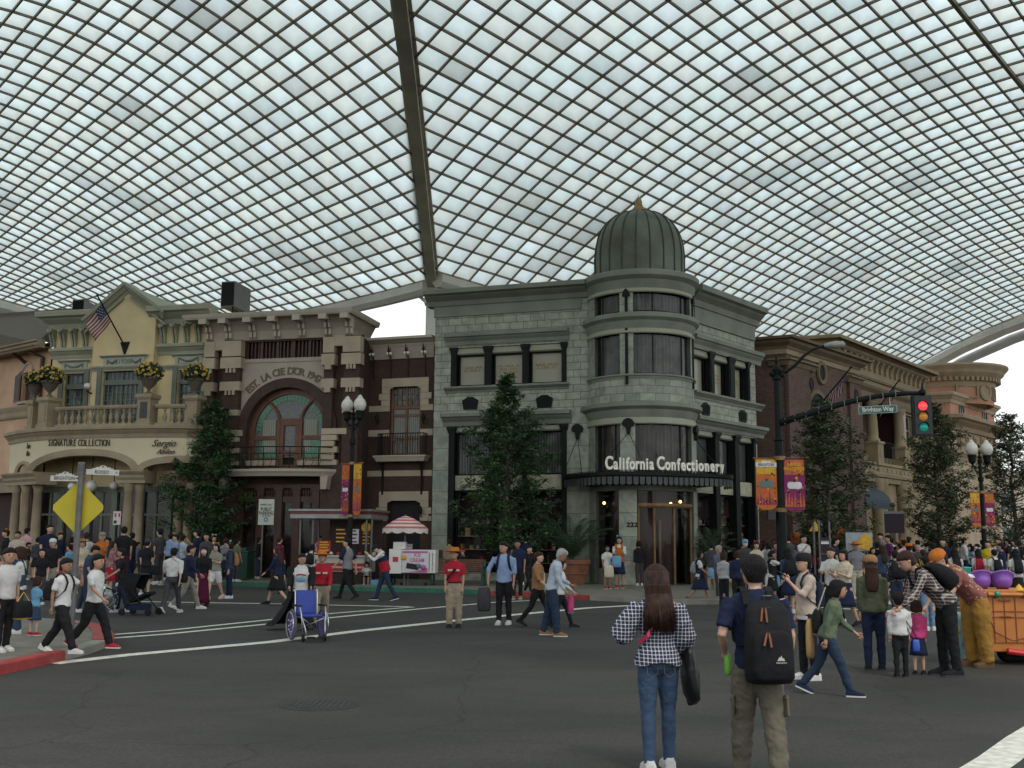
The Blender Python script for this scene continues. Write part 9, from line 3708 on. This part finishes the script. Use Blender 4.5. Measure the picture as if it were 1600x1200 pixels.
def near_man(t,J):
 s_,TT,Z,legs=J['s'],J['TT'],J['Z'],J['legs']
 rn=random.Random(3)
 HM,hc,hr=J['HM'],J['hc'],J['hr']
 b=MB()
 for k in range(700):
  a,e=rn.uniform(-1.75,1.75),rn.uniform(-.35,1.5)
  ce=math.cos(e)
  p=Vector((math.sin(a)*.84*hr*ce,(.18+.84*math.cos(a)*ce)*hr,(.22+.86*math.sin(e))*hr))
  q=p+Vector((p.x*.06,p.y*.06,-.16*hr if e<.9 else -.02*hr))+Vector((rn.gauss(0,.03),rn.gauss(0,.03),rn.gauss(0,.03)))*hr
  b.tube([HM @ (hc+p*.97),HM @ (hc+q)],[.03*hr,.008*hr],3)
 b.build('strands',mat('black_strands',(.012,.010,.009),.4,.4,30),t)
 tm=cloth('cargo')
 for side,(hip,kn,an,q) in zip((-1,1),legs):
  for nm,c,w,h in (('cargo_pocket',hip.lerp(kn,.72),.034,.085),):
   d=(kn-hip).normalized()
   b=MB()
   o=Vector((side*.044*s_,.018*s_,0))
   M_=Matrix.Translation(c+o)
   b.M=M_ @ Matrix.Rotation(math.atan2(-d.y,-d.z)*-1,4,'X') @ Matrix.Rotation(R(side*-30),4,'Z')
   b.box(-.008,.012,-w*s_,w*s_,-h*s_*.55,h*s_*.45)
   b.box(-.008,.018,-w*s_*1.05,w*s_*1.05,h*s_*.28,h*s_*.5)
   b.build(nm,tm,t,bevel=.006)
 b=MB()
 for side in (-1,1):
  b.M=TT @ Matrix.Translation((side*.045*s_,.069*s_,Z(.482)))
  b.box(-.026*s_,.026*s_,0,.012,-.012*s_,.012*s_)
  b.ball((0,.016,0),.006,n=6,m=4)
 b.build('pocket_flap',tm,t)
 bp=backpack(t,J,'big black rucksack with orange-brown zip pulls on the near man in navy','black',1.2,droop=.12,ox=-.022*s_)
 OX=-.022*s_
 b=MB()
 rg=[]
 for f,k in ((.47,.6),(.48,.92),(.52,1.0),(.60,1.0),(.66,.9),(.68,.6)):
  r_=[]
  for q in range(18):
   a=2*math.pi*q/18
   cx,sy=math.cos(a),math.sin(a)
   r_.append(tuple(TT @ Vector((OX+.086*s_*k*math.copysign(abs(cx)**.6,cx),.192*s_+.026*s_*k*math.copysign(abs(sy)**.6,sy),Z(f)))))
  rg.append(r_)
 b.loft(rg)
 b.build('front_pocket',cloth('black'),bp,smooth=True)
 b=MB()
 zp=[(-.105,.12,.70),(-.09,.14,.755),(-.022,.155,.772),(.045,.14,.755),(.06,.12,.70)]
 b.tube([TT @ Vector((x*s_,y*s_,Z(f))) for x,y,f in zp],.004,5)
 zp=[(-.095,.20,.62),(-.08,.206,.652),(-.022,.208,.662),(.035,.206,.652),(.05,.20,.62)]
 b.tube([TT @ Vector((x*s_,y*s_,Z(f))) for x,y,f in zp],.004,5)
 b.tube([TT @ Vector((x*s_,y*s_,Z(f))) for x,y,f in ((-.04,.09,.79),(-.04,.115,.82),(-.005,.115,.82),(-.005,.09,.79))],.007,6)
 b.build('zip',mat('zip_grey',(.03,.03,.03),.4),bp)
 b=MB()
 pull=mat('rust_leather_pull',(.22,.065,.025),.55)
 for x0,f0,x1,f1,y in ((.010,.772,.020,.715,.17),(-.002,.772,-.004,.712,.175),(.006,.672,.022,.618,.222),(-.002,.672,-.008,.612,.222)):
  A_,B_=TT @ Vector((x0*s_,y*s_,Z(f0))),TT @ Vector((x1*s_,(y+.012)*s_,Z(f1)))
  b.tube([A_,A_.lerp(B_,.3),B_],[.003,.0085,.0085],6)
 b.build('zip_pull',pull,bp)
 M_=TT @ Matrix.Translation((-.052*s_,.2215*s_,Z(.555))) @ Matrix.Rotation(R(180),4,'Z')
 b=MB()
 b.M=M_
 h=.018
 for a in ((-1.6,0,.2,1),(0.1,0,1.4,.75)):
  b.add([((a[0])*h,0,0),((a[0]+1.5)*h*.9,0,0),((a[0]+.85)*h,0,a[3]*1.6*h)],[(0,1,2)])
 b.add([(-.9*h,0,.1*h),(.9*h,0,.1*h),(0,0,2.1*h)],[(0,1,2)])
 b.build('logo_mark',M_wsign,bp)
 o=text('GREGORY',.017,'logo_lettering',M_wsign,bp,(0,0,0),extr=.001)
 o.matrix_basis=M_ @ Matrix.Translation((0,-.004,-.014)) @ Matrix.Rotation(R(90),4,'X')
 sh,el,wr,d2=J['arms'][1]
 bag(t,J,'bright green pouch held in front by the near man','limeg',(wr.x-.02,wr.y+.0,wr.z-.02),(.05,.08,.15))
mat('limeg',(.16,.42,.05),.6,.1,5)
POSE['nw']=dict(L=(6,4),Rl=(-4,6),la=(8,14,32),ra=(10,26,78))
POSE['nm']=dict(L=(-13,8),Rl=(12,3),la=(-2,15,22),ra=(-14,17,66))
_jm=mat('jeans2',(.012,.030,.068),.8,.2,3.2,bump=.5,bscale=22,var2=(.035,.07,.125))
person(1030,1204,881,184,'gingham:l','jeans2:j','brown:l','nw','woman with long brown hair in navy gingham blouse and blue jeans, back turned',skin=0,tuck=True,vox=.009,sleeve_r=[.038,.056,.064,.060,.034],post=near_woman,fingers=True,hairw=1.15)
person(1187,1226,863,181,'navy:s','cargo:t','black:s','nm','man in navy tee and olive cargo trousers, back turned, nearest the camera',skin=0,vox=.009,baggy=1.18,fem=False,post=near_man,fingers=True,headturn=3)
# ==== wheelchair, pushchair, clear umbrella
M_seat=mat('royal_blue_nylon',(.02,.045,.28),.6,.15,8,bump=.5,bscale=10)
M_alu=mat('aluminium_tube',(.5,.5,.5),.3,.05,8,metal=.8)
M_tyre=mat('grey_tyre',(.10,.10,.10),.8,.1,8)
w0=G(482,1000)
t=thing('wheelchair','empty wheelchair with royal blue seat and purple-spoked wheels','wheelchair',w0,R(28))
t.scale=(0.93,0.93,0.93)
b=MB()
b.box(-.2,.2,-.22,.2,.44,.49)
b.build('seat',M_seat,t,bevel=.02)
b=MB()
b.M=Matrix.Translation((0,.22,.48)) @ Matrix.Rotation(R(-10),4,'X')
b.box(-.2,.2,-.02,.03,0,.46)
b.build('backrest',M_seat,t,bevel=.025)
for s in (-1,1):
 b=MB()
 b.M=Matrix.Translation((s*.30,.12,.29)) @ Matrix.Rotation(R(90),4,'Y')
 b.lathe([(.255,-.015),(.28,-.018),(.295,0),(.28,.018),(.255,.015)],n=36)
 wl_=b.build('wheel',M_tyre,t)
 b=MB()
 b.M=Matrix.Translation((s*.30,.12,.29)) @ Matrix.Rotation(R(90),4,'Y')
 b.lathe([(0,-.004),(.25,-.004),(.25,.004),(0,.004)],n=28)
 b.build('spoke_guard',mat('purple_guard',(.05,.03,.2),.4,.1,6),wl_)
 b=MB()
 for k in range(14):
  a,r_=k*2.4,.06+.17*((k*5)%14)/14
  b.ball((s*.31,.12+r_*math.cos(a),.29+r_*math.sin(a)),.018,n=6,m=4)
 b.build('guard_stars',M_wprint,wl_)
 b=MB()
 b.M=Matrix.Translation((s*.345,.12,.29)) @ Matrix.Rotation(R(90),4,'Y')
 b.lathe([(.235,-.008),(.25,-.008),(.25,.008),(.235,.008)],n=30)
 b.build('push_rim',M_alu,wl_)
 b=MB()
 b.M=Matrix.Translation((s*.21,-.33,.07)) @ Matrix.Rotation(R(90),4,'Y')
 b.lathe([(0,-.015),(.07,-.015),(.07,.015),(0,.015)],n=16)
 b.build('castor',M_black,t)
 b=MB()
 b.box(s*.25-.03,s*.25+.03,-.2,.16,.64,.67)
 b.build('armrest',M_black,t)
 b=MB()
 b.tube([(s*.22,.38,.96),(s*.22,.27,.96),(s*.22,.24,.88),(s*.22,.2,.45),(s*.22,.18,.2)],.013,7)
 b.tube([(s*.25,.18,.64),(s*.25,-.2,.64),(s*.24,-.27,.5),(s*.22,-.33,.16)],.012,7)
 b.tube([(s*.22,.2,.44),(s*.22,-.26,.44),(s*.2,-.36,.3),(s*.18,-.45,.12)],.012,7)
 b.tube([(s*.2,-.26,.42),(-s*.2,.15,.18)],.01,6)
 b.build('frame',M_alu,t,smooth=True)
 b=MB()
 b.box(s*.11-.07,s*.11+.07,-.56,-.42,.08,.1)
 b.build('footrest',M_black,t)
 b=MB()
 b.tube([(s*.22,.38,.96),(s*.22,.27,.96)],.018,7)
 b.build('grip',M_black,t)
s0=G(217,961)
t=thing('pushchair','black folding pushchair with hood beside the woman in the black tee','pushchair',s0,R(80))
b=MB()
b.M=Matrix.Translation((0,.05,.55))
for k in range(8):
 a0,a1=R(20+95*k/8),R(20+95*(k+1)/8)
 q=lambda a,s:(s*.24,.42*math.cos(a)*1.0,.42*math.sin(a))
 b.add([q(a0,-1),q(a1,-1),q(a1,1),q(a0,1)],[(0,1,2,3)])
 for s in (-1,1):
  b.add([(s*.24,0,0),q(a0,s),q(a1,s)],[(0,1,2)])
b.build('hood',cloth('black'),t)
b=MB()
b.M=Matrix.Translation((0,-.05,.42)) @ Matrix.Rotation(R(-25),4,'X')
b.box(-.22,.22,-.25,.2,-.04,.02)
b.box(-.22,.22,.18,.24,-.04,.5)
b.build('seat',cloth('black'),t)
b=MB()
b.box(-.2,.2,-.2,.22,.12,.26)
b.build('basket',cloth('navy'),t)
b=MB()
for s in (-1,1):
 b.tube([(s*.25,.45,1.0),(s*.25,.2,.7),(s*.25,-.35,.1)],.014,6)
 b.tube([(s*.25,.0,.45),(s*.25,.3,.1)],.014,6)
b.tube([(-.25,.45,1.0),(.25,.45,1.0)],.016,6)
b.build('frame',M_black,t)
for x,y in ((-.25,-.36),(.25,-.36),(-.25,.3),(.25,.3)):
 b=MB()
 b.M=Matrix.Translation((x,y,.08)) @ Matrix.Rotation(R(90),4,'Y')
 b.lathe([(0,-.02),(.08,-.02),(.08,.02),(0,.02)],n=16)
 b.build('wheel',M_black,t)
u0=G(163,958)
t=thing('clear_umbrella','clear domed umbrella with a white beaded rim, held low behind the boys','umbrella',u0)
b=MB()
M_=Matrix.Translation((.05,0,.36)) @ Matrix.Rotation(R(62),4,'Y')
b.M=M_
b.lathe([(.0,.22),(.15,.2),(.27,.12),(.34,0)],n=16)
b.build('canopy',glass_mat('clear_plastic',rough=.15,trans=.8),t)
b=MB()
b.M=M_
for k in range(30):
 a=2*math.pi*k/30
 b.ball((.34*math.cos(a),.34*math.sin(a),0),.014,n=5,m=4)
b.build('beaded_rim',M_wprint,t)
b=MB()
b.M=M_
b.tube([(0,0,.26),(0,0,-.3)],.008,6)
for k in range(8):
 a=2*math.pi*k/8
 b.tube([(0,0,.22),(.27*math.cos(a),.27*math.sin(a),.12),(.34*math.cos(a),.34*math.sin(a),0)],.004,4)
b.build('ribs',M_alu,t)
# ==== the orange performers' cart
k0=G(1566,1035)
M_oc=mat('orange_cart_paint',(.46,.155,.025),.5,.16,2.5,bump=.1,bscale=30)
t=thing('show_cart','orange panelled show cart with purple tubs on top, cut by the right edge','cart',k0,R(-4))
sc_=k0.y/FPX
cx=lambda px:(px-1566)*sc_
cz=lambda py:heightat(k0,py)
x0_,x1_=cx(1524),cx(1598)
b=MB()
b.box(x0_,x0_+.09,-.3,.5,cz(1026),cz(922))
b.box(x0_-.02,x1_+.1,-.34,-.28,cz(1015),cz(928))
b.box(x0_-.02,x1_+.6,-.34,.5,cz(928),cz(920))
b.box(x0_+.05,x1_+.6,-.3,.5,cz(1016),cz(1004))
b.box(x0_+.5,x1_+.6,-.28,.5,cz(1014),cz(928))
b.build('body',M_oc,t,bevel=.012)
b=MB()
for px in (1545,1561,1577,1593):
 b.box(cx(px)-.006,cx(px)+.006,-.35,-.341,cz(1002),cz(932))
for py in (953,962,1001):
 b.box(x0_+.13,x1_+.09,-.352,-.342,cz(py)-.006,cz(py)+.006)
b.build('panel_groove',mat('cart_groove',(.18,.05,.01),.7),t)
b=MB()
for px in (1562,1563):
 for py in (936,961):
  b.box(cx(px)-.08,cx(px)+.08,-.365,-.345,cz(py)-.008,cz(py)+.008)
b.build('panel_handle',M_oc,t)
b=MB()
b.tube([(cx(1537),-.38,cz(927)),(cx(1600),-.38,cz(927))],.03,8)
for px in (1550,1592):
 b.ball((cx(px),-.38,cz(927)),.055,n=10,m=8,mi=1)
b.build('rail',[M_oc,mat('green_knob',(.01,.2,.1),.4)],t)
b=MB()
for px in (1540,1572):
 b.M=Matrix.Translation((cx(px),-.05,cz(911))) @ Matrix.Rotation(R(-35),4,'X')
 b.lathe([(.0,-.08),(.09,-.07),(.14,.0),(.16,.10),(.19,.1),(.19,.12),(.14,.11),(.12,.02),(.08,-.03),(0,-.04)],n=20)
b.build('tub',mat('purple_plastic',(.20,.08,.38),.35,.1,5),t,smooth=True)
b=MB()
b.M=Matrix.Identity(4)
b.lathe([(.0,0),(.12,0),(.12,.16),(.15,.17),(.1,.22),(0,.23)],c=(cx(1520),0,cz(920)),n=16,mi=0)
b.lathe([(.09,0),(.09,.28),(.11,.3),(0,.31)],c=(cx(1525),.2,cz(918)),n=14,mi=1)
b.lathe([(.12,0),(.13,.22),(0,.24)],c=(cx(1522),.35,cz(914)),n=14,mi=2)
b.lathe([(.07,0),(.04,.06),(.0,.1)],c=(cx(1586),-.3,cz(921)),n=10,mi=3)
b.build('cart_props',[M_wprint,mat('sea_green_plastic',(.02,.28,.2),.4),M_red,M_ye],t,smooth=True)
b=MB()
b.tube([(cx(1560),-.4,cz(1013)),(cx(1625),-.4,cz(1022))],.045,8)
b.tube([(cx(1592),-.4,cz(1018)),(cx(1604),-.4,cz(985))],.04,8)
b.build('tow_bar',mat('tow_bar_red',(.5,.02,.03),.4,.1,5),t)
for px in (1571,1586):
 b=MB()
 b.M=Matrix.Translation((cx(px)+.05,.0,.16)) @ Matrix.Rotation(R(90),4,'X')
 b.lathe([(0,-.04),(.08,-.04),(.1,-.05),(.165,-.04),(.165,.04),(.1,.05),(0,.04)],n=24)
 b.build('wheel',M_black,t,smooth=True)
b=MB()
b.tube([(cx(1538),-.36,cz(926)),(cx(1533),-.37,cz(950)),(cx(1545),-.38,cz(985)),(cx(1570),-.38,cz(998)),(cx(1600),-.38,cz(990))],.009,5)
b.build('cable',mat('brown_cable',(.1,.03,.02),.5),t)
k1=G(1500,1035)
t=thing('toy_machine','pale blue rounded prop machine with coloured knobs behind the performer\'s legs','prop',k1)
b=MB()
b.lathe([(.22,.08),(.25,.2),(.25,.6),(.2,.72),(0,.76)],n=20)
b.build('casing',mat('pale_blue_paint',(.22,.36,.38),.4,.1,4),t,smooth=True)
b=MB()
b.ball((-.12,-.22,.5),.06,n=8,m=6,mi=0)
b.ball((.02,-.25,.3),.05,n=8,m=6,mi=1)
b.build('knob',[M_ye,M_red],t)
b=MB()
b.M=Matrix.Translation((0,-.2,.1)) @ Matrix.Rotation(R(90),4,'X')
b.lathe([(.06,-.02),(.1,-.02),(.1,.02),(.06,.02)],n=16)
b.build('wheel',M_alu,t)
# ==== boards and hangings by the red brick shop
p0=atY(1291,900,32.5)
p0.z=.13
t=thing('folding_board_stand','black folding board stand with a white card by the triangle sign','sign stand',p0)
hh=lambda py:heightat(p0,py)
b=MB()
w_=8*32.5/FPX
for s in (-1,1):
 b.tube([(s*w_,0,0),(s*w_,.05,hh(815))],.03,6)
for py in (845,866,878,890):
 b.tube([(-w_,0,hh(py)),(w_,0,hh(py))],.02,6)
b.build('frame',M_galv,t)
b=MB()
b.box(-w_,w_,.02,.05,hh(888),hh(840),0)
b.box(-.12,.12,-.0,.02,hh(850),hh(846),1)
b.build('board',[M_bk,M_wprint],t)
p0=atY(1342,880,40)
p0.z=.13
t=thing('display_board','large board with a yellow swirl and white panel in front of the sand-coloured shop','sign board',p0)
hh=lambda py:heightat(p0,py)
b=MB()
b.box(-.45,.55,0,.06,hh(872),hh(832))
b.build('panel',mat('pale_blue_board',(.26,.29,.31),.6,.2,3),t)
b=MB()
b.prism_xz([(-.1,hh(855)),(.1,hh(838)),(.35,hh(833)),(.5,hh(842)),(.52,hh(862)),(.2,hh(858))],-.02,0)
b.build('yellow_shape',M_ye,t)
b=MB()
for k in range(9):
 b.box(-.35+k*.1,-.29+k*.1,-.03,-.01,hh(866),hh(861))
b.build('dark_dashes',M_bk,t)
b=MB()
for x in (-.35,.45):
 b.tube([(x,.05,0),(x,.05,hh(872))],.03,6)
b.build('leg',M_galv,t)
for px,py0,py1,Y,lab in ((1246,868,832,45,'orange-red hanging costume in the doorway left of the triangle sign'),(1313,858,822,46,'rust-red straw figure hanging in the red brick shop window')):
 p0=atY(px,880,Y)
 p0.z=.13
 t=thing('straw_figure',lab,'decoration',p0,0,'straw figures by the red brick shop')
 z0,z1=heightat(p0,py0),heightat(p0,py1)
 rn=random.Random(px)
 b=MB()
 for k in range(260):
  z=rn.uniform(z0,z1)
  w=.12+.25*math.sin(math.pi*(z-z0)/(z1-z0))**.6
  a=rn.uniform(0,6.28)
  x,y=w*math.cos(a)*rn.random()**.5,.3*w*math.sin(a)
  b.add([(x-.02,y,z),(x+.02,y,z),(x+rn.gauss(0,.06),y-.02,z-.28)],[(0,1,2)])
 b.build('straw',mat('rust_straw',(.30,.07,.02),.9,.3,5),t)
 b=MB()
 b.ball((0,-.05,z1-.15),.14,n=10,m=8)
 b.build('head',M_or,t)
 b=MB()
 b.tube([(0,.05,0),(0,.05,z1-.1)],.025,6)
 b.build('pole',M_black,t)
p0=atY(1402,900,45)
p0.z=.13
t=thing('info_screen_post','dark board with white lettering strip on a post before the sand-coloured columns','sign',p0)
hh=lambda py:heightat(p0,py)
b=MB()
b.tube([(0,0,0),(0,0,hh(800))],.05,8)
b.build('post',M_galv,t)
b=MB()
b.box(-.45,.38,-.06,-.02,hh(833),hh(803),0)
b.box(-.45,.38,-.062,-.018,hh(802.5),hh(799),1)
b.build('board',[M_bk,M_galv],t)
# ==== denser crowd far off, copied from a few figures and re-dressed
protos=[o for o in list(COL.objects) if o.get('category')=='person' and o.get('label','').startswith(('person in ','woman in ','man in '))]
base_=[o for o in protos if o.location.y>36 and len(o.children)<9][:16]
cn={'black':'black','navy':'navy','white':'white','grey':'grey','red':'red','olive':'olive','cream':'cream','denim':'denim blue','maroon':'maroon','yellow':'yellow','lblue':'light blue','beige':'beige','dgrey':'dark grey','orange':'orange','lpink':'pale pink','plum':'plum','teal':'teal','green':'sage green','khaki':'khaki','lilac':'slate'}
zones=[(0,60,'before the peach building'),(60,235,'before the colonnade'),(235,330,'beside the left tree'),(330,440,'before the brick shop front'),(440,600,'by the food stand'),(690,880,'before the big shop windows'),(1070,1200,'by the dark side windows'),(1200,1300,'near the mast foot'),(1300,1400,'before the red brick shop'),(1400,1500,'under the middle right tree'),(1500,1600,'under the far lamp')]
nz_=[4,9,6,4,4,5,8,13,17,15,14]
rn=random.Random(21)
used=set()
tl,bl2=list(cn),['black','navy','dgrey','denim','khaki','grey','white','maroon']
for (xa,xb,where),n_ in zip(zones,nz_):
 for k in range(n_):
  px=xa+(xb-xa)*(k+rn.uniform(.2,.8))/n_
  yf=rn.uniform(900,916) if xb<900 else rn.uniform(902,930)
  z_=SW if xb<900 or yf<915 else 0.0
  loc_=G(px,yf,z_)
  if xb>1190 and yf>921:
   loc_.z=0.0
  for _ in range(60):
   tc_,bc_=rn.choice(tl+['black','navy','white','dgrey','grey']*5),rn.choice(bl2)
   if (tc_,bc_,where) not in used:
    break
  used.add((tc_,bc_,where))
  src=rn.choice(base_)
  o=dup(src,loc_,rn.uniform(0,6.28),'person in %s top and %s lower clothes %s'%(cn[tc_],cn[bc_],where),'people in the far crowd')
  s=rn.uniform(.93,1.07)
  o.scale=(s,s,s)
  for c in o.children:
   nm=c.name.split('.')[0]
   m_=cloth(tc_) if nm in ('top','bib') else (cloth(bc_) if nm in ('trousers','skirt','shorts') else None)
   if m_:
    c.material_slots[0].link='OBJECT'
    c.material_slots[0].material=m_
